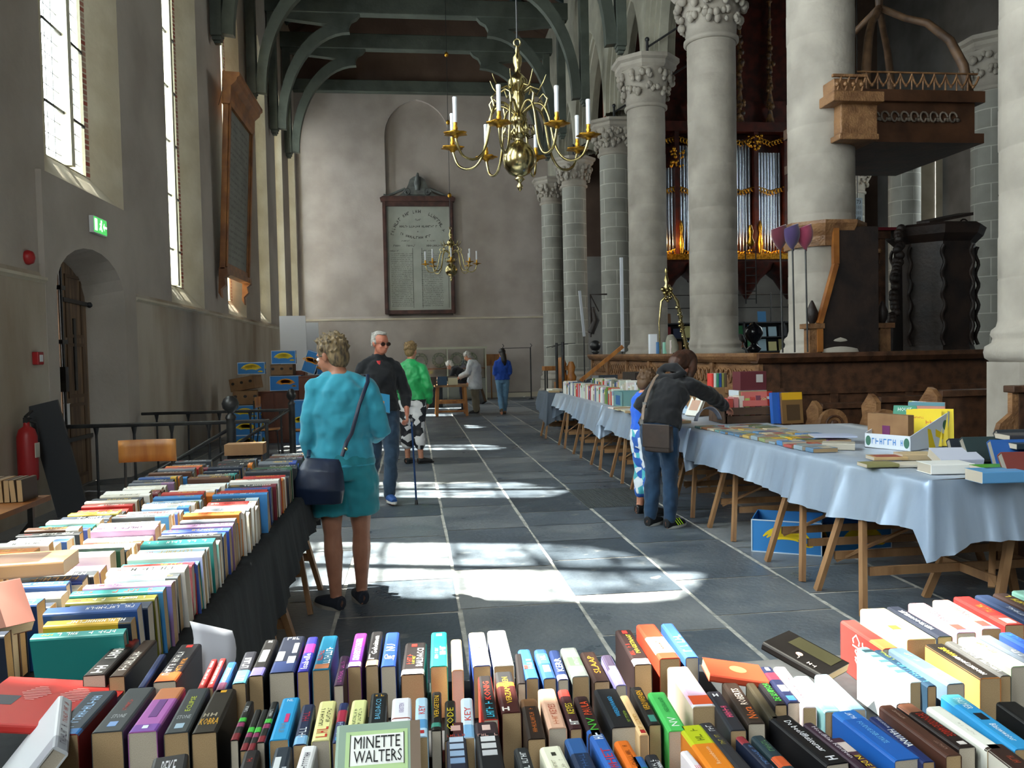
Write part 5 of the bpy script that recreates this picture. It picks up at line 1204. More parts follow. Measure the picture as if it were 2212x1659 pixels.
# ---- foreground paperbacks, measured spine by spine (zoomed crops D, E and F of the photograph)
ZO = {'D': (0, 1350, .3617), 'E': (700, 1300, .3617), 'F': (1400, 1200, .3671), 'G': (1600, 1340, .2767)}
def zp(z, x, y): o = ZO[z]; return o[0] + x * o[2], o[1] + y * o[2]
ZB = .87
FG = [
 # zoom, back centre, front centre, front width, cover, bands, marks, text-label
 ('D', 770, 85, 560, 300, 140, '2a2423', [(.75, 1, '7a2a22')], [('t', '~', 'e9e6e0', .05, .8, .5), ('t', '#', 'c92a25', .9, .97, .3)], 'black paperback with big white lettering and a red dot, leftmost in the back row'),
 ('D', 895, 90, 692, 310, 100, '33261f', [], [('t', '~', 'd9d4cc', .1, .8, .5)], 'dark brown paperback with dirty white lettering, second in the back row'),
 ('D', 965, 175, 850, 370, 50, '1d2b55', [], [], 'thin navy paperback, third in the back row'),
 ('D', 1140, 115, 985, 335, 145, '241f24', [(0, .22, 'c05a2a')], [('t', '~', 'ece8e2', .15, .8, .3, 1, -.18), ('t', '~', 'd08a3a', .2, .6, .2, 1, .22), ('t', '#', 'c92a25', .9, .97, .3)], 'thick dark paperback with an orange foot, beside the folded white paper'),
 ('D', 1275, 205, 1205, 370, 42, '8c2a2c', [], [('t', '~', 'e9e2da', .1, .9, .35)], 'thin red paperback, left of a red pair'),
 ('D', 1328, 200, 1258, 372, 42, '9a2f30', [], [('t', '~', 'e9e2da', .1, .9, .35)], 'thin red paperback, right of a red pair'),
 ('D', 1385, 222, 1322, 372, 62, '2c5590', [(0, .3, '6a3b52')], [('t', '~', 'dfe6ee', .3, .8, .4)], 'small blue paperback right of the red pair'),
 ('D', 1495, 160, 1432, 345, 88, '2b2b33', [(0, .38, '57b7dc')], [('t', '~', 'cfd3da', .45, .85, .5), ('t', '~', 'f3f6f8', .05, .25, .5)], 'black paperback with a sky-blue foot in the back row'),
 ('D', 1620, 88, 1530, 300, 92, '1d1b1c', [(0, .2, '6b63a8')], [('t', '#', 'eeeeea', .35, .68, .5), ('t', '~', '1d1b1c', .37, .66, .25), ('t', 'NG', 'cfcfcf', .9, .97, .3, 0)], 'black paperback with a white lettering panel in the back row'),
 ('D', 1755, 70, 1680, 295, 160, '1b1f2e', [(0, .28, '232f55')], [('t', '~', 'd8dade', .9, .97, .5, 0), ('t', '#', 'e9ebee', .3, .55, .28, 1, -.28), ('t', '#', 'dfe2e8', .22, .4, .3, 1, .22), ('t', '#', 'dfe2e8', .5, .78, .2, 1, .25)], 'thick navy hardcover with white blossoms on the spine'),
 ('D', 1868, 72, 1812, 275, 76, '3b3a9a', [(.52, .78, 'c93a8a')], [('t', 'Isabelle', 'f4f4f6', .06, .48, .55)], 'violet-blue paperback with a pink block'),
 ('D', 1972, 65, 1918, 265, 112, '1f6b8c', [], [('t', '~', 'e4eaec', .1, .6, .4, 1, .2), ('t', '~', 'c9443c', .25, .55, .3, 1, -.25), ('t', '#', 'a86a4a', .02, .14, .8)], 'petrol blue paperback with white and red lettering'),
 ('D', 2058, 185, 2028, 330, 62, '2c1830', [], [('t', '~', '8a3a7a', .1, .8, .4)], 'short dark purple paperback, sunk between two taller ones'),
 ('D', 2158, 50, 2115, 245, 88, '6a2f8c', [(0, .12, 'b9b4d0'), (.6, 1, '8a2f86')], [('t', 'KINDERPSYCHIATER', 'f5f3f7', .16, .82, .5)], 'purple paperback with long white lettering in the back row'),
 ('E', 320, 178, 285, 378, 84, '1c1a1c', [(0, .14, 'b98a6a')], [('t', 'Geheimen', 'f2f0ec', .3, .85, .45), ('t', '~', 'e0dcd6', .16, .3, .7, 0)], 'black paperback with white lettering, right of the purple one'),
 ('E', 413, 183, 382, 382, 98, '24408c', [], [('t', 'NU', 'e6e9f2', .42, .62, .6), ('t', 'Clancy', 'd8b95a', .14, .32, .7, 0)], 'royal blue paperback with a white and gold title'),
 ('E', 552, 245, 525, 430, 150, '241f20', [(0, .14, 'cfc9c6')], [('t', 'BALDACCI', 'f1efec', .22, .8, .3, 1, .25), ('t', '~', 'd43a2c', .3, .6, .22, 1, -.2), ('t', '~', 'dccb35', .3, .55, .12, 1, -.02), ('t', '#', 'd2302a', .86, .95, .25, 1, -.05)], 'wide black paperback with red, yellow and white lettering'),
 ('E', 690, 182, 683, 382, 112, '1d8a86', [], [('t', '~', 'd5ece9', .3, .6, .35, 1, .22), ('t', '~', 'd5ece9', .2, .5, .2, 1, -.15), ('t', '#', 'e9f5f3', .88, .95, .35)], 'teal green paperback standing tall in the back row'),
 ('E', 792, 225, 795, 405, 76, 'c9ac80', [], [], 'book standing fore-edge up, showing only tan pages'),
 ('E', 912, 183, 942, 380, 116, '9a9383', [(0, .05, '7d786c')], [('t', '#', 'eceae4', .28, .52, .16), ('t', '#', 'eceae4', .5, .56, .3), ('t', '#', 'eceae4', .86, .95, .22)], 'taupe book with a white running animal on the spine and a blue cover'),
 ('E', 1032, 172, 1073, 384, 132, 'f1ede6', [], [('t', '#', 'b89a5a', .13, .16, .3)], 'thick white paperback standing tall beside the taupe one'),
 ('E', 1168, 310, 1172, 450, 50, '231f20', [], [], 'thin black paperback right of the thick white one'),
 ('E', 1195, 285, 1240, 445, 84, '2f5a9e', [], [('t', '~', 'e5e9ef', .3, .6, .4, 1, .1), ('t', '#', 'c23c36', .3, .42, .3, 1, -.25)], 'small blue paperback in the middle of the back row'),
 ('E', 1292, 285, 1342, 440, 84, '2a4a7c', [(.5, .85, '3f8ad0')], [('t', '#', 'f0f2f5', .2, .42, .5), ('t', '~', 'f0f2f5', .55, .8, .4)], 'blue and white picture-spined paperback in the back row'),
 ('E', 1377, 290, 1422, 450, 72, '24335c', [(0, .15, '8a84c4')], [('t', 'KERR', 'f2f4f8', .25, .7, .6)], 'navy paperback with tall white lettering'),
 ('E', 1460, 275, 1530, 440, 112, '8d928f', [(.35, .65, '6f8a6c')], [('t', '~', 'dfe2e0', .1, .9, .25, 1, .1)], 'silver-grey paperback with a green picture'),
 ('E', 1575, 300, 1650, 455, 104, '2e1f1c', [], [('t', 'SLAAP', 'e58a2c', .25, .85, .4)], 'dark brown paperback with orange lettering'),
 ('E', 1688, 318, 1750, 450, 70, '7f78b0', [(.5, 1, '3a3144')], [('t', '#', 'e9e7f0', .3, .6, .6)], 'lilac and dark paperback before the sunlit group'),
 ('E', 1792, 168, 1900, 372, 116, '2a1c1c', [(0, .15, 'b7aeb4')], [('t', 'MAGISTRAAT', 'e8cf3a', .3, .85, .26, 1, .1), ('t', '~', 'd23a2c', .25, .55, .25, 1, -.25), ('t', '#', 'd2302a', .88, .97, .3)], 'black paperback with red and yellow lettering at the sunlit end of the back row'),
 ('E', 1925, 135, 2068, 345, 138, 'd5452e', [(.15, .6, 'f0e3dc')], [('t', '~', 'd5452e', .25, .5, .3)], 'sunlit red and white paperback towering in the back row'),
 ('E', 2055, 130, 2192, 330, 88, '3a62b4', [], [('t', '~', 'eef1f6', .15, .65, .6)], 'blue paperback with white lettering at the right end of the back row'),
 # second row
 ('D', 615, 395, 372, 655, 195, '2b3540', [(0, .12, '2f6fae')], [('t', '~', '9cc0e4', .15, .85, .3), ('t', '~', '4a8fd0', .02, .2, .6)], 'thick dark paperback with blue-white lettering and red back cover'),
 ('D', 845, 375, 640, 635, 195, '3d4144', [], [('t', '~', 'b2382e', .45, .75, .14), ('t', 'STONE', 'b9bdc0', .28, .36, .45, 0), ('t', '#', '7f9fd0', .1, .2, .28)], 'thick charcoal paperback with a tiny red title and blue emblem'),
 ('D', 1028, 375, 852, 635, 180, 'a85fa8', [(.72, 1, 'c47a50'), (0, .15, '7a4aa0')], [('t', '#', '6a3a80', .3, .7, .3), ('t', '#', 'dfe6f0', .06, .12, .2)], 'thick violet and orange paperback in the second row'),
 ('D', 1182, 380, 1058, 640, 155, '3a3f42', [], [('t', 'ECLIPSE', 'c3cf3a', .45, .8, .22), ('t', 'STONE', 'b9bdc0', .28, .36, .55, 0), ('t', '#', '9fb6c8', .08, .18, .35)], 'thick charcoal paperback with a yellow-green title'),
 ('D', 1340, 385, 1222, 640, 158, '262019', [], [('t', 'KOBRA', 'dba32a', .16, .3, .75, 0), ('t', '~', 'a59a84', .34, .42, .7, 0), ('t', '#', 'dba32a', .92, .97, .25)], 'thick near-black paperback with a golden title at its foot'),
 ('D', 1490, 455, 1408, 668, 52, '1c1c1c', [(.45, .55, '3fae3c'), (.32, .42, '8a2f5a'), (0, .16, '7a1f2a')], [('t', '~', 'cfcfcf', .6, .85, .4)], 'thin black paperback with green, plum and red bands, first of four'),
 ('D', 1540, 505, 1468, 712, 40, '1d1d1d', [(.42, .54, '45b342'), (.3, .4, '8a2f5a'), (0, .16, '7a1f2a')], [], 'thin black banded paperback, second of four'),
 ('D', 1582, 505, 1510, 712, 40, '1c1c1c', [(.42, .54, '45b342'), (.3, .4, '8a2f5a'), (0, .16, '7a1f2a')], [], 'thin black banded paperback, third of four'),
 ('D', 1642, 458, 1558, 698, 52, '1b1b1b', [(.45, .55, '45b342'), (.32, .42, '8a2f5a'), (0, .14, '7a1f2a')], [('t', '~', 'cfcfcf', .6, .8, .4)], 'thin black banded paperback, last of four beside the sky-blue one'),
 ('D', 1738, 435, 1668, 682, 124, '2d9bd4', [], [('t', 'NL', 'f2f5f7', .9, .96, .35, 0), ('t', '#', 'd83a78', .38, .58, .22, 1, .1), ('t', '~', '7f8f98', .1, .35, .3)], 'bright sky-blue paperback with a pink heart'),
 ('D', 1842, 475, 1798, 690, 90, '26304c', [(0, .2, '7fb4dd')], [('t', '~', 'b02a3c', .55, .85, .5), ('t', '~', 'dfe4ea', .15, .5, .5)], 'navy paperback with a light-blue foot and red lettering'),
 ('D', 1958, 455, 1920, 668, 118, 'e8e29c', [], [('t', '~', '3a3626', .35, .8, .22, 1, -.18), ('t', '~', '3a3626', .35, .8, .22, 1, .18), ('t', '~', 'c23a2a', .06, .3, .6)], 'pale yellow paperback with dark lettering and a red stamp'),
 ('D', 2055, 465, 2020, 668, 66, '232f5c', [(.5, .8, 'a82a44')], [('t', '~', 'b9c6de', .15, .5, .5), ('t', '#', '3f8fc0', .04, .12, .5)], 'slim navy paperback with a red block between two pale yellow ones'),
 ('D', 2150, 448, 2114, 660, 108, 'e5e7a0', [], [('t', '~', '34432c', .35, .75, .2, 1, -.15), ('t', '~', '34432c', .35, .75, .2, 1, .15), ('t', '~', '6fbf4a', .06, .3, .6)], 'pale yellow-green paperback with a green stamp'),
 ('E', 330, 545, 312, 775, 118, '1d2124', [], [('t', 'BALDACCI', '6fb9dc', .3, .82, .3), ('t', '~', 'd9a02c', .05, .25, .35), ('t', '~', 'd9a02c', .9, .95, .4, 0)], 'black paperback with light-blue lettering and a gold foot'),
 ('E', 465, 575, 455, 800, 134, 'eceaf0', [(.44, .47, '8a3a2a')], [('t', 'KRISTEN', '8f7fae', .6, .85, .25), ('t', 'VERLEDEN', 'a59abf', .18, .36, .7, 0), ('t', '#', 'a8262a', .06, .14, .16)], 'white paperback with lilac lettering and a thin brown band'),
 ('E', 585, 573, 580, 795, 86, 'b5d5ec', [(.2, .42, '5a97c8')], [('t', 'KEY', 'cf3a34', .55, .78, .5), ('t', '#', 'a8262a', .07, .14, .4)], 'pale blue paperback with red lettering, beside the white one'),
 ('E', 675, 538, 667, 765, 66, '1d1a18', [(.08, .18, '3f8a7a')], [('t', 'VERGETEN', 'dcae2c', .3, .88, .5)], 'slim black paperback with a yellow title and green foot'),
 ('E', 757, 590, 752, 760, 74, '26231c', [], [('t', 'CODE', 'c9b72c', .25, .8, .6)], 'short black paperback with an olive-yellow title'),
 ('E', 855, 575, 858, 765, 84, 'cfe0ee', [(0, .3, '7fb0d8')], [('t', 'KEY', 'd0443c', .4, .75, .5)], 'pale blue-white paperback with red lettering, short one'),
 ('E', 962, 442, 995, 700, 98, '1f1b1c', [], [('t', 'KONIG', 'e2382c', .42, .85, .42), ('t', '~', '3fb4cf', .04, .36, .5)], 'black paperback with red and cyan lettering and a bright red cover side'),
 ('E', 1072, 418, 1118, 658, 128, '46201e', [(.62, .72, 'd8642a'), (.72, 1, '2b2a2c')], [('t', 'VERZAMELEN', 'cfa93a', .2, .85, .3), ('t', '~', 'e9e2da', .03, .12, .9, 0)], 'maroon paperback with an orange horizon band and gold title'),
 ('E', 1225, 580, 1262, 792, 118, '2a1f1a', [(.8, 1, '6a4a30')], [('t', '~', 'b4632c', .1, .8, .25)], 'dark brown paperback standing low behind the front row'),
 ('E', 1330, 520, 1392, 750, 120, 'dcae94', [], [('t', 'KEYES', 'b4523a', .32, .58, .4), ('t', '~', 'c4795a', .08, .3, .3)], 'peach-pink paperback with rust lettering'),
 ('E', 1432, 525, 1502, 755, 80, '3a1c20', [(.82, 1, 'd23a34')], [('t', 'KEYES', 'dcc63a', .35, .62, .6), ('t', '~', 'efece6', .03, .25, .7)], 'dark red paperback with a scarlet head and yellow title'),
 ('E', 1535, 565, 1612, 762, 98, '2b1a1c', [], [('t', 'PAULA', 'e2552c', .5, .85, .55), ('t', 'NV', '4aa83c', .12, .42, .55)], 'dark paperback with orange and green lettering'),
 ('E', 1680, 520, 1790, 745, 165, '1f2024', [], [('t', 'WIERENWAARD', '3aa4dc', .25, .78, .18), ('t', '~', '8fa83a', .1, .4, .12, 1, .3)], 'wide black paperback with bright blue lettering'),
 ('E', 1795, 560, 1895, 765, 60, 'e6bf8c', [], [('t', '~', 'b7862c', .1, .5, .4), ('t', '#', 'a8262a', .03, .1, .5)], 'slim peach paperback leaning beside the black one'),
 ('E', 1868, 508, 1972, 730, 82, '221f1e', [], [('t', 'VERDWENEN', 'dca62c', .35, .88, .5), ('t', '#', '3f8a7a', .06, .22, .5)], 'black paperback with an amber title beside the green one'),
 ('E', 1990, 540, 2098, 745, 128, '4fbf5f', [], [('t', 'NV', 'f2faf2', .1, .32, .4), ('t', 'NEDERLAND', '1f7a3c', .45, .85, .22)], 'bright green paperback with white letters NV'),
 ('F', 180, 655, 325, 885, 150, 'd9b6cf', [(.6, 1, 'e9c9c0'), (0, .06, 'd8dae6')], [('t', '#', 'd8552c', .04, .24, .86), ('t', 'KING', 'f0d93a', .07, .2, .6, 0)], 'thick pink and white sunlit paperback with an orange title block reading KING'),
 ('F', 392, 800, 512, 1005, 105, '2a2c34', [], [('t', '~', 'e2557a', .3, .6, .4), ('t', '~', 'cfd0d4', .85, .93, .4, 0)], 'dark paperback with pink lettering, right of the KING block'),
 ('F', 490, 745, 628, 985, 112, '352b25', [], [('t', 'ROBERTS', 'e9d8c8', .42, .82, .45), ('t', 'Nora', 'e5702c', .1, .36, .55)], 'dark brown paperback with pale and orange lettering'),
 ('F', 610, 745, 722, 935, 60, '3a3427', [], [], 'thin olive-black paperback'),
 ('F', 618, 655, 772, 875, 80, '1a181b', [(.88, 1, 'd9d9de')], [('t', 'DE SLUIPSCHUTTER', '3fae3c', .08, .72, .5)], 'black paperback with a green title along its spine'),
 ('F', 700, 655, 850, 862, 88, '1f2340', [(.62, .82, 'b52a3c')], [('t', '#', 'e9ebf2', .28, .45, .55), ('t', '#', '3f74c4', .04, .16, .55), ('t', '#', 'e9ebf2', .88, .97, .3)], 'navy paperback with red and white blocks'),
 ('F', 788, 655, 935, 890, 88, 'ecd6d8', [(0, .08, 'e2e2ea')], [('t', '~', 'c93a4c', .2, .8, .3)], 'sunlit pale pink paperback'),
 ('F', 910, 710, 1075, 910, 108, '9fcfd2', [(0, .05, 'cfe4e6')], [('t', '#', 'd9eeee', .55, .8, .4)], 'pale aqua paperback beside the pink one'),
 ('F', 1030, 700, 1225, 900, 104, 'a8c9e4', [(0, .35, '8ab6e0')], [('t', '~', 'f2f6fa', .3, .8, .45)], 'pale blue and white sunlit paperback'),
 ('F', 1262, 540, 1580, 742, 88, '6fa3ac', [(0, .2, '9cc3c8')], [('t', '#', '44666e', .25, .31, .7), ('t', '#', '44666e', .4, .45, .7), ('t', '#', '44666e', .55, .6, .7), ('t', '#', '44666e', .7, .75, .7), ('t', '#', '2b4048', .85, .92, .8)], 'aqua paperback with a dark chequered spine and a sunlit white cover'),
 ('F', 1355, 555, 1668, 765, 62, '22384c', [], [('t', '~', '4f9ad4', .1, .6, .6), ('t', '~', 'a9b83a', .7, .95, .4)], 'slim dark blue paperback with blue lettering'),
 ('F', 1460, 545, 1812, 752, 122, '64788a', [(.4, 1, '566c84')], [('t', '~', 'c5b46a', .2, .4, .4), ('t', '~', '9fae7a', .6, .85, .25)], 'grey-blue paperback with a faint golden title'),
 ('F', 1690, 520, 2010, 718, 140, '1d1815', [], [('t', 'HANNIE', 'd8b23a', .62, .88, .3), ('t', 'MARGRIET JANSEN', 'ece9e4', .08, .6, .3)], 'black paperback whose side cover shows an orange blaze'),
 ('F', 1782, 505, 2098, 705, 72, '4c4b4b', [], [('t', '~', 'c5c5c2', .1, .8, .4)], 'dark grey paperback behind the blazing orange cover'),
 ('F', 1880, 480, 2190, 650, 130, '9fb292', [(0, .35, 'c6cbb4')], [('t', '~', 'ccbf3a', .45, .8, .3)], 'sage-green paperback with yellow lettering'),
 ('F', 1990, 470, 2290, 640, 90, '5c6470', [], [('t', '~', 'dadde0', .1, .5, .4)], 'slate paperback right of the sage-green one'),
 ('F', 2110, 452, 2390, 610, 90, '2c4f9c', [], [('t', '~', '3f7be0', .3, .9, .5)], 'blue paperback at the far right of the middle row'),
 ('F', 1180, 382, 1428, 545, 112, 'c4302c', [(0, .3, 'd9683c')], [], 'red hardcover leaning to show TOM CLAN on its front'),
 ('F', 1330, 312, 1618, 500, 190, 'efe0a0', [(.25, .6, 'e6c873')], [('t', '#', 'd06a2c', .3, .42, .3, 1, -.3), ('t', '~', 'b39a4a', .1, .8, .08)], 'thick cream-yellow sunlit paperback with an orange disc'),
 ('F', 1448, 300, 1752, 480, 100, '202430', [], [('t', 'VERTROUWELIJK', 'eef0f2', .2, .85, .45)], 'black paperback with white lettering next to the cream-yellow one'),
 ('F', 1590, 280, 1878, 460, 125, 'd99aa0', [(0, .12, '5a7ad0')], [('t', '#', 'c93a34', .08, .24, .5), ('t', 'DANIELLE', 'c4525c', .35, .8, .4)], 'pink paperback with a red disc, left of its peach twin'),
 ('F', 1735, 262, 2028, 440, 125, 'dfa08a', [(0, .12, '5a7ad0')], [('t', '#', 'c93a34', .08, .24, .5), ('t', 'DANIELLE', 'c4525c', .35, .8, .4)], 'peach paperback with a red disc, right of its pink twin'),
 ('F', 1858, 242, 2148, 405, 125, 'c22e2c', [(0, .3, '8a3a34')], [('t', '~', 'e5853a', .35, .7, .4), ('t', '#', 'a8a09a', .04, .2, .5)], 'bright red paperback in the right-hand back row'),
 ('F', 1975, 232, 2265, 380, 110, '2c3a58', [], [('t', '~', 'cfd6e0', .1, .5, .3)], 'navy paperback right of the bright red one'),
 ('F', 2080, 222, 2370, 360, 110, '3a2a26', [], [('t', '~', 'c7b23a', .1, .9, .4)], 'dark brown paperback with yellow lettering at the far right'),
 ('F', 2185, 205, 2470, 330, 100, '8fbfae', [], [], 'mint green paperback at the far right corner of the back row'),
 # front row
 ('D', 1000, 785, 985, 960, 230, '2b2a2c', [], [('t', 'PEKE', 'cfcfd4', .6, .9, .4, 0), ('t', '~', 'a83a3c', .4, .6, .5), ('t', '#', '5a9ccc', .1, .5, .2, 1, .3)], 'wide dark paperback at the left of the front row'),
 ('D', 1500, 750, 1450, 960, 108, '1f1b1d', [], [('t', '~', 'b5302c', .4, .85, .3)], 'black paperback with red lettering in the front row'),
 ('D', 1690, 730, 1640, 960, 118, '2e3742', [], [('t', '#', 'd5d8dc', .5, .8, .35, 1, -.15), ('t', '#', 'b9bec6', .3, .6, .25, 1, .3)], 'slate-blue paperback with pale picture blocks in the front row'),
 ('D', 1850, 722, 1785, 960, 108, 'e3e1e2', [], [('t', '~', '5a5560', .4, .85, .35)], 'white paperback with grey lettering in the front row'),
 ('E', 785, 722, 800, 1010, 138, '2a2c3c', [(.75, 1, '4a2426')], [('t', '#', 'c79f98', .82, .93, .5), ('t', '#', 'b7c6da', .58, .68, .7), ('t', '#', 'a9bcd6', .44, .54, .7), ('t', '#', '93abca', .3, .4, .7), ('t', '#', '7f9abe', .16, .26, .7), ('t', '~', 'b0382c', .69, .74, .9, 0)], 'dark paperback with a row of blue lettering blocks under a face picture'),
 ('E', 965, 718, 1005, 1010, 168, '1c1c20', [(.75, 1, '3a2c30')], [('t', '#', 'd8b9b0', .82, .93, .35), ('t', '#', 'd0d0d2', .58, .68, .6), ('t', '#', 'c6c6c8', .44, .54, .6), ('t', '#', 'bcbcc0', .3, .4, .6), ('t', '~', 'c79a90', .69, .74, .8, 0)], 'black paperback with grey lettering blocks under a face picture'),
 ('E', 1175, 872, 1230, 1050, 100, '2a2c2e', [], [('t', '~', 'cfd1d2', .3, .9, .4), ('t', '#', 'a8b83a', .1, .25, .5)], 'charcoal paperback in the front row'),
 ('E', 1345, 865, 1440, 1060, 150, 'e6e2cb', [], [('t', '~', 'a49f86', .2, .75, .18, 1, -.15), ('t', '~', 'a49f86', .2, .75, .18, 1, .2), ('t', '#', '3a3a30', .82, .88, .2)], 'cream paperback with faint grey lettering in the front row'),
 ('E', 1490, 815, 1590, 1040, 134, '1f2f4a', [(.7, 1, '2f5a94')], [('t', '~', '3a5a8a', .1, .7, .3)], 'dark blue paperback in the front row'),
 ('E', 1608, 762, 1745, 1000, 108, '2f62b0', [], [('t', '~', 'dfe7f2', .72, .95, .6), ('t', 'HET', 'c2303c', .3, .6, .55), ('t', '~', 'c2303c', .05, .28, .5)], 'mid-blue paperback with red lettering in the front row'),
 ('E', 1775, 830, 1850, 960, 104, 'dd6f22', [], [('t', '~', '7a3a14', .5, .9, .3)], 'short orange paperback in the front row'),
 ('E', 1865, 925, 1935, 1060, 104, '3a7a34', [(.8, 1, '2f62a0')], [('t', 'OVAL', 'e3efe0', .3, .6, .5)], 'short green paperback with a white title in the front row'),
 ('E', 1955, 912, 2040, 1070, 90, '26272c', [], [('t', '~', 'e9eaec', .2, .9, .3, 1, -.2), ('t', '~', 'e9eaec', .2, .9, .3, 1, .2)], 'black paperback with two lines of white lettering in the front row'),
 ('F', 210, 1150, 330, 1290, 60, 'e9dfe2', [], [('t', 'LIEFDE', 'c9354c', .1, .7, .5)], 'slim white paperback with red lettering before the orange one'),
 ('F', 245, 1000, 450, 1265, 175, 'dc7f1f', [(.58, 1, 'b9c31f')], [('t', 'Roosenboom', 'e9c69a', .15, .5, .18), ('t', '~', '6a7410', .65, .9, .3)], 'orange paperback with a lime-yellow head'),
 ('F', 335, 985, 570, 1250, 104, '2d2e33', [], [('t', '~', 'b3a43a', .5, .75, .3), ('t', '~', 'cfd0d0', .8, .95, .4)], 'charcoal paperback with small yellow lettering'),
 ('F', 535, 1065, 770, 1290, 62, '1b2236', [(.85, 1, '8a2c34')], [('t', '~', '5a7fb0', .2, .8, .4)], 'thin navy-black paperback with a red head'),
 ('F', 640, 1060, 850, 1270, 92, '22343c', [(.35, .55, 'c8562c')], [('t', '~', '5f8a5a', .6, .9, .4)], 'dark teal paperback with an orange picture'),
 ('F', 765, 945, 1125, 1220, 165, '121114', [], [('t', 'De beeldfluisteraar', 'eeeef0', .22, .88, .3, -1, .05), ('t', '~', 'cfcfd4', .06, .14, .4)], 'thick black paperback with large white lettering'),
 ('F', 935, 985, 1210, 1190, 76, '35222f', [], [('t', 'Hoedklas Kindven', 'd6ccd4', .2, .9, .4, -1)], 'purple-black paperback with pale lettering beside the black one'),
 ('F', 1100, 1075, 1355, 1280, 104, '432a38', [], [('t', 'IN DE BAN', 'e0c22c', .2, .62, .4, -1), ('t', '#', 'c9b9b4', .7, .9, .6)], 'plum paperback with a yellow title IN DE BAN'),
 ('F', 1150, 915, 1535, 1195, 190, '1f5cae', [(.82, 1, '2f74c4')], [('t', 'FOUDUIS DER STATE', '7fc4ec', .3, .75, .2, -1), ('t', '~', 'dfeaf4', .82, .95, .2)], 'broad bright blue paperback with pale blue lettering'),
 ('F', 1335, 948, 1650, 1210, 84, '1d2a5a', [], [('t', 'HAVANA', 'f0f2f4', .3, .68, .6, -1), ('t', 'JOSE LATOUR', 'dfe3ea', .72, .97, .3, -1)], 'navy paperback with the white title HAVANA'),
 ('F', 1400, 880, 1800, 1172, 110, '4c2e24', [], [('t', '~', 'a58a7c', .7, .9, .2), ('t', '~', 'a58a7c', .1, .25, .2)], 'brown paperback with faint lettering, right of HAVANA'),
 ('F', 1505, 868, 1880, 1125, 120, '211614', [(.78, .98, '8a5a44')], [('t', 'DE DOODSE AARDE', 'c2301f', .22, .74, .5, -1), ('t', '#', 'd9d0cc', .05, .11, .4)], 'black paperback with a red title and a portrait'),
 ('F', 1685, 888, 1985, 1095, 118, 'eceadf', [(0, .04, '3a3028')], [('t', '~', 'b9b6ac', .3, .6, .15)], 'white paperback right of the black and red one'),
 ('F', 1790, 818, 2215, 1135, 150, '2f93cc', [(.8, 1, '58aec2')], [('t', 'PALMER', 'dff2f2', .7, .92, .35, -1), ('t', 'Blauwwater', 'f0f7fb', .12, .42, .3, -1), ('t', '#', '14181f', .5, .62, .4)], 'sky-blue paperback with the white name PALMER'),
 ('F', 2120, 860, 2420, 1080, 150, '0f0f10', [], [], 'black paperback at the right edge, behind the sky-blue one'),
 ('F', 2040, 1110, 2230, 1260, 150, 'cfc9bd', [(.3, 1, '33201a')], [('t', '~', 'a0452c', .5, .8, .3)], 'dark and cream paperback in the bottom right corner'),
]
SIDE = [('red back cover', '8c2a26'), ('bright red cover side', 'c2352c'), ('a blue cover', '26418c'), ('sunlit white cover', 'e9eeee'), ('orange blaze', 'd98a4a'), ('thick pink and white sunlit', 'dfc8b0')]
for i, (zz, bx, by, fx, fy, w_, cvr, bands, marks, lab) in enumerate(FG):
    pb = P(*zp(zz, bx, by), z=ZB); pf = P(*zp(zz, fx, fy), z=ZB)
    d = pb - pf; L = d.length; L = min(max(L, .165), .225)
    if fy > 940 and zz in 'DE': L = .18
    dep = (pf - CAM).dot(FW)
    T = max(.012, w_ * ZO[zz][2] / FPX * dep * .93)
    rz = math.atan2(-d.x, d.y) * .75
    c_ = pb - d.normalized() * (L / 2)
    mk = [('t', *m_[1:]) for m_ in marks]
    pg = PAGEW if i % 3 == 0 else PAGE
    if len(lab.split()) < 4: lab += ' in the foreground'
    for key, sc in SIDE:
        if key in lab: bands = [(0, 1, cvr)] + list(bands); cvr = sc
    t = book('paperback', T, L, ZB - TZ - .002, cvr, bands, mk, pages=pg, parent_label=lab, group='paperbacks on the foreground table', seed=i, art=1)
    place(t, (c_.x, c_.y, TZ + .002), rz)
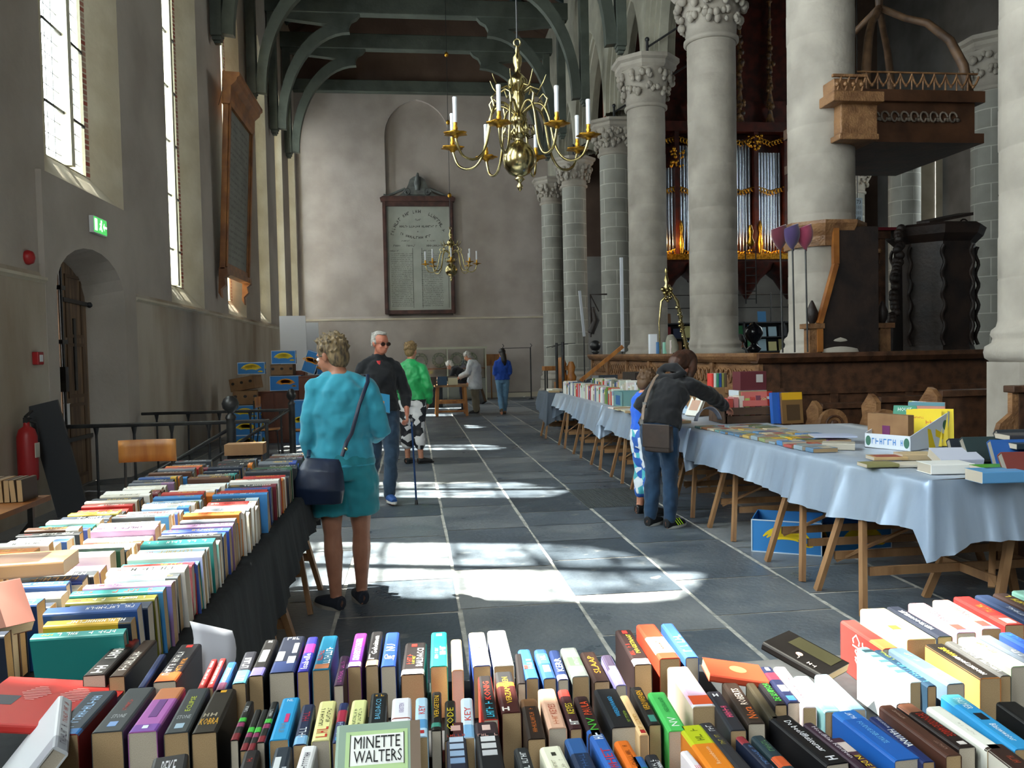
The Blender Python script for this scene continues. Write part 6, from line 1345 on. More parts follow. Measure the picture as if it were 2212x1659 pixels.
# ------------------------------------------------------------------ the book rows of the long left table (spines up, running along x)
CN2 = {'e9e6de': 'white', 'd8d2c2': 'cream', '1f7f7c': 'teal', '6f6a1e': 'olive', '1c2536': 'navy', 'a8302c': 'red', '222326': 'black', '3c4046': 'charcoal', '5a3a2a': 'brown', '3f7fb8': 'sky blue', 'b7cfdd': 'pale blue',
       '8a6a8c': 'mauve', 'c9762c': 'orange', '6e2733': 'maroon', '6b7078': 'grey', '27503a': 'dark green', 'a8a292': 'taupe', '3a4f9a': 'blue violet', 'c9a02c': 'golden', '2b4f8c': 'blue'}
def seqrow(xc, y0, seq, rowname, seed, H0=.175, L0=.225, y1=5.5):
    rs = random.Random(seed); y = y0; n = 0; used = {}
    tot = []
    for c in seq:
        T = rs.uniform(.03, .052); tot.append((c, T))
    k = (y1 - y0) / sum(T + .012 for _, T in tot)
    cnt = {}
    for c, T in tot: cnt[c] = cnt.get(c, 0) + 1
    for i, (c, T) in enumerate(tot):
        H = H0 + rs.uniform(-.02, .015); L = L0 + rs.uniform(-.025, .015); ink = rs.choice(['efece4', 'd8b24a', '222326', 'c23a34', 'e9e6de']) if c not in ('222326', '1c2536', '3c4046', '5a3a2a') else rs.choice(['e9e6de', 'd8b24a', 'c9c9cc', 'e9e6de'])
        if ink == c: ink = '3c4046'
        marks = [('t', '~', ink, rs.uniform(.05, .2), rs.uniform(.55, .75), rs.uniform(.3, .5))]
        if rs.random() < .6: marks.append(('t', '~', rs.choice(['e9e6de', '9a9a9a', 'c9a02c', 'a8302c']), .78, .95, .3))
        bands = [(0, rs.uniform(.12, .3), rs.choice(list(CN2)))] if rs.random() < .3 else []
        used[c] = used.get(c, 0) + 1
        w_ = CN2[c]
        lab = '%s book, %s from the near end, %s row of the black-clothed table' % (w_, nth[i], rowname)
        t = book('book', T * k * .9, L, H, c, bands, marks, pages=PAGE if rs.random() < .6 else PAGEW, hard=rs.random() < .4, parent_label=lab, group='books in rows on the black-clothed table', seed=seed * 100 + i)
        yy = y + T * k / 2
        place(t, (xc + rs.uniform(-.008, .008), yy, TZ + .004), R(90) + rs.uniform(-.02, .02), lean=R(rs.choice([-3, -6, -9, -11])))
        y += (T + .012) * k
W_, C_, TE, OL, NV, RD, BK, CH, BR, SB, PB, MV, OR, MA, GY, DG, TP, BV, GO, BL = 'e9e6de d8d2c2 1f7f7c 6f6a1e 1c2536 a8302c 222326 3c4046 5a3a2a 3f7fb8 b7cfdd 8a6a8c c9762c 6e2733 6b7078 27503a a8a292 3a4f9a c9a02c 2b4f8c'.split()
ROWR = [TE, GO, BL, NV, OL, TE, MV, C_, PB, W_, RD, TE, W_, PB, W_, TE, W_, BK, W_, BV, MV, GY, BK, OR, W_, W_, GY, W_, W_, RD, BK, SB, RD, RD, BL, BK, BK, W_, RD, OR, W_, RD, MV, GY, CH, BK, BK, DG, CH, BK, GY, DG, CH, CH, BR, PB, GY, CH, BR]
ROWM = [NV, BR, NV, BL, W_, TP, BL, C_, NV, W_, MV, W_, DG, NV, W_, C_, BR, W_, MV, W_, TP, CH, W_, BK, GY, SB, PB, W_, SB, PB, SB, OR, RD, OR, W_, BV, W_, W_, PB, BR, BR, GY, BK, CH, NV, NV, BV, BK, CH, BK, BK, CH, BL, CH, BK, BK]
ROWL = [BR, W_, NV, C_, PB, W_, OR, C_, BR, W_, C_, OR, OR, W_, C_, W_, PB, BK, BR, W_, TE, W_, NV, NV, GO, CH, RD, RD, C_, CH, W_, C_, W_, MA, MA, BR, W_, C_, GY, NV, BL, TP, GY, CH, BR, GY, CH, GY, RD, RD, OR, GY, CH, GY, CH]
seqrow(-.80, 2.03, ROWR, 'aisle-side', 31, y1=5.5); seqrow(-1.085, 2.05, ROWM, 'middle', 32, H0=.165, L0=.215, y1=5.48); seqrow(-1.375, 2.2, ROWL, 'wall-side', 33, H0=.16, L0=.215, y1=5.35)
# books lying on the rows
def lying(name, loc, T, L, H, cover, rz, label, bands=(), pages=None, face=None, group=None, tilt=0, roll=0, cat='book', seed=0, nrm=1, hard=False):
    """book lying flat, front cover up; local z (towards the spine) points along -x before rz"""
    t = book(name, T, L, H, cover, bands, [], pages=pages, parent_label=label, group=group, seed=seed, cat=cat, hard=hard)
    # x->+z, y->y, z->-x
    M = Matrix(((0, 0, -1), (0, 1, 0), (1, 0, 0)))
    M = Matrix.Rotation(rz, 3, 'Z') @ Matrix.Rotation(tilt, 3, 'X') @ Matrix.Rotation(roll, 3, 'Y') @ M
    t.rotation_euler = M.to_euler(); t.location = loc
    if face:      # things printed on the upper cover: (kind, colour, u0, u1, v0, v1), u along the width from the fore-edge, v along the spine
        by = {}
        for f in face: by.setdefault(f[1], []).append(f)
        for li, (c, fs_) in enumerate(by.items()):
            mk = MB(); rs = random.Random(seed)
            for f in fs_:
                kind, _, u0, u1, v0, v1 = f[:6]; X_ = T / 2 + .0004 + .0004 * li
                if kind == '#': mk.quad((X_, -L / 2 + L * v0, H * u0), (X_, -L / 2 + L * v1, H * u0), (X_, -L / 2 + L * v1, H * u1), (X_, -L / 2 + L * v0, H * u1))
                elif kind == 'o':
                    cy, cz, r_ = -L / 2 + L * (v0 + v1) / 2, H * (u0 + u1) / 2, H * (u1 - u0) / 2
                    mk.add([(X_, cy + r_ * math.cos(a), cz + r_ * math.sin(a)) for a in [2 * PI * q / 20 for q in range(20)]], [tuple(range(20))])
                else:
                    org = (X_, -L / 2 + L * (v0 + v1) / 2, H * (u0 + u1) / 2); rt, up = ((0, 0, -nrm), (0, nrm, 0)); wd, hg = H * (u1 - u0), L * (v1 - v0)
                    if len(f) > 6: rt, up = (0, 1, 0), (0, 0, 1); wd, hg = hg, wd
                    if kind == '~': add_scrawl(mk, org, rt, up, wd, hg, rs)
                    else: add_text(mk, kind, org, rt, up, wd, hg)
            mk.build('cover_print', cov(c), t)
    return t
TAN = flat('b49a78', .8)
p = P(148, 1212, z=.96)
lying('paperback', (p.x - .1, p.y + .03, .965), .042, .23, .15, 'a8825a', R(90) + .1, 'thick tan-edged paperback lying across the rows of the black-clothed table', face=[('#', '5a4438', .1, .9, .3, .9)], pages=PAGEW)
p = P(535, 970, z=.96); t = thing('cardboard_carton', 'tan carton lying at the far end of the black-clothed table', 'carton', (p.x, 5.42, .935)); MB().b2((-.12, -.05, 0), (.12, .08, .07)).build('carton', CARD, t)
t = book('book', .04, .21, .14, '4a2c24', [(0, .3, '8a5a50')], [('t', '~', 'b9a79a', .2, .8, .3)], pages=PAGEW, parent_label='brown book tipped over among the books at the near end of the black-clothed table', group=None, seed=4); place(t, (-1.03, 2.06, .9), R(130), lean=R(50))
# red book, slate book and grey leaning book at the bottom left
p = P(85, 1515, z=.83)
lying('hardcover_book', (p.x + .04, p.y + .06, .84), .02, .26, .22, 'b5302c', R(90) - .05, 'large red book lying face up with pale dotted rings, bottom left', face=[('#', '3a3f48', .42, .62, .72, .98)] + [('#', 'd99a94', .2 + .035 * k, .215 + .035 * k, .2 + .02 * abs(k - 4), .45 - .02 * abs(k - 4)) for k in range(9)] + [('#', 'd99a94', .2 + .035 * k, .215 + .035 * k, .52 + .02 * abs(k - 4), .75 - .02 * abs(k - 4)) for k in range(9)], tilt=R(6), pages=PAGEW, hard=True)
p = P(60, 1590, z=.85); t = book('hardcover_book', .03, .24, .16, 'c9cbd0', [(0, .2, '9a9ca4')], [('t', '~', 'b0564c', .5, .9, .3), ('t', '~', '5a5560', .1, .45, .4)], pages=PAGEW, parent_label='white and grey hardcover leaning in the bottom left corner', seed=9, hard=True); place(t, (p.x - .02, p.y - .06, TZ + .01), R(20), lean=R(40))
# folded white paper
b = MB(); b.grid(lambda u, v: (-.60 + .10 * v + .05 * math.sin(u * 2.2), 2.04 + .02 * u, .74 + .17 * u - .03 * v), 8, 4); tag(b.build('paper_sheet', flat('b9bbc6', .6), solid=.002), 'folded grey-white sheet of paper standing between the two tables', 'paper')
# Minette Walters, face up in the front row
p = P(818, 1652, z=.87)
lying('paperback', (p.x + .07, p.y - .03, .865), .028, .17, .14, '93a898', 0, 'green-grey paperback lying face up, its white label reading MINETTE WALTERS', face=[('#', '7c6a5c', .0, .12, .0, 1), ('#', 'b7d29a', .15, .88, .1, .92), ('#', 'f4f4f0', .2, .82, .58, .88), ('#', '2b2b2b', .19, .2, .57, .89), ('#', '2b2b2b', .82, .83, .57, .89), ('MINETTE', '222222', .24, .78, .74, .86), ('WALTERS', '222222', .22, .78, .60, .72)], tilt=R(38), group='paperbacks on the foreground table', nrm=1)
p = P(1715, 1435, z=.85)
lying('paperback', (.89, 1.72, .868), .02, .15, .11, '0d0a09', R(34), 'black paperback lying with its cover up, showing a small pale face', face=[('o', 'e3a58c', .62, .76, .45, .6), ('#', '2e2c1c', .05, .5, .1, .8), ('~', 'a59a94', .8, .9, .2, .5, 1)], tilt=R(14), group='paperbacks on the foreground table')
lying('paperback', (.66, 1.66, .872), .018, .12, .09, 'b5452c', R(80), 'paperback with an orange face on its cover, lying behind the thick KING book', face=[('o', 'd97a54', .3, .7, .3, .6), ('~', 'e8d2c8', .8, .92, .1, .8)], tilt=R(8), group='paperbacks on the foreground table')
# front of the red Tom Clancy
for o in [o for o in bpy.data.objects if o.get('label', '').startswith('red hardcover leaning')]:
    o['label'] = 'red paperback whose sunlit front reads TOM CLAN, right-hand back row'
    mk = MB(); cvx = [c for c in o.children if c.name.startswith('cover')][0]; x0 = min(v.co.x for v in cvx.data.vertices); y0 = min(v.co.y for v in cvx.data.vertices); y1 = max(v.co.y for v in cvx.data.vertices)
    add_text(mk, 'Clan', (x0, (y0 + y1) / 2 + .02, .075), (0, 0, -1), (0, 1, 0), .07, .035, lift=-.0008); add_text(mk, 'Tom', (x0, (y0 + y1) / 2 - .025, .07), (0, 0, -1), (0, 1, 0), .06, .035, lift=-.0008)
    mk.build('cover_title', cov('e9dcd8'), o)

# ------------------------------------------------------------------ near right table: paperbacks lying face up
rs = random.Random(77); cvs = ['8a9aa4', '5f7f9c', 'a8504a', '8f9a6a', 'b59a5a', '6a8f8c', '7a5a6c', 'c2b49a', '4f7fb0', '9a6a4a', 'b7b2aa', '5a6a4a', 'c9a02c', '9c3a34']
cn3 = dict(zip(cvs, ['grey-blue', 'steel blue', 'brick red', 'moss green', 'ochre', 'sea green', 'plum', 'beige', 'bright blue', 'tan', 'pale grey', 'dark green', 'yellow', 'crimson']))
for row, xr in enumerate((0, .19, .38)):
    y = 7.05 - .05 * row; k = 0
    while y > (5.15 if row == 0 else 5.5 if row == 1 else 5.55):
        Lw = rs.uniform(.10, .125); c = rs.choice(cvs); T = rs.uniform(.015, .035)
        x = xf1(y) + .03 + xr + .09 + rs.uniform(-.01, .01)
        lying('paperback', (x + .09, y, TR + .008 + T / 2), T, Lw * 1.0, .18, c, rs.uniform(-.06, .06), '%s flat-lying paperback, %s from the far end, %s row, near blue table' % (cn3[c], nth[k], ('aisle-edge', 'second', 'third')[row]), face=[('#', rs.choice(cvs), .1, .55, .12, .88), ('~', rs.choice(['f0ede6', '222326', 'd8b24a']), .62, .9, .35, .6)], pages=PAGEW if k % 2 else PAGE, group='paperbacks lying flat on the near blue table', seed=k)
        y -= Lw + .02; k += 1
def pile_book(px, py, z, T, L, H, c, rz, lab, face=(), tilt=0, roll=0, hard=False, bands=()):
    q = P(px, py, z=z); return lying('thick_book', (q.x, q.y, z), T, L, H, c, rz, lab, face=face, tilt=tilt, roll=roll, pages=PAGEW, hard=hard, bands=bands, seed=int(px))
pile_book(1812, 960, TR + .03, .045, .21, .15, 'b9b2a4', R(60), 'thick pale paperback lying on the near blue table, white spine towards the camera')
pile_book(1790, 938, TR + .055, .012, .3, .22, 'b9c2dc', R(75), 'lilac-white magazine curling on top of the flat paperbacks')
pile_book(1905, 985, TR + .03, .02, .2, .14, 'c9a878', R(80), 'worn pale-edged paperback near the white carton', face=[('#', '9a4a3c', .1, .9, .1, .9)]); pile_book(1885, 1000, TR + .022, .02, .19, .13, '8f8a5a', R(85), 'olive worn paperback at the table edge before the white carton')
pile_book(1965, 982, TR + .035, .04, .2, .14, 'c9b08a', R(80), 'thick brown-paged paperback against the white carton'); pile_book(1950, 1000, TR + .016, .018, .19, .13, 'd8d0c0', R(85), 'cream paperback with red lettering left of the black and red one')
pile_book(2025, 1005, TR + .035, .055, .24, .16, 'efeeea', R(84), 'thick book with a black, red and white spine lying near the table corner', face=[('#', '222326', .0, .0, 0, 1)], hard=True, bands=())
b = MB()
pile_book(2130, 1022, TR + .035, .06, .23, .15, '5f9acb', R(86), 'thick light-blue picture-spined book at the near edge of the blue table')
pile_book(2050, 975, TR + .09, .05, .24, .16, 'c3c6d6', R(80), 'white and navy hardcover tilted on the black and red one', roll=R(-18))
specs = [(2075, 968, '222832', 'black'), (2100, 975, '2b3a3c', 'dark green-black'), (2120, 965, '1f2636', 'navy-black'), (2145, 985, '2a5aa0', 'blue-titled'), (2165, 1000, '7a3a34', 'red-spined'), (2150, 955, '33373c', 'charcoal'), (2185, 970, '1d2220', 'green-black'), (2200, 990, '3a4f6c', 'slate-blue')]
for k, (px, py, c, nm) in enumerate(specs):
    q = P(px, py, z=.94); t = book('thick_book', .045, .23, .15, c, [], [('t', '~', 'd5d8de', .2, .7, .4)], pages=mat('dusty_pages', srgb('8f887c'), .9), parent_label='%s thick book slumped in the near pile, %s from the left' % (nm, nth[k]), group='books slumped at the near table corner', seed=k, hard=True)
    place(t, (q.x + .08 + .02 * k, q.y, TR + .01 + .03 * (k % 2)), R(80) + .04 * (k % 3), lean=R(28 + 6 * (k % 3)))
pile_book(2140, 1008, .89, .03, .24, .16, '4f9a2c', R(86), 'book with a grass-green cover lying under the slumped pile')
for k, (px, py, c, nm) in enumerate(((2185, 948, '2f74c0', 'bright blue'), (2205, 958, '26333c', 'dark teal'), (2190, 940, '3a3a40', 'dark grey'))): pile_book(px, py, .96 + .03 * k, .03, .22, .15, c, R(82), '%s book lying behind the slumped pile at the right edge' % nm)
# white fruit carton with books
A, B_, C2 = P(1872, 965, z=TR + .005), P(1960, 978, z=TR + .005), P(2110, 960, z=TR + .005)
A = Vector((3.13, 5.36, 0)); B_ = Vector((3.28, 5.06, 0)); D_ = B_ + (A - B_).normalized() * .0
ux = Vector((B_.x - A.x, B_.y - A.y, 0)).normalized(); uy = Vector((-ux.y, ux.x, 0)); Lx, Ly = .34, .48
t = thing('fruit_carton', 'open white and blue banana carton filled with books on the near blue table', 'carton', (A.x, A.y, TR + .006), math.atan2(ux.y, ux.x))
WC = flat('d4dae2', .6); b = MB()
b.b2((0, 0, 0), (Lx, .006, .10)); b.hexa([(Lx - .006, 0, 0), (Lx, 0, 0), (Lx, Ly, 0), (Lx - .006, Ly, 0), (Lx - .006, 0, .10), (Lx, 0, .10), (Lx, Ly, .24), (Lx - .006, Ly, .24)]); b.hexa([(0, 0, 0), (.006, 0, 0), (.006, Ly, 0), (0, Ly, 0), (0, 0, .10), (.006, 0, .10), (.006, Ly, .24), (0, Ly, .24)]); b.b2((0, Ly - .006, 0), (Lx, Ly, .24)); b.b2((0, 0, 0), (Lx, Ly, .004)); b.build('carton', WC, t)
b = MB(); rs = random.Random(3); add_scrawl(b, (Lx / 2, -.001, .05), (1, 0, 0), (0, 0, 1), Lx * .66, .04, rs); b.build('blue_lettering', flat('4a86c8'), t)
b = MB()
for x in (.03, Lx - .03): b.add([(x + .02 * math.cos(a), -.001, .05 + .035 * math.sin(a)) for a in [2 * PI * k / 16 for k in range(16)]], [tuple(range(16))])
b.add([(Lx + .001, .42 + .03 * math.cos(a), .15 + .035 * math.sin(a)) for a in [2 * PI * k / 20 for k in range(20)]], [tuple(range(20))]); b.build('round_seal', flat('3f6f5c'), t)
b = MB(); b.quad((Lx + .001, .22, .0), (Lx + .001, .30, .0), (Lx + .001, .24, .13), (Lx + .001, .2, .14)); b.quad((Lx + .001, .30, .08), (Lx + .001, .46, .03), (Lx + .001, .40, .09), (Lx + .001, .30, .13)); b.build('yellow_print', YEL, t)
def up_book(loc, T, L, H, c, rz, lab, tilt=0, marks=(), bands=(), group=None, name='book', roll=0, pages=None, seed=0, face=None):
    """upright book, spine facing -x before rz"""
    t = book(name, T, L, H, c, bands, marks, pages=pages or PAGEW, parent_label=lab, group=group, seed=seed)
    M = Matrix(((0, 0, -1), (-1, 0, 0), (0, 1, 0)))
    M = Matrix.Rotation(rz, 3, 'Z') @ Matrix.Rotation(roll, 3, 'Y') @ Matrix.Rotation(tilt, 3, 'X') @ M
    t.rotation_euler = M.to_euler(); t.location = Vector(loc) + Vector((0, 0, L / 2))
    return t
def inb(x, y, z=0): return Vector((A.x, A.y, TR + .01 + z)) + ux * x + uy * y
az = math.atan2(ux.y, ux.x)
def fcover(base, w_, h_, th, col, lab, rz, lean, prints, nm='picture_book'):
    """book standing with its front cover towards -y (before rz)"""
    t = thing(nm, lab, 'book', base, rz, 'books in the white carton'); rot = Matrix.Rotation(lean, 3, 'X')
    b = MB(); b.box(rot @ Vector((0, -th / 2 + .001, h_ / 2)), (w_, .002, h_), rot=rot); b.box(rot @ Vector((0, th / 2, h_ / 2)), (w_, .002, h_), rot=rot); b.box(rot @ Vector((-w_ / 2, 0, h_ / 2)), (.002, th, h_), rot=rot); b.build('cover', cov(col), t)
    MB().box(rot @ Vector((0, 0, h_ / 2)), (w_ - .006, th - .002, h_ - .006), rot=rot).build('page_block', PAGEW, t)
    for (k, c, x0, x1, z0, z1) in prints:
        m_ = MB(); o_ = rot @ Vector((w_ * ((x0 + x1) / 2 - .5), -th / 2 - .001, h_ * (z0 + z1) / 2)); rt = Vector((1, 0, 0)); up = rot @ Vector((0, 0, 1))
        if k == '#': m_.box(o_, (w_ * (x1 - x0), .001, h_ * (z1 - z0)), rot=rot)
        elif k == '~': add_scrawl(m_, o_ - Vector((0, .001, 0)), rt, up, w_ * (x1 - x0), h_ * (z1 - z0), random.Random(len(lab)))
        else: add_text(m_, k, o_ - Vector((0, .001, 0)), rt, up, w_ * (x1 - x0), h_ * (z1 - z0))
        m_.build('cover_print', cov(c), t)
    return t
for k in range(3):
    fcover(inb(.26 + .015 * k, .30 + .05 * k), .22, .26, .02, 'efd21f', 'bright yellow book in the white carton, %s of three' % ('front', 'middle', 'back')[k], az + .55, R(-16), [('~', 'd9742c', .1, .5, .75, .8), ('~', 'd9742c', .55, .8, .6, .7)])
fcover(inb(.1, .3, .02), .15, .27, .02, '3f8a72', 'green and white book leaning in the middle of the white carton', az + .35, R(-24), [('#', 'dfe4e2', .0, 1, .0, .45), ('HOUSE', 'e9f0ee', .2, .8, .84, .94), ('~', 'c9403c', .3, .7, .15, .4), ('#', 'e3e8e6', .3, .6, .6, .68)])
for k, c in enumerate(('b9c87a', 'cfe0e6', '9fc4dc', 'c3d6dc', 'e3d9d2', 'c98a7a')):
    fcover(inb(-.02 + .03 * k, .62 - .012 * k, .02), .03 if k < 5 else .24, .27, .02, c, '%s children\'s book behind the carton, %s from the left' % (('lime', 'ice white', 'light blue', 'pale blue', 'off-white', 'salmon-pictured')[k], nth[k]), az + .35, 0, [] if k < 5 else [('~', 'b0453c', .15, .85, .6, .75), ('#', '5f8f9c', 0, 1, .9, 1)])
t = thing('parcel_box', 'tan cardboard parcel with a purple label standing in the white carton', 'box', inb(.03, .08, .03), az - .1); MB().b2((-.06, 0, 0), (.26, .06, .2)).build('carton', CARD, t); MB().b2((.06, -.002, .0), (.12, 0, .12)).build('purple_label', flat('6a2a5c'), t)
# wooden crate with pink books, blue magazines, white curled paper
t = thing('wooden_crate', 'dark wooden crate of children\'s books behind the flat paperbacks', 'crate', (2.93, 7.42, TR + .006)); CR = mat('crate_wood', srgb('5c4433'), .7, nscale=4, col2=srgb('463225'), stretch=(1, 4, 4))
b = MB(); b.b2((0, -.01, 0), (.62, .01, .07)).b2((0, -.01, .078), (.62, .01, .15)).b2((0, .38, 0), (.62, .4, .15)).b2((-.012, -.01, 0), (.012, .4, .15)).b2((.61, -.01, 0), (.63, .4, .15)).b2((0, 0, 0), (.62, .4, .01)).b2((0.02, -.018, 0), (.06, -.01, .15)); b.build('crate_slats', CR, t)
for k in range(9):
    c = ('c9544c', 'd98a8c', 'e3d4c8', 'b5c26a', 'c9544c', '7f4a5c', 'd9b48c', 'cfd6da', 'a8302c')[k]
    fcover((3.0 + .055 * k, 7.53, TR + .03), .045, .21 + .012 * (k % 3), .15, c, '%s children\'s book standing in the dark crate, %s from the left' % (('red', 'pink', 'cream', 'lime', 'scarlet', 'plum', 'peach', 'silver', 'dark red')[k], nth[k]), 0, 0, [])['group'] = 'books in the dark crate'
fcover((3.27, 7.46, TR + .16), .3, .14, .03, 'c96a64', 'wide pink picture book on top of the dark crate', 0, R(-10), [('~', 'a8302c', .3, .9, .4, .6), ('#', 'a5322c', .82, 1, 0, 1)])['group'] = 'books in the dark crate'
for k, (px, c, w_) in enumerate(((1668, '2f62b4', .1), (1683, '2a4f9c', .1), (1700, '7a5a34', .21))):
    q = P(px, 917, z=TR); fcover((q.x + .05, q.y, TR + .008), w_, .29, .05, c, ('upright blue magazine, left of the stack by the crate', 'upright blue and purple magazine behind the brown one', 'brown and yellow magazine standing face out beside the blue ones')[k], .1, R(-6), [('~', 'c9c83a', .2, .8, .35, .85)] if k < 2 else [('#', 'd9a41f', 0, 1, .76, 1), ('#', '4f3a24', .2, .85, .1, .6)])['group'] = 'upright magazines by the crate'
b = MB(); b.grid(lambda u, v: (2.68 + .12 * math.cos(u * 2.6 + .3), 7.16 + .1 * v, TR + .02 + .17 * math.sin(u * 2.6 + .3) * (1 - .15 * v)), 14, 4); tag(b.build('curled_magazine', flat('a9b0c4', .5), solid=.004), 'curled white magazine arching beside the wooden crate', 'magazine')
# second-level boxes behind
for (x, y, z, sx, sy, sz, m_, lab) in ((3.4, 8.55, TR, .34, .28, .3, CARD, 'brown cardboard box behind the outstretched arm'),):
    if lab: t = thing('cardboard_box', lab, 'box', (x - .25, y, z + .005)); MB().b2((-sx / 2, -sy / 2, 0), (sx / 2, sy / 2, sz)).build('carton', m_, t, bevel=.004)
q = P(1583, 842, Y=8.1); t = thing('storage_box', 'maroon storage box with a white label on top of a pile of books', 'box', (3.42, 8.0, q.z)); MB().b2((-.14, -.1, 0), (.14, .1, .19)).build('carton', flat('5c1f28', .6), t, bevel=.004); MB().b2((.03, -.103, .08), (.1, -.1, .16)).build('white_label', flat('b9b4b2'), t)
z = TR + .005; k = 0; ztop = q.z; hs = ztop - z - .001
for k in range(5):
    c = ('3a4650', 'd9d4cc', 'b9a98a', 'e6e2da', 'cfd6dc')[k]; T = hs / 5 - .001
    lying('stacked_book', (3.55, 8.0, TR + .005 + hs / 5 * (k + .5)), T, .26, .3, c, R(4 * (k % 3) - 4), '%s book in the pile carrying the maroon box, %s from the bottom' % (('slate', 'white', 'tan', 'ivory', 'pale blue')[k], nth[k]), group='pile under the maroon box', pages=PAGE)
for k, c in enumerate(('d9433c', 'e3e0da', '3f8a6c', '2f4f8c', '8a8a4a', '5a4a3a')): up_book((3.19 + .03 * k, 8.55, TR + .306), .028, .15, .12, c, R(90), '%s small book in the row on the cardboard box, %s from the left' % (('red', 'white', 'green', 'blue', 'olive', 'brown')[k], nth[k]), group='small books on the cardboard box', seed=k)
# ------------------------------------------------------------------ far right tables: upright rows, spines to the aisle
rs = random.Random(5); cl = ['e6e2d4', 'd8cfae', 'c9c2ae', 'b9b49a', 'e9ebe6', 'c8453c', '6f8a3c', '8fa0b4', 'd5c08a', 'b8a5b8', '3f5f8c', 'cfd8cc', '8a8a7a', 'e3d8d6', '4a6a5c', 'e6e8ee']
cn4 = ['ivory', 'straw', 'sand', 'khaki', 'white', 'red', 'moss green', 'grey-blue', 'buff', 'lilac', 'blue', 'mint white', 'drab', 'pinkish white', 'dark green', 'bluish white']
y = 10.4; k = 0
while y < 13.9 and k < 58:
    T = rs.uniform(.035, .065); ci = rs.randrange(len(cl)); L = rs.uniform(.17, .23)
    up_book((2.72, y, TR + .008), T, L, .15, cl[ci], 0, '%s book, %s upright from the near end of the far blue table' % (cn4[ci], nth[k]), tilt=rs.choice([0, 0, .04, .12, -.1]), group='upright books along the far blue table', pages=PAGE, bands=[(rs.uniform(.5, .7), .85, rs.choice(cl))] if rs.random() < .5 else [], seed=k)
    y += T + .014; k += 1
y = 10.2; k = 0
while y < 13.3 and k < 40:
    T = rs.uniform(.04, .08); ci = rs.randrange(len(cl)); L = rs.uniform(.22, .3)
    up_book((3.1, y, TR + .008), T, L, .17, cl[ci], 0, '%s taller book, %s in the back row of the far blue table' % (cn4[ci], nth[k]), tilt=rs.choice([0, .1, .2, -.05]), group='taller books on the far blue table', pages=PAGEW, bands=[(rs.uniform(.4, .6), .9, rs.choice(cl))] if rs.random() < .5 else [], seed=k); y += T + .03; k += 1
for k in range(7):
    fcover((2.93 + .04 * (k % 2), 9.8 - .24 * k, TR + .01), .2, .3, .03, ('b9cfe0', 'e3dca8', 'd9e6ea', 'c9d6cc', 'e6e0d0', 'a9c0d4', 'e9e6dc')[k], 'pale picture book leaning back on the middle blue table, %s from the far end' % nth[k], R(-70), R(-28), [('#', ('8fb0cc', 'c9b85a', 'a0b8a4', 'd98a6a', '9a7a5a', '6a8aac', 'c9a08a')[k], .15, .85, .2, .6), ('~', '5a6470', .2, .8, .75, .85)])['group'] = 'picture books leaning on the middle blue table'
for k in range(10):
    T = rs.uniform(.01, .03); ci = rs.randrange(len(cl)); lying('booklet', (2.64 + .02 * (k % 3), 9.8 - .24 * k, TR + .008 + T / 2), T, .18, .25, cl[ci], rs.uniform(-.3, .3), '%s booklet at the edge of the middle blue table, %s from far' % (cn4[ci], nth[k]), face=[('#', rs.choice(cl), .15, .8, .15, .85)], group='booklets on the middle blue table')
t = thing('book_basket', 'clear blue-green plastic tub of books at the near end of the far table row', 'tub', (2.72, 10.08, TR + .006)); b = MB(); b.b2((-.15, -.22, 0), (.2, -.215, .2)).b2((-.15, .215, 0), (.2, .22, .2)).b2((-.15, -.22, 0), (-.145, .22, .2)).b2((.195, -.22, 0), (.2, .22, .2)).b2((-.15, -.22, 0), (.2, .22, .005)); b.build('tub', flat('6f9a9c', .3), t); MB().b2((-.152, -.1, .03), (-.15, .12, .15)).build('blue_label', flat('2f5f94'), t)
t = thing('archive_case', 'dark brown archive box standing behind the far upright books', 'box', (3.27, 11.6, TR + .005)); MB().b2((-.15, -.35, 0), (.15, .35, .4)).build('carton', OAKD, t)
t = thing('archive_case', 'pale brown box with a white label between the far books', 'box', (3.27, 10.75, TR + .005)); MB().b2((-.14, -.3, 0), (.14, .3, .28)).build('carton', CARD, t); MB().b2((-.142, -.1, .1), (-.14, .08, .22)).build('white_label', WHITE, t)
lying('booklet', (2.66, 14.75, TR + .03), .05, .3, .2, 'e6e2d4', .2, 'pile of white papers on the slate-grey cloth', pages=PAGEW); lying('booklet', (2.61, 14.45, TR + .02), .03, .25, .2, 'd8cfae', -.2, 'straw-coloured booklet on the slate-grey cloth')
# ------------------------------------------------------------------ box under the near table, floor grate
t = banana_box((2.86, 5.98, 0), R(-30), 'bright blue banana box with large yellow bananas under the near blue table', size=(.5, .4, .25), lid=False)
t = banana_box((3.35, 6.0, 0), R(5), 'dark blue banana box deeper under the near blue table', size=(.5, .4, .2), lid=False)
g = MB(); 
for k in range(30): g.b2((1.72 + .022 * k, 7.92, .002), (1.728 + .022 * k, 8.98, .008))
g.b2((1.70, 7.9, .0), (2.4, 9.0, .004)); tag(g.build('floor_grate', mat('iron_grate', srgb('4a4e50'), .5)), 'ribbed iron heating grate set in the floor beside the tables', 'grate')
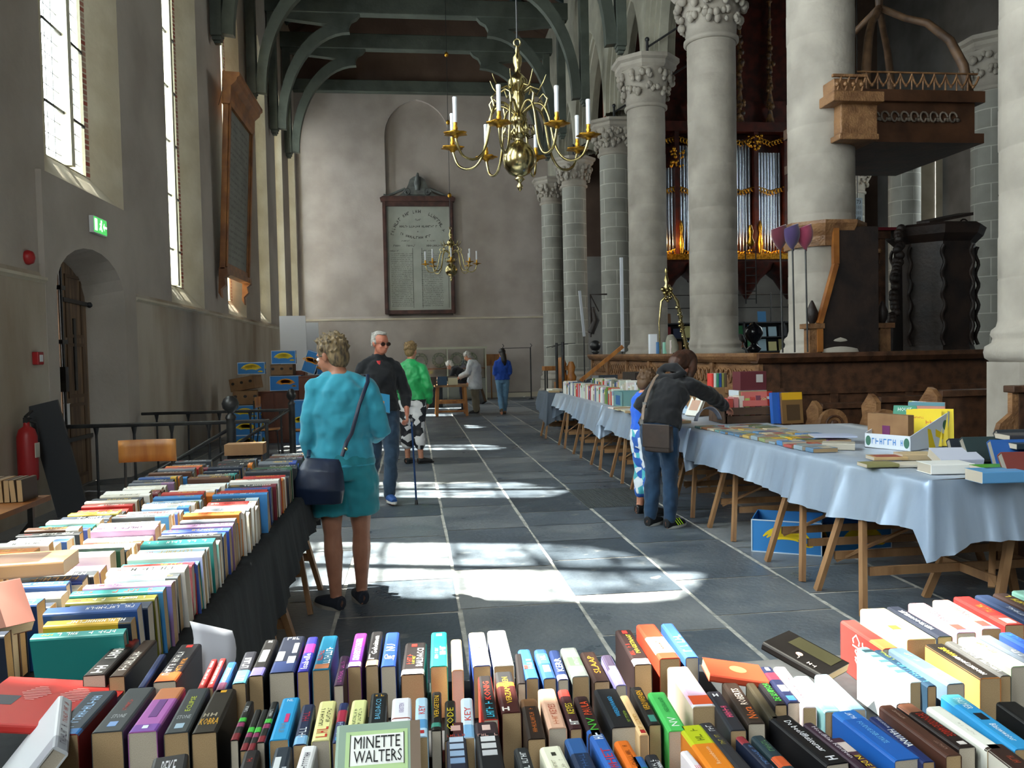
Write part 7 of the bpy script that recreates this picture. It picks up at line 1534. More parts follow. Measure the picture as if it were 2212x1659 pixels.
# ------------------------------------------------------------------ bench with books at the left edge; far work table
t = thing('bench_table', 'low folding table with a row of books at the left edge', 'table', (-2.5, 5.2, 0)); MB().b2((-.6, -.75, .72), (.3, .02, .75)).build('tabletop', BW, t)
b = MB(); b.bar((.2, -.02, 0), (.2, -.02, .72), .03, .03); b.bar((-.2, -.02, 0), (-.2, -.02, .72), .03, .03); b.bar((-.2, -.02, .1), (.2, -.02, .6), .02, .02); b.bar((.2, -.02, .1), (-.2, -.02, .6), .02, .02); b.build('leg_frame', IRON, t)
rs = random.Random(8)
for k in range(17):
    T = .033; c = rs.choice(['4a3a30', 'd8cfae', 'c9c2ae', '6b5a4a', 'e6e2d4', '8a6a4a']); tt = book('book', T * .9, .19, .13, c, [], [], pages=PAGE, parent_label='%s book on the low table at the left edge, %s from the left' % ({'4a3a30': 'dark brown', 'd8cfae': 'straw', 'c9c2ae': 'sand', '6b5a4a': 'umber', 'e6e2d4': 'ivory', '8a6a4a': 'tan'}[c], nth[k]), group='books on the low left table', seed=k); place(tt, (-2.84 + .036 * k, 5.07, .752), 0, lean=R(rs.uniform(-6, 6)))
t = thing('work_table', 'honey-wood work table with crates of books in the middle of the far aisle', 'table', (.95, 20.9, 0))
MB().b2((-.42, -.35, .74), (.42, .6, .79)).build('tabletop', PINE, t)
for x in (-.34, .34):
    for y in (-.28, .5): MB().bar((x * 1.12, y, 0), (x, y, .74), .07, .05, up=(0, 1, 0)).build('leg', HONEY, t)
b = MB(); b.b2((-.36, -.3, .32), (.36, -.26, .38)).b2((-.36, .48, .32), (.36, .52, .38)).b2((-.36, -.3, .1), (.36, -.26, .15)); b.build('stretcher', HONEY, t)
rs = random.Random(14)
for row in range(3):
    for k in range(7):
        c = rs.choice(['4a3a30', 'd8cfae', '7a8f9c', '6b5a4a', 'e6e2d4', '8a3a34', '2f4f6c']); q = up_book((.57 + .27 * row, 20.62 + .045 * k, .795), .035, rs.uniform(.18, .22), .24, c, 0, '%s book on the far work table, %s from front, %s stack' % ({'4a3a30': 'dark brown', 'd8cfae': 'straw', '7a8f9c': 'grey-blue', '6b5a4a': 'umber', 'e6e2d4': 'ivory', '8a3a34': 'red', '2f4f6c': 'blue'}[c], nth[k], ('left', 'middle', 'right')[row]), group='books on the far work table', seed=k); 
t = thing('yellow_sign', 'small yellow card lying at the back of the far work table', 'card', (.75, 21.3, .8)); MB().box((0, 0, .06), (.16, .02, .1)).build('card', flat('c9d02c'), t)
t = thing('trestle_desk', 'dark cloth-covered desk in the far left behind the green jacket', 'table', (.15, 24.5, 0)); MB().b2((-.8, -.3, 0), (.7, .3, .72)).build('cloth_cover', BLACKCLOTH, t); MB().b2((-.85, -.34, .72), (.75, .34, .76)).build('tabletop', PINE, t)
# ------------------------------------------------------------------ people
def V(*a): return Vector(a)
WRINK = bpy.data.textures.new('cloth_folds', 'CLOUDS'); WRINK.noise_scale = .09; WRINK.noise_depth = 1
def blob(mb, name, m, parent, vox, smooth=4, wr=0):
    o = mb.build(name, m, parent)
    q = o.modifiers.new('remesh', 'REMESH'); q.mode = 'VOXEL'; q.voxel_size = vox; q.use_smooth_shade = True
    q = o.modifiers.new('smooth', 'SMOOTH'); q.iterations = smooth; q.factor = .5
    if wr:
        q = o.modifiers.new('folds', 'DISPLACE'); q.texture = WRINK; q.strength = wr; q.mid_level = .5; q.texture_coords = 'LOCAL'
    return o
def limb(mb, pts, rad, n=14):
    mb.tube(pts, rad, n, up=None)
    for p, r in ((pts[0], rad[0]), (pts[-1], rad[-1])): mb.sph(p, r if not hasattr(r, '__len__') else min(r), n=n, k=8)
def torso(mb, pts, rad):
    mb.tube(pts, rad, 22, up=(1, 0, 0))
def hand(mb, w, d, nrm, side, curl=.35, s=1.0):
    """wrist, finger direction, back-of-hand normal, side +1 when the thumb lies along d x nrm"""
    d = V(*d).normalized(); nrm = V(*nrm).normalized(); nrm = (nrm - d * nrm.dot(d)).normalized(); t = d.cross(nrm) * side
    w = V(*w); pc = w + d * .045 * s
    mb.tube([w, w + d * .03 * s, w + d * .06 * s, w + d * .088 * s], [(.026 * s, .017 * s), (.036 * s, .015 * s), (.04 * s, .013 * s), (.037 * s, .011 * s)], 12, up=tuple(t))
    for k, (off, ln) in enumerate(((.029, .072), (.010, .082), (-.010, .076), (-.028, .058))):
        p = w + d * .085 * s + t * off * s; q = [p]; a = curl * (1 + .12 * k)
        dd = d.copy()
        for sg in (.45, .32, .23):
            dd = (dd * math.cos(a) - nrm * math.sin(a)).normalized() if False else (Matrix.Rotation(-a if side > 0 else a, 3, t) @ dd)
            if dd.dot(nrm) > .05 * 0 + d.dot(nrm) + 1e-3: dd = dd - nrm * 2 * dd.dot(nrm)
            p = p + dd.normalized() * ln * sg * s; q.append(p)
        mb.tube(q, [.0088 * s, .0086 * s, .008 * s, .0066 * s], 8); mb.sph(q[-1], .0066 * s, n=8, k=6)
    p = w + d * .022 * s + t * .026 * s; mb.tube([p, p + (d * .5 + t * .8 - nrm * .25).normalized() * .035 * s, p + (d * .75 + t * .75 - nrm * .45).normalized() * .065 * s], [.013 * s, .0105 * s, .0085 * s], 8); mb.sph(p + (d * .75 + t * .75 - nrm * .45).normalized() * .065 * s, .0085 * s, n=8, k=6)
SKIN = mat('skin', srgb('c98f74'), .55, nscale=12, col2=srgb('b87c63')); SKIN.node_tree.nodes['Principled BSDF'].inputs['Subsurface Weight'].default_value = .05
def head(t, c, fwd, up, hair, hairkind, vox=.006, glasses=False, old=False, s=1.0):
    """head centred on c looking along fwd; returns a function to add the skin volume"""
    f = V(*fwd).normalized(); u = V(*up).normalized(); u = (u - f * u.dot(f)).normalized(); r = f.cross(u); c = V(*c)
    Mx = Matrix((r, f, u)).transposed().to_4x4(); Mx.translation = c
    Mx = Mx @ Matrix.Scale(s, 4)
    def add(mb):
        mb.M = Mx
        mb.sph((0, -.012, .03), .088, sc=(.86, 1.08, 1.0)); mb.sph((0, .018, -.03), .072, sc=(.86, 1.0, 1.15)); mb.sph((0, .045, -.075), .04, sc=(1.0, .9, .7))
        mb.tube([(0, .082, .015), (0, .098, -.012), (0, .108, -.028), (0, .088, -.036)], [.008, .010, .014, .009], 8)
        mb.sph((0, .085, -.055), .017, sc=(1.4, .5, .35)); mb.sph((0, .083, -.066), .015, sc=(1.3, .55, .4)); mb.sph((0, .074, .03), .03, sc=(1.7, .4, .35))
        for s_ in (-1, 1):
            mb.sph((s_ * .032, .072, -.025), .022, sc=(1, .6, .8)); mb.sph((s_ * .077, -.008, -.008), .03, sc=(.3, .6, 1.0)); mb.sph((s_ * .083, -.014, .004), .02, sc=(.4, .7, .9))
        mb.M = Matrix.Identity(4)
    e = MB(); e.M = Mx
    for s_ in (-1, 1): e.sph((s_ * .031, .078, .004), .0125)
    e.build('eyes', flat('efeae4'), t)
    e = MB(); e.M = Mx
    for s_ in (-1, 1): e.sph((s_ * .031, .087, .004), .0058, n=10, k=6)
    e.build('iris', flat('2b1d16'), t)
    h = MB(); h.M = Mx; rs = random.Random(len(hairkind) + int(c.x * 100))
    if hairkind == 'short':
        h.sph((0, -.022, .045), .094, sc=(.93, 1.07, 1.0)); h.sph((0, -.05, -.01), .075, sc=(1.03, .8, 1.1))
        for k in range(90):
            a = rs.uniform(0, 6.28); z = rs.uniform(-.4, 1); rr = math.sqrt(max(0, 1 - z * z)); y = rr * math.sin(a)
            if y > .45 and z < .55: continue
            p = V(rr * math.cos(a) * .086, -.022 + y * .1, .045 + z * .092); n_ = V(rr * math.cos(a), y, z)
            h.tube([p, p + n_ * .012 + V(rs.uniform(-.015, .015), rs.uniform(-.012, .02), rs.uniform(-.004, .016))], [.012, .004], 6)
    elif hairkind == 'balding':
        for s_ in (-1, 1): h.sph((s_ * .062, -.03, .02), .04, sc=(.55, 1.35, 1.2))
        h.sph((0, -.075, .0), .05, sc=(1.3, .6, 1.3)); h.sph((0, -.05, .095), .03, sc=(1.4, 1.3, .5))
        h.sph((0, .0, .105), .045, sc=(1.3, 1.5, .45)); h.sph((0, -.04, .06), .078, sc=(1.05, .9, .9))
        for k in range(60):
            a = rs.uniform(PI * .85, PI * 2.15); p = V(.078 * math.cos(a), -.02 + .09 * math.sin(a) * .9, rs.uniform(-.03, .1)); h.tube([p, p + V(math.cos(a) * .012, math.sin(a) * .012, .012)], [.01, .003], 6)
    elif hairkind in ('long', 'bob', 'tail'):
        h.sph((0, -.02, .045), .097, sc=(.94, 1.06, 1.0)); h.sph((0, -.055, -.02), .075, sc=(1.08, .8, 1.2))
        if hairkind == 'long':
            h.tube([(0, -.07, 0), (0, -.1, -.1), (.005, -.12, -.2), (.01, -.12, -.32)], [.07, .075, .07, .03], 12)
        elif hairkind == 'tail':
            h.tube([(0, -.09, .04), (0, -.12, -.03), (.01, -.13, -.14), (.02, -.12, -.28)], [.04, .055, .06, .02], 12)
        else:
            for s_ in (-1, 1): h.tube([(s_ * .06, -.02, .05), (s_ * .088, .01, -.03), (s_ * .09, .02, -.11), (s_ * .08, .03, -.17)], [.035, .035, .032, .012], 10)
            h.tube([(0, -.08, .02), (0, -.1, -.08), (0, -.09, -.16)], [.07, .07, .04], 12)
    blob(h, 'hair', hair, t, vox, 2)
    if glasses:
        g = MB(); g.M = Mx
        for s_ in (-1, 1):
            g.tube([(s_ * .034 + .026 * math.cos(a), .094 - abs(math.cos(a)) * .003, .004 + .018 * math.sin(a)) for a in [2 * PI * k / 14 for k in range(15)]], .0022, 5, caps=False); g.tube([(s_ * .06, .09, .008), (s_ * .08, .02, .01), (s_ * .084, -.02, 0)], .002, 5)
        g.tube([(-.009, .095, .006), (.009, .095, .006)], .002, 5); g.build('glasses', IRON if glasses != 'sun' else flat('3a2a1c', .2), t)
        if glasses == 'sun':
            g = MB(); g.M = Mx
            for s_ in (-1, 1): g.add([(s_ * .034 + .025 * math.cos(a), .0945, .004 + .017 * math.sin(a)) for a in [2 * PI * k / 14 for k in range(14)]], [tuple(range(14))])
            g.build('lenses', mat('dark_lens', (.03, .02, .015), .1), t)
    return add
def fold(p, a=.004, f=30): 
    return p
def cloth_mat(name, h, h2=None, rough=.85, bump=.5, bs=7, sheen=.2, spec=.3):
    m = mat(name, srgb(h), rough, nscale=5, col2=srgb(h2 or h), bump=bump, bscale=bs, sheen=sheen, spec=spec); return m
def shoe(mb, ank, d, ln=.26, w_=.045):
    d = V(d[0], d[1], 0).normalized(); a = V(*ank); h = a.z
    base = V(a.x, a.y, 0)
    mb.tube([base - d * .055 + V(0, 0, .045), base + V(0, 0, .05), base + d * ln * .4 + V(0, 0, .04), base + d * ln * .68 + V(0, 0, .03)], [(w_ * .8, .045), (w_, .05), (w_ * 1.05, .035), (w_ * .7, .024)], 12, up=tuple(d.cross(V(0, 0, 1))))
def sole(mb, ank, d, ln=.26, w_=.047):
    d = V(d[0], d[1], 0).normalized(); s = d.cross(V(0, 0, 1)); a = V(ank[0], ank[1], 0)
    o = []
    for k in range(16):
        an = 2 * PI * k / 16; l = math.cos(an); o.append(a + d * (ln * .31 + l * (ln * .5)) + s * math.sin(an) * w_ * (1 if l < .3 else .92))
    mb.add([(p.x, p.y, 0.001) for p in o] + [(p.x, p.y, .022) for p in o], [tuple(range(16))[::-1], tuple(range(16, 32))] + [(i, (i + 1) % 16, 16 + (i + 1) % 16, 16 + i) for i in range(16)])
def person(label, loc, rz, J, hd, top, bottom, shoes, vox=.011, hands=('relax', 'relax'), girth=1.0, skin=SKIN, sleeve=1.0, leg_to=1.0, extra=None, topbulk=.014, hem=.0, botbulk=.014, soles=None, collar=0, flare=0):
    t = thing('person', label, 'person', loc, rz)
    g = girth
    b = MB(); tr = [J['pelvis'], J['waist'], J['chest'], J['upper'], J['neck']]
    tr = [V(*p) for p in tr]
    torso(b, [tr[0] - V(0, 0, .07), tr[0], tr[1], tr[2], tr[3], tr[4]], [(.13 * g, .09 * g), (.165 * g, .115 * g), (.135 * g, .10 * g), (.155 * g, .11 * g), (.13 * g, .09 * g), (.055, .055)])
    limb(b, [tr[4] - V(0, 0, .02), tr[4].lerp(V(*hd['c']), .6)], [.056, .052])
    for s in 'LR':
        sh, el, wr = [V(*J[k + s]) for k in ('sh', 'el', 'wr')]; hp, kn, an = [V(*J[k + s]) for k in ('hip', 'kn', 'an')]
        b.tube([tr[4] - V(0, 0, .03), tr[4].lerp(sh, .5) - V(0, 0, .01), sh], [.045, .042, .04 * g], 12)
        limb(b, [sh, sh.lerp(el, .5), el, el.lerp(wr, .35), wr], [.042 * g, .043 * g, .037, .037, .024])
        limb(b, [hp, hp.lerp(kn, .5), kn, kn.lerp(an, .3), an.lerp(kn, .15), an], [.085 * g, .072 * g, .053, .056 * (.6 + .4 * g), .038, .036])
        fd = V(*J['toe' + s]) - an; shoe(b, an, fd, .22, .036)
        hd_ = J.get('hand' + s); dd = (wr - el).normalized() if not hd_ else V(*hd_[0]); nn = V(1 if s == 'R' else -1, 0, .1) if not hd_ else V(*hd_[1])
        hand(b, wr, dd, nn, 1 if s == 'R' else -1, (.35 if not hd_ or len(hd_) < 3 else hd_[2]))
    addh = head(t, hd['c'], hd['f'], hd.get('u', (0, 0, 1)), hd['hair'], hd['kind'], max(vox * .7, .0055), hd.get('glasses', False), s=hd.get('s', 1.0)); addh(b)
    blob(b, 'body', skin, t, min(vox, .0075) if vox < .015 else vox * .8, 2)
    # top
    c = MB(); k = topbulk
    torso(c, [tr[0] - V(0, 0, .02 - hem), tr[0].lerp(tr[1], .45), tr[1], tr[2], tr[3], tr[4] - V(0, 0, .015)], [(.17 * g + k * 1.3, .12 * g + k * 1.3), (.16 * g + k, .115 * g + k), (.14 * g + k * 1.2, .105 * g + k * 1.2), (.16 * g + k, .115 * g + k), (.128 * g + k, .092 * g + k), (.06 + k * .3, .06 + k * .3)])
    if collar: c.tube([tr[4] - V(0, 0, .03), tr[4] + V(0, 0, collar)], [.075, .07], 14)
    for s in 'LR':
        sh, el, wr = [V(*J[k_ + s]) for k_ in ('sh', 'el', 'wr')]; e2 = el.lerp(wr, max(0.02, sleeve))
        c.tube([tr[4] - V(0, 0, .03), tr[4].lerp(sh, .5) - V(0, 0, .005), sh], [.05 + k * .5, .047 + k * .6, .04 * g + k], 12)
        limb(c, [sh, sh.lerp(el, .5), el, el.lerp(e2, .5), e2], [.045 * g + k, .046 * g + k, .041 + k, .038 + k, .028 + k])
    # soft folds
    rs = random.Random(3)
    blob(c, top[0], top[1], t, vox, 3, wr=.032)
    c = MB(); k = botbulk
    torso(c, [tr[0] - V(0, 0, .1), tr[0], tr[0].lerp(tr[1], .6)], [(.14 * g + k, .1 * g + k), (.168 * g + k, .118 * g + k), (.142 * g + k, .105 * g + k)])
    for s in 'LR':
        hp, kn, an = [V(*J[k_ + s]) for k_ in ('hip', 'kn', 'an')]
        if leg_to <= .5: pts = [hp, hp.lerp(kn, .5), hp.lerp(kn, leg_to * 2)]; rd = [.09 * g + k, .08 * g + k + flare * .6, .07 * g + k + flare]; c.tube(pts, rd, 16); c.sph(pts[0], rd[0], n=14, k=8)
        else: e2 = kn.lerp(an, leg_to * 2 - 1); pts = [hp, hp.lerp(kn, .5), kn, kn.lerp(e2, .5), e2]; rd = [.088 * g + k, .076 * g + k, .056 + k, .053 + k + flare * .5, .042 + k + flare]; limb(c, pts, rd)
    blob(c, bottom[0], bottom[1], t, vox, 3, wr=.026)
    for s in 'LR':
        an = V(*J['an' + s]); fd = V(*J['toe' + s]) - an; c = MB(); shoe(c, an, fd); zl = an.z - .085
        if abs(zl) > .002: c.v = [(p[0], p[1], p[2] + zl) for p in c.v]
        so = blob(c, 'shoe', shoes[0], t, max(.007, vox * .7), 1); c = MB(); sole(c, an, fd); 
        if abs(zl) > .002: c.v = [(p[0], p[1], p[2] + zl) for p in c.v]
        c.build('sole', shoes[1], so)
        if extra == 'stripes' and s == 'R':
            d = V(fd.x, fd.y, 0).normalized(); s_ = d.cross(V(0, 0, 1))
            for q in range(3): c = MB(); c.bar(V(an.x, an.y, .03) + d * (.05 + .03 * q) + s_ * .054, V(an.x, an.y, .085) + d * (.02 + .03 * q) + s_ * .03, .012, .006); c.build('shoe_stripe', flat('c6f01c'), t)
    return t
def std(h=1.7, w=1.0, spread=.09):
    k = h / 1.7
    J = dict(pelvis=(0, 0, .93 * k), waist=(0, 0, 1.09 * k), chest=(0, -.005, 1.25 * k), upper=(0, -.01, 1.37 * k), neck=(0, 0, 1.46 * k))
    for s, g in (('L', -1), ('R', 1)):
        J['sh' + s] = (g * .148 * w * k, -.01, 1.345 * k); J['el' + s] = (g * .205 * w * k, -.03, 1.08 * k); J['wr' + s] = (g * .225 * w * k, .03, .85 * k)
        J['hip' + s] = (g * .085 * k, 0, .88 * k); J['kn' + s] = (g * spread * k, .01, .48 * k); J['an' + s] = (g * spread, -.02, .085); J['toe' + s] = (g * (spread + .03), .15, .03)
    return J
DKJ = cloth_mat('dark_denim', '24405c', '1a3048'); BLJ = cloth_mat('blue_denim', '33485e', '26394c')
# 1 woman in turquoise, seen from behind
J = std(1.66, .98, .085)
J.update(neck=(-.01, .0, 1.455), upper=(0, -.02, 1.35), shL=(-.15, -.01, 1.365), shR=(.15, -.01, 1.365), elL=(-.2, .0, 1.07), wrL=(-.185, .12, .89), handL=((-.05, .45, -.85), (-1, -.1, -.1)), elR=(.235, -.03, 1.08), wrR=(.17, .2, 1.04), handR=((-.5, .8, .1), (.4, .3, .9)),
         hipL=(-.085, 0, .86), hipR=(.085, 0, .86), knL=(-.075, 0, .47), anL=(-.065, .0, .085), toeL=(-.16, .12, .03), knR=(.1, .03, .47), anR=(.095, .09, .085), toeR=(.06, .28, .03))
TQ = cloth_mat('turquoise_knit', '3596ad', '2f8aa0', bump=.5, bs=5); TQ2 = cloth_mat('turquoise_shorts', '237f8c', '1f7480', bump=.4, bs=4)
tq = person('woman with short greying hair in a turquoise top and shorts, browsing the black-clothed book table', (-.44, 5.06, 0), R(6), J, dict(c=(-.05, .04, 1.555), f=(-.72, .62, -.28), hair=mat('ash_blond_hair', srgb('84704f'), .7, nscale=60, col2=srgb('443a30'), stretch=(1, 1, .3)), kind='short', glasses=True, s=1.02),
            ('jumper', TQ), ('shorts', TQ2), (mat('navy_canvas', srgb('20242f'), .8), flat('8f8a82')), vox=.009, girth=1.08, leg_to=.34, flare=.03, sleeve=.97, topbulk=.016, botbulk=.022, skin=mat('tanned_skin', srgb('a8735a'), .55, nscale=12, col2=srgb('99664f')))
NAVY = mat('navy_leather', srgb('1b2740'), .38, nscale=5, col2=srgb('131c30'), bump=.5, bscale=6)
bag = thing('shoulder_bag', 'navy leather shoulder bag hanging at the hip of the woman in turquoise', 'bag', (-.44, 5.06, 0), R(6))
b = MB(); b.tube([(-.02, -.22, .96), (-.03, -.23, .89), (-.05, -.235, .79), (-.06, -.22, .70)], [(.10, .02), (.13, .05), (.155, .06), (.15, .035)], 20, up=(1, 0, 0)); bb_ = b; b.v = [(x - .1, y, z + .04 * (x + .1)) for x, y, z in b.v]; blob(b, 'pouch', NAVY, bag, .009, 3)
b = MB(); b.tube([(.16, -.06, 1.44), (.155, -.13, 1.40), (.1, -.19, 1.27), (.05, -.2, 1.1), (.02, -.19, 1.05), (-.01, -.22, .97)], [(.012, .004)] * 6, 8, up=(1, 0, 0)); b.build('strap', NAVY, bag)
b = MB(); b.tube([(.16, -.06, 1.44), (.13, .03, 1.44), (.06, .14, 1.3), (-.06, .17, 1.1), (-.2, .06, 1.0), (-.2, -.18, .97)], [(.012, .004)] * 6, 8, up=(1, 0, 0)); b.build('strap', NAVY, bag)
MB().sph((.015, -.205, 1.01), .012, n=8, k=6).build('metal_ring', BRASS, bag)
# 2 man in black fleece with a stick
J = std(1.81, 1.08, .09)
J.update(elR=(.27, -.02, 1.17), wrR=(.19, .2, 1.08), handR=((-.45, .8, .15), (.6, .2, .7), .6), elL=(-.28, -.04, 1.15), wrL=(-.275, .1, .93), handL=((0, .45, -.8), (-1, .0, .1), .8),
         knR=(.07, -.02, .5), anR=(.11, -.28, .13), toeR=(.13, -.1, .03), knL=(-.1, .12, .52), anL=(-.06, .18, .11), toeL=(-.1, .36, .06))
BKF = cloth_mat('black_fleece', '1d1e22', '141519', bump=.4, bs=6)
mn = person('tall grey-haired man in sunglasses and a black fleece walking towards the camera with a stick', (-.36, 8.78, 0), R(186), J, dict(c=(-.02, .05, 1.685), f=(-.5, .85, -.12), hair=mat('grey_hair', srgb('b9b5ae'), .7, nscale=40, col2=srgb('8a857e')), kind='balding', glasses='sun', s=1.03),
            ('fleece', BKF), ('jeans', BLJ), (mat('blue_trainer', srgb('28508f'), .6), flat('c9c6c0')), vox=.010, girth=1.08, sleeve=.55, topbulk=.024, collar=.03, skin=mat('ruddy_skin', srgb('c27c62'), .55, nscale=12, col2=srgb('b06b54')), botbulk=.02)
M_ = MB(); M_.tube([(0, .07, 1.5), (0, .105, 1.42), (0, .13, 1.34)], [(.04, .015), (.03, .012), (.006, .006)], 8, up=(1, 0, 0)); M_.build('red_shirt_front', flat('b02a2c', .8), mn)
cane = thing('walking_stick', 'dark blue adjustable walking stick held by the man in the black fleece', 'walking stick', (-.03, 8.53, 0), R(0))
b = MB(); b.tube([(.03, -.02, .0), (0, 0, .86)], .010, 8); b.build('shaft', mat('blue_metal', srgb('22406e'), .35, .5), cane); b = MB(); b.tube([(0, .05, .86), (0, -.07, .89)], .015, 8); b.build('handle', IRON, cane); MB().lathe([(.018, 0), (.016, .03), (.012, .05)], (.03, -.02, 0), 10).build('rubber_tip', IRON, cane)
lying('paperback', (-.25, 8.4, 1.06), .018, .2, .14, '3f9ccc', 0, 'sky-blue paperback held in the right hand of the man in black fleece', face=[('#', 'c98a5a', .45, .8, .2, .6), ('#', 'd5dfe6', .85, 1, 0, 1)], tilt=R(65), roll=R(30))
# 3 person in the green jacket
J = std(1.72, 1.05, .085); J.update(elR=(.25, -.02, 1.1), wrR=(.22, .1, .9), elL=(-.24, 0, 1.1), wrL=(-.18, .2, 1.0), anR=(.11, .02, .085), toeR=(.22, .12, .03), anL=(-.09, .04, .085), toeL=(-.05, .2, .03))
pat = bpy.data.materials.new('black_white_print'); pat.use_nodes = True; nt = pat.node_tree; vo = nt.nodes.new('ShaderNodeTexVoronoi'); vo.inputs['Scale'].default_value = 13; tc = nt.nodes.new('ShaderNodeTexCoord'); rp = nt.nodes.new('ShaderNodeValToRGB'); rp.color_ramp.interpolation = 'CONSTANT'; rp.color_ramp.elements[0].color = srgb('dcdadb') + (1,); rp.color_ramp.elements[1].position = .52; rp.color_ramp.elements[1].color = srgb('26262c') + (1,)
sp = nt.nodes.new('ShaderNodeSeparateColor'); nt.links.new(tc.outputs['Object'], vo.inputs['Vector']); nt.links.new(vo.outputs['Color'], sp.inputs[0]); nt.links.new(sp.outputs[0], rp.inputs[0]); nt.links.new(rp.outputs[0], nt.nodes['Principled BSDF'].inputs['Base Color'])
person('short-haired blond person in a bright green jacket and black and white printed trousers', (-.03, 11.72, 0), R(-14), J, dict(c=(.0, .03, 1.62), f=(.25, .95, -.1), hair=mat('blond_hair', srgb('8f744c'), .7, nscale=40, col2=srgb('6d5638')), kind='short'),
       ('jacket', cloth_mat('green_nylon', '1fa85c', '189a50', rough=.45, bump=.7, bs=6, spec=.5)), ('trousers', pat), (IRON, IRON), vox=.012, girth=1.05, topbulk=.03, leg_to=.74, botbulk=.035, flare=.01, collar=.03)
# 4 blue jumper
J = std(1.66, .98, .07); J.update(wrL=(-.12, .2, 1.0), wrR=(.12, .2, 1.0), anR=(.05, .1, .085), toeR=(.05, .3, .03), anL=(-.06, -.18, .16), toeL=(-.06, .0, .05), knL=(-.07, .0, .48))
person('long-haired woman in a royal blue jumper and pale jeans walking away down the aisle', (2.27, 20.8, 0), R(0), J, dict(c=(0, .02, 1.56), f=(-.3, 1, -.05), hair=mat('black_hair', srgb('1d1715'), .5), kind='long'), ('jumper', cloth_mat('royal_blue', '2450b4', '1f459e')), ('jeans', cloth_mat('pale_denim', '6a8fae', '5a7f9e')), (mat('tan_shoe', srgb('6a5a48'), .7), IRON), vox=.014, girth=.98, topbulk=.03, collar=.05)
# 5 and 6 at the far work table
J = std(1.66, 1.1, .1); J.update(upper=(0, .08, 1.32), neck=(0, .12, 1.40), shL=(-.155, .08, 1.31), shR=(.155, .08, 1.31), elL=(-.2, .15, 1.08), wrL=(-.15, .35, .98), elR=(.22, .06, 1.06), wrR=(.2, .2, .84))
person('grey-haired person in a pale raincoat bending over the far work table', (1.62, 21.5, 0), R(75), J, dict(c=(0, .2, 1.5), f=(.1, .8, -.55), hair=mat('silver_hair', srgb('b5b2ac'), .7), kind='short'), ('raincoat', cloth_mat('pale_raincoat', 'c9cdd2', 'b9bdc4', rough=.5, bump=.8, bs=5)), ('trousers', cloth_mat('beige_trousers', '857a66')), (IRON, IRON), vox=.014, girth=1.12, topbulk=.04, hem=-.25, botbulk=.03)
J = std(1.5, 1.0, .09); J.update(chest=(0, .1, 1.08), upper=(0, .2, 1.16), neck=(0, .28, 1.2), waist=(0, .03, .96), shL=(-.15, .2, 1.15), shR=(.15, .2, 1.15), elL=(-.18, .3, .93), wrL=(-.1, .48, .88), elR=(.18, .3, .93), wrR=(.1, .48, .88))
person('white-haired person in dark clothes stooping behind the far work table', (1.35, 22.4, 0), R(75), J, dict(c=(0, .36, 1.26), f=(0, .7, -.7), hair=mat('white_hair', srgb('cfccc6'), .7), kind='short'), ('jacket', BKF), ('trousers', cloth_mat('dark_trousers', '2a2530')), (IRON, IRON), vox=.014, topbulk=.025)
# 7 bending shopper in the black hoodie; she faces the table (+x), leaning forward
J = std(1.66, 1.0, .08)
J.update(pelvis=(0, 0, .9), waist=(0, .07, 1.04), chest=(0, .17, 1.17), upper=(0, .26, 1.25), neck=(0, .33, 1.31), shL=(-.15, .25, 1.24), shR=(.15, .25, 1.24), elR=(.22, .5, 1.14), wrR=(.2, .78, 1.03), handR=((.1, .8, -.35), (.1, .3, 1)),
         elL=(-.27, .1, 1.05), wrL=(-.2, .32, .95), hipL=(-.085, 0, .86), hipR=(.085, 0, .86), knL=(-.08, .02, .47), knR=(.09, .03, .47), anL=(-.09, -.02, .085), anR=(.1, .0, .085), toeL=(-.1, .18, .03), toeR=(.13, .2, .03))
hg = person('brown-haired woman in a black hoodie and dark jeans bending over the blue-clothed table, arm outstretched', (2.13, 6.93, 0), R(-50), J, dict(c=(.01, .43, 1.405), f=(.1, .62, -.78), u=(0, .78, .62), hair=mat('brown_hair', srgb('4a2c1e'), .55, nscale=30, col2=srgb('2f1b12'), stretch=(1, 1, .3)), kind='bob', s=1.1),
       ('hoodie', cloth_mat('black_sweat', '1b1b1f', '131316', bump=.5, bs=5)), ('jeans', DKJ), (mat('black_suede', srgb('15161a'), .8), flat('b9b9b4')), vox=.009, girth=1.02, topbulk=.028, hem=.0, extra='stripes', skin=mat('shaded_skin', srgb('b57a64'), .55))
b = MB(); b.tube([(-.12, .2, 1.36), (-.06, .22, 1.40), (.04, .22, 1.40), (.12, .22, 1.35), (.06, .16, 1.31), (-.06, .16, 1.31), (-.12, .2, 1.36)], [.035, .04, .045, .035, .04, .04, .035], 10); blob(b, 'hood', cloth_mat('black_sweat', '1b1b1f'), hg, .01, 3)
BL2 = mat('brown_leather', srgb('35261e'), .5, nscale=5, col2=srgb('271b15'), bump=.3, bscale=8)
bag = thing('shoulder_bag', 'dark brown leather satchel on the hip of the woman in the black hoodie', 'bag', (2.13, 6.93, 0), R(-50))
b = MB(); b.box((.12, -.19, .80), (.26, .08, .23)); blob(b, 'satchel', BL2, bag, .012, 8, wr=.012); b = MB(); b.box((.12, -.235, .83), (.27, .012, .2)); b.build('flap', BL2, bag, bevel=.01)

b = MB(); b.tube([(-.04, -.2, .92), (-.06, -.15, 1.05), (-.08, -.03, 1.2), (-.1, .1, 1.31), (-.09, .2, 1.37)], [(.016, .004)] * 5, 8, up=(1, 0, 0)); b.build('strap', mat('taupe_strap', srgb('7a685a'), .6), bag)
b = MB(); b.box((-.065, -.12, 1.08), (.04, .012, .05)); b.box((-.045, -.2, .94), (.035, .012, .04)); b.build('buckle', mat('steel', (.6, .6, .6), .3, 1), bag)
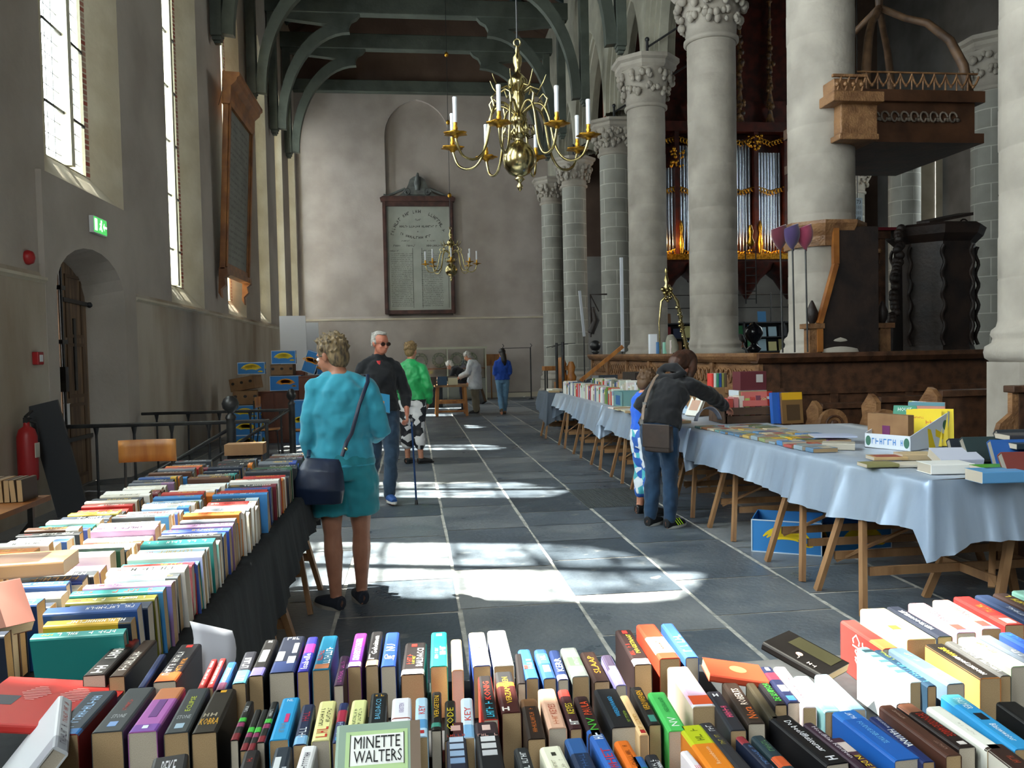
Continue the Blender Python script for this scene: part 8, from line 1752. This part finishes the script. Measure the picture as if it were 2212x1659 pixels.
# 8 child half hidden behind her
pat2 = pat.copy(); pat2.name = 'blue_white_print'; n2 = pat2.node_tree.nodes; n2['Voronoi Texture'].inputs['Scale'].default_value = 16; cr = n2['Color Ramp'].color_ramp; cr.elements[0].color = srgb('e3e9ef') + (1,); cr.elements[1].color = srgb('2f62b8') + (1,); cr.elements[1].position = .4; e_ = cr.elements.new(.75); e_.color = srgb('58bcc8') + (1,)
J = std(1.36, .95, .08); J.update(wrL=(-.14, .25, .82), wrR=(.14, .25, .82), elL=(-.19, .03, .9), elR=(.19, .03, .9))
person('child in blue shirt and blue-white printed trousers, half hidden by the bending woman', (2.17, 7.48, 0), R(-70), J, dict(c=(0, .03, 1.25), f=(0, .9, -.3), hair=mat('child_hair', srgb('5a4028'), .6), kind='short', s=.95), ('shirt', cloth_mat('bright_blue', '2a66d8')), ('trousers', pat2), (IRON, IRON), vox=.012, girth=.92, leg_to=.78, botbulk=.03, topbulk=.02)
# 9 seated man seen over the screen
J = std(1.7); 
for k_ in list(J): J[k_] = tuple(V(*J[k_]) + V(0, 0, -.12)) if k_[:2] not in ('an', 'to', 'kn') else J[k_]
J.update(knL=(-.12, .4, .5), knR=(.12, .4, .5), anL=(-.12, .42, .085), anR=(.12, .42, .085), toeL=(-.12, .6, .03), toeR=(.12, .6, .03), hipL=(-.09, 0, .55), hipR=(.09, 0, .55), pelvis=(0, 0, .58), waist=(0, 0, .78), chest=(0, .02, 1.0), upper=(0, .03, 1.2), neck=(0, .05, 1.35), shL=(-.17, .03, 1.24), shR=(.17, .03, 1.24), elL=(-.22, .1, 1.0), elR=(.22, .1, 1.0), wrL=(-.15, .35, .95), wrR=(.15, .35, .95))
sm_ = person('balding man in a dark jacket sitting beyond the carved screen under the organ', (6.0, 14.2, .22), R(70), J, dict(c=(0, .1, 1.47), f=(.1, .9, -.4), hair=mat('dark_grey_hair', srgb('4a4644'), .7), kind='balding'), ('jacket', BKF), ('trousers', DKJ), (IRON, IRON), vox=.016)
t = thing('chair', 'chair under the seated man beyond the screen', 'chair', (6.0, 14.2, 0), R(70)); MB().b2((-.22, -.2, .6), (.22, .3, .66)).build('seat', HONEY, t)
for x in (-.2, .2):
    for y in (-.18, .27): MB().tube([(x, y, 0), (x, y, .6)], .02, 6).build('leg', HONEY, t)
t = thing('sales_desk', 'brown desk in front of the seated man beyond the screen', 'table', (5.45, 14.3, 0)); MB().box((0, 0, 1.0), (.5, .9, .06)).build('tabletop', OAKL, t)
for y in (-.4, .4): MB().box((0, y, .5), (.4, .06, .96)).build('side_panel', OAKL, t)
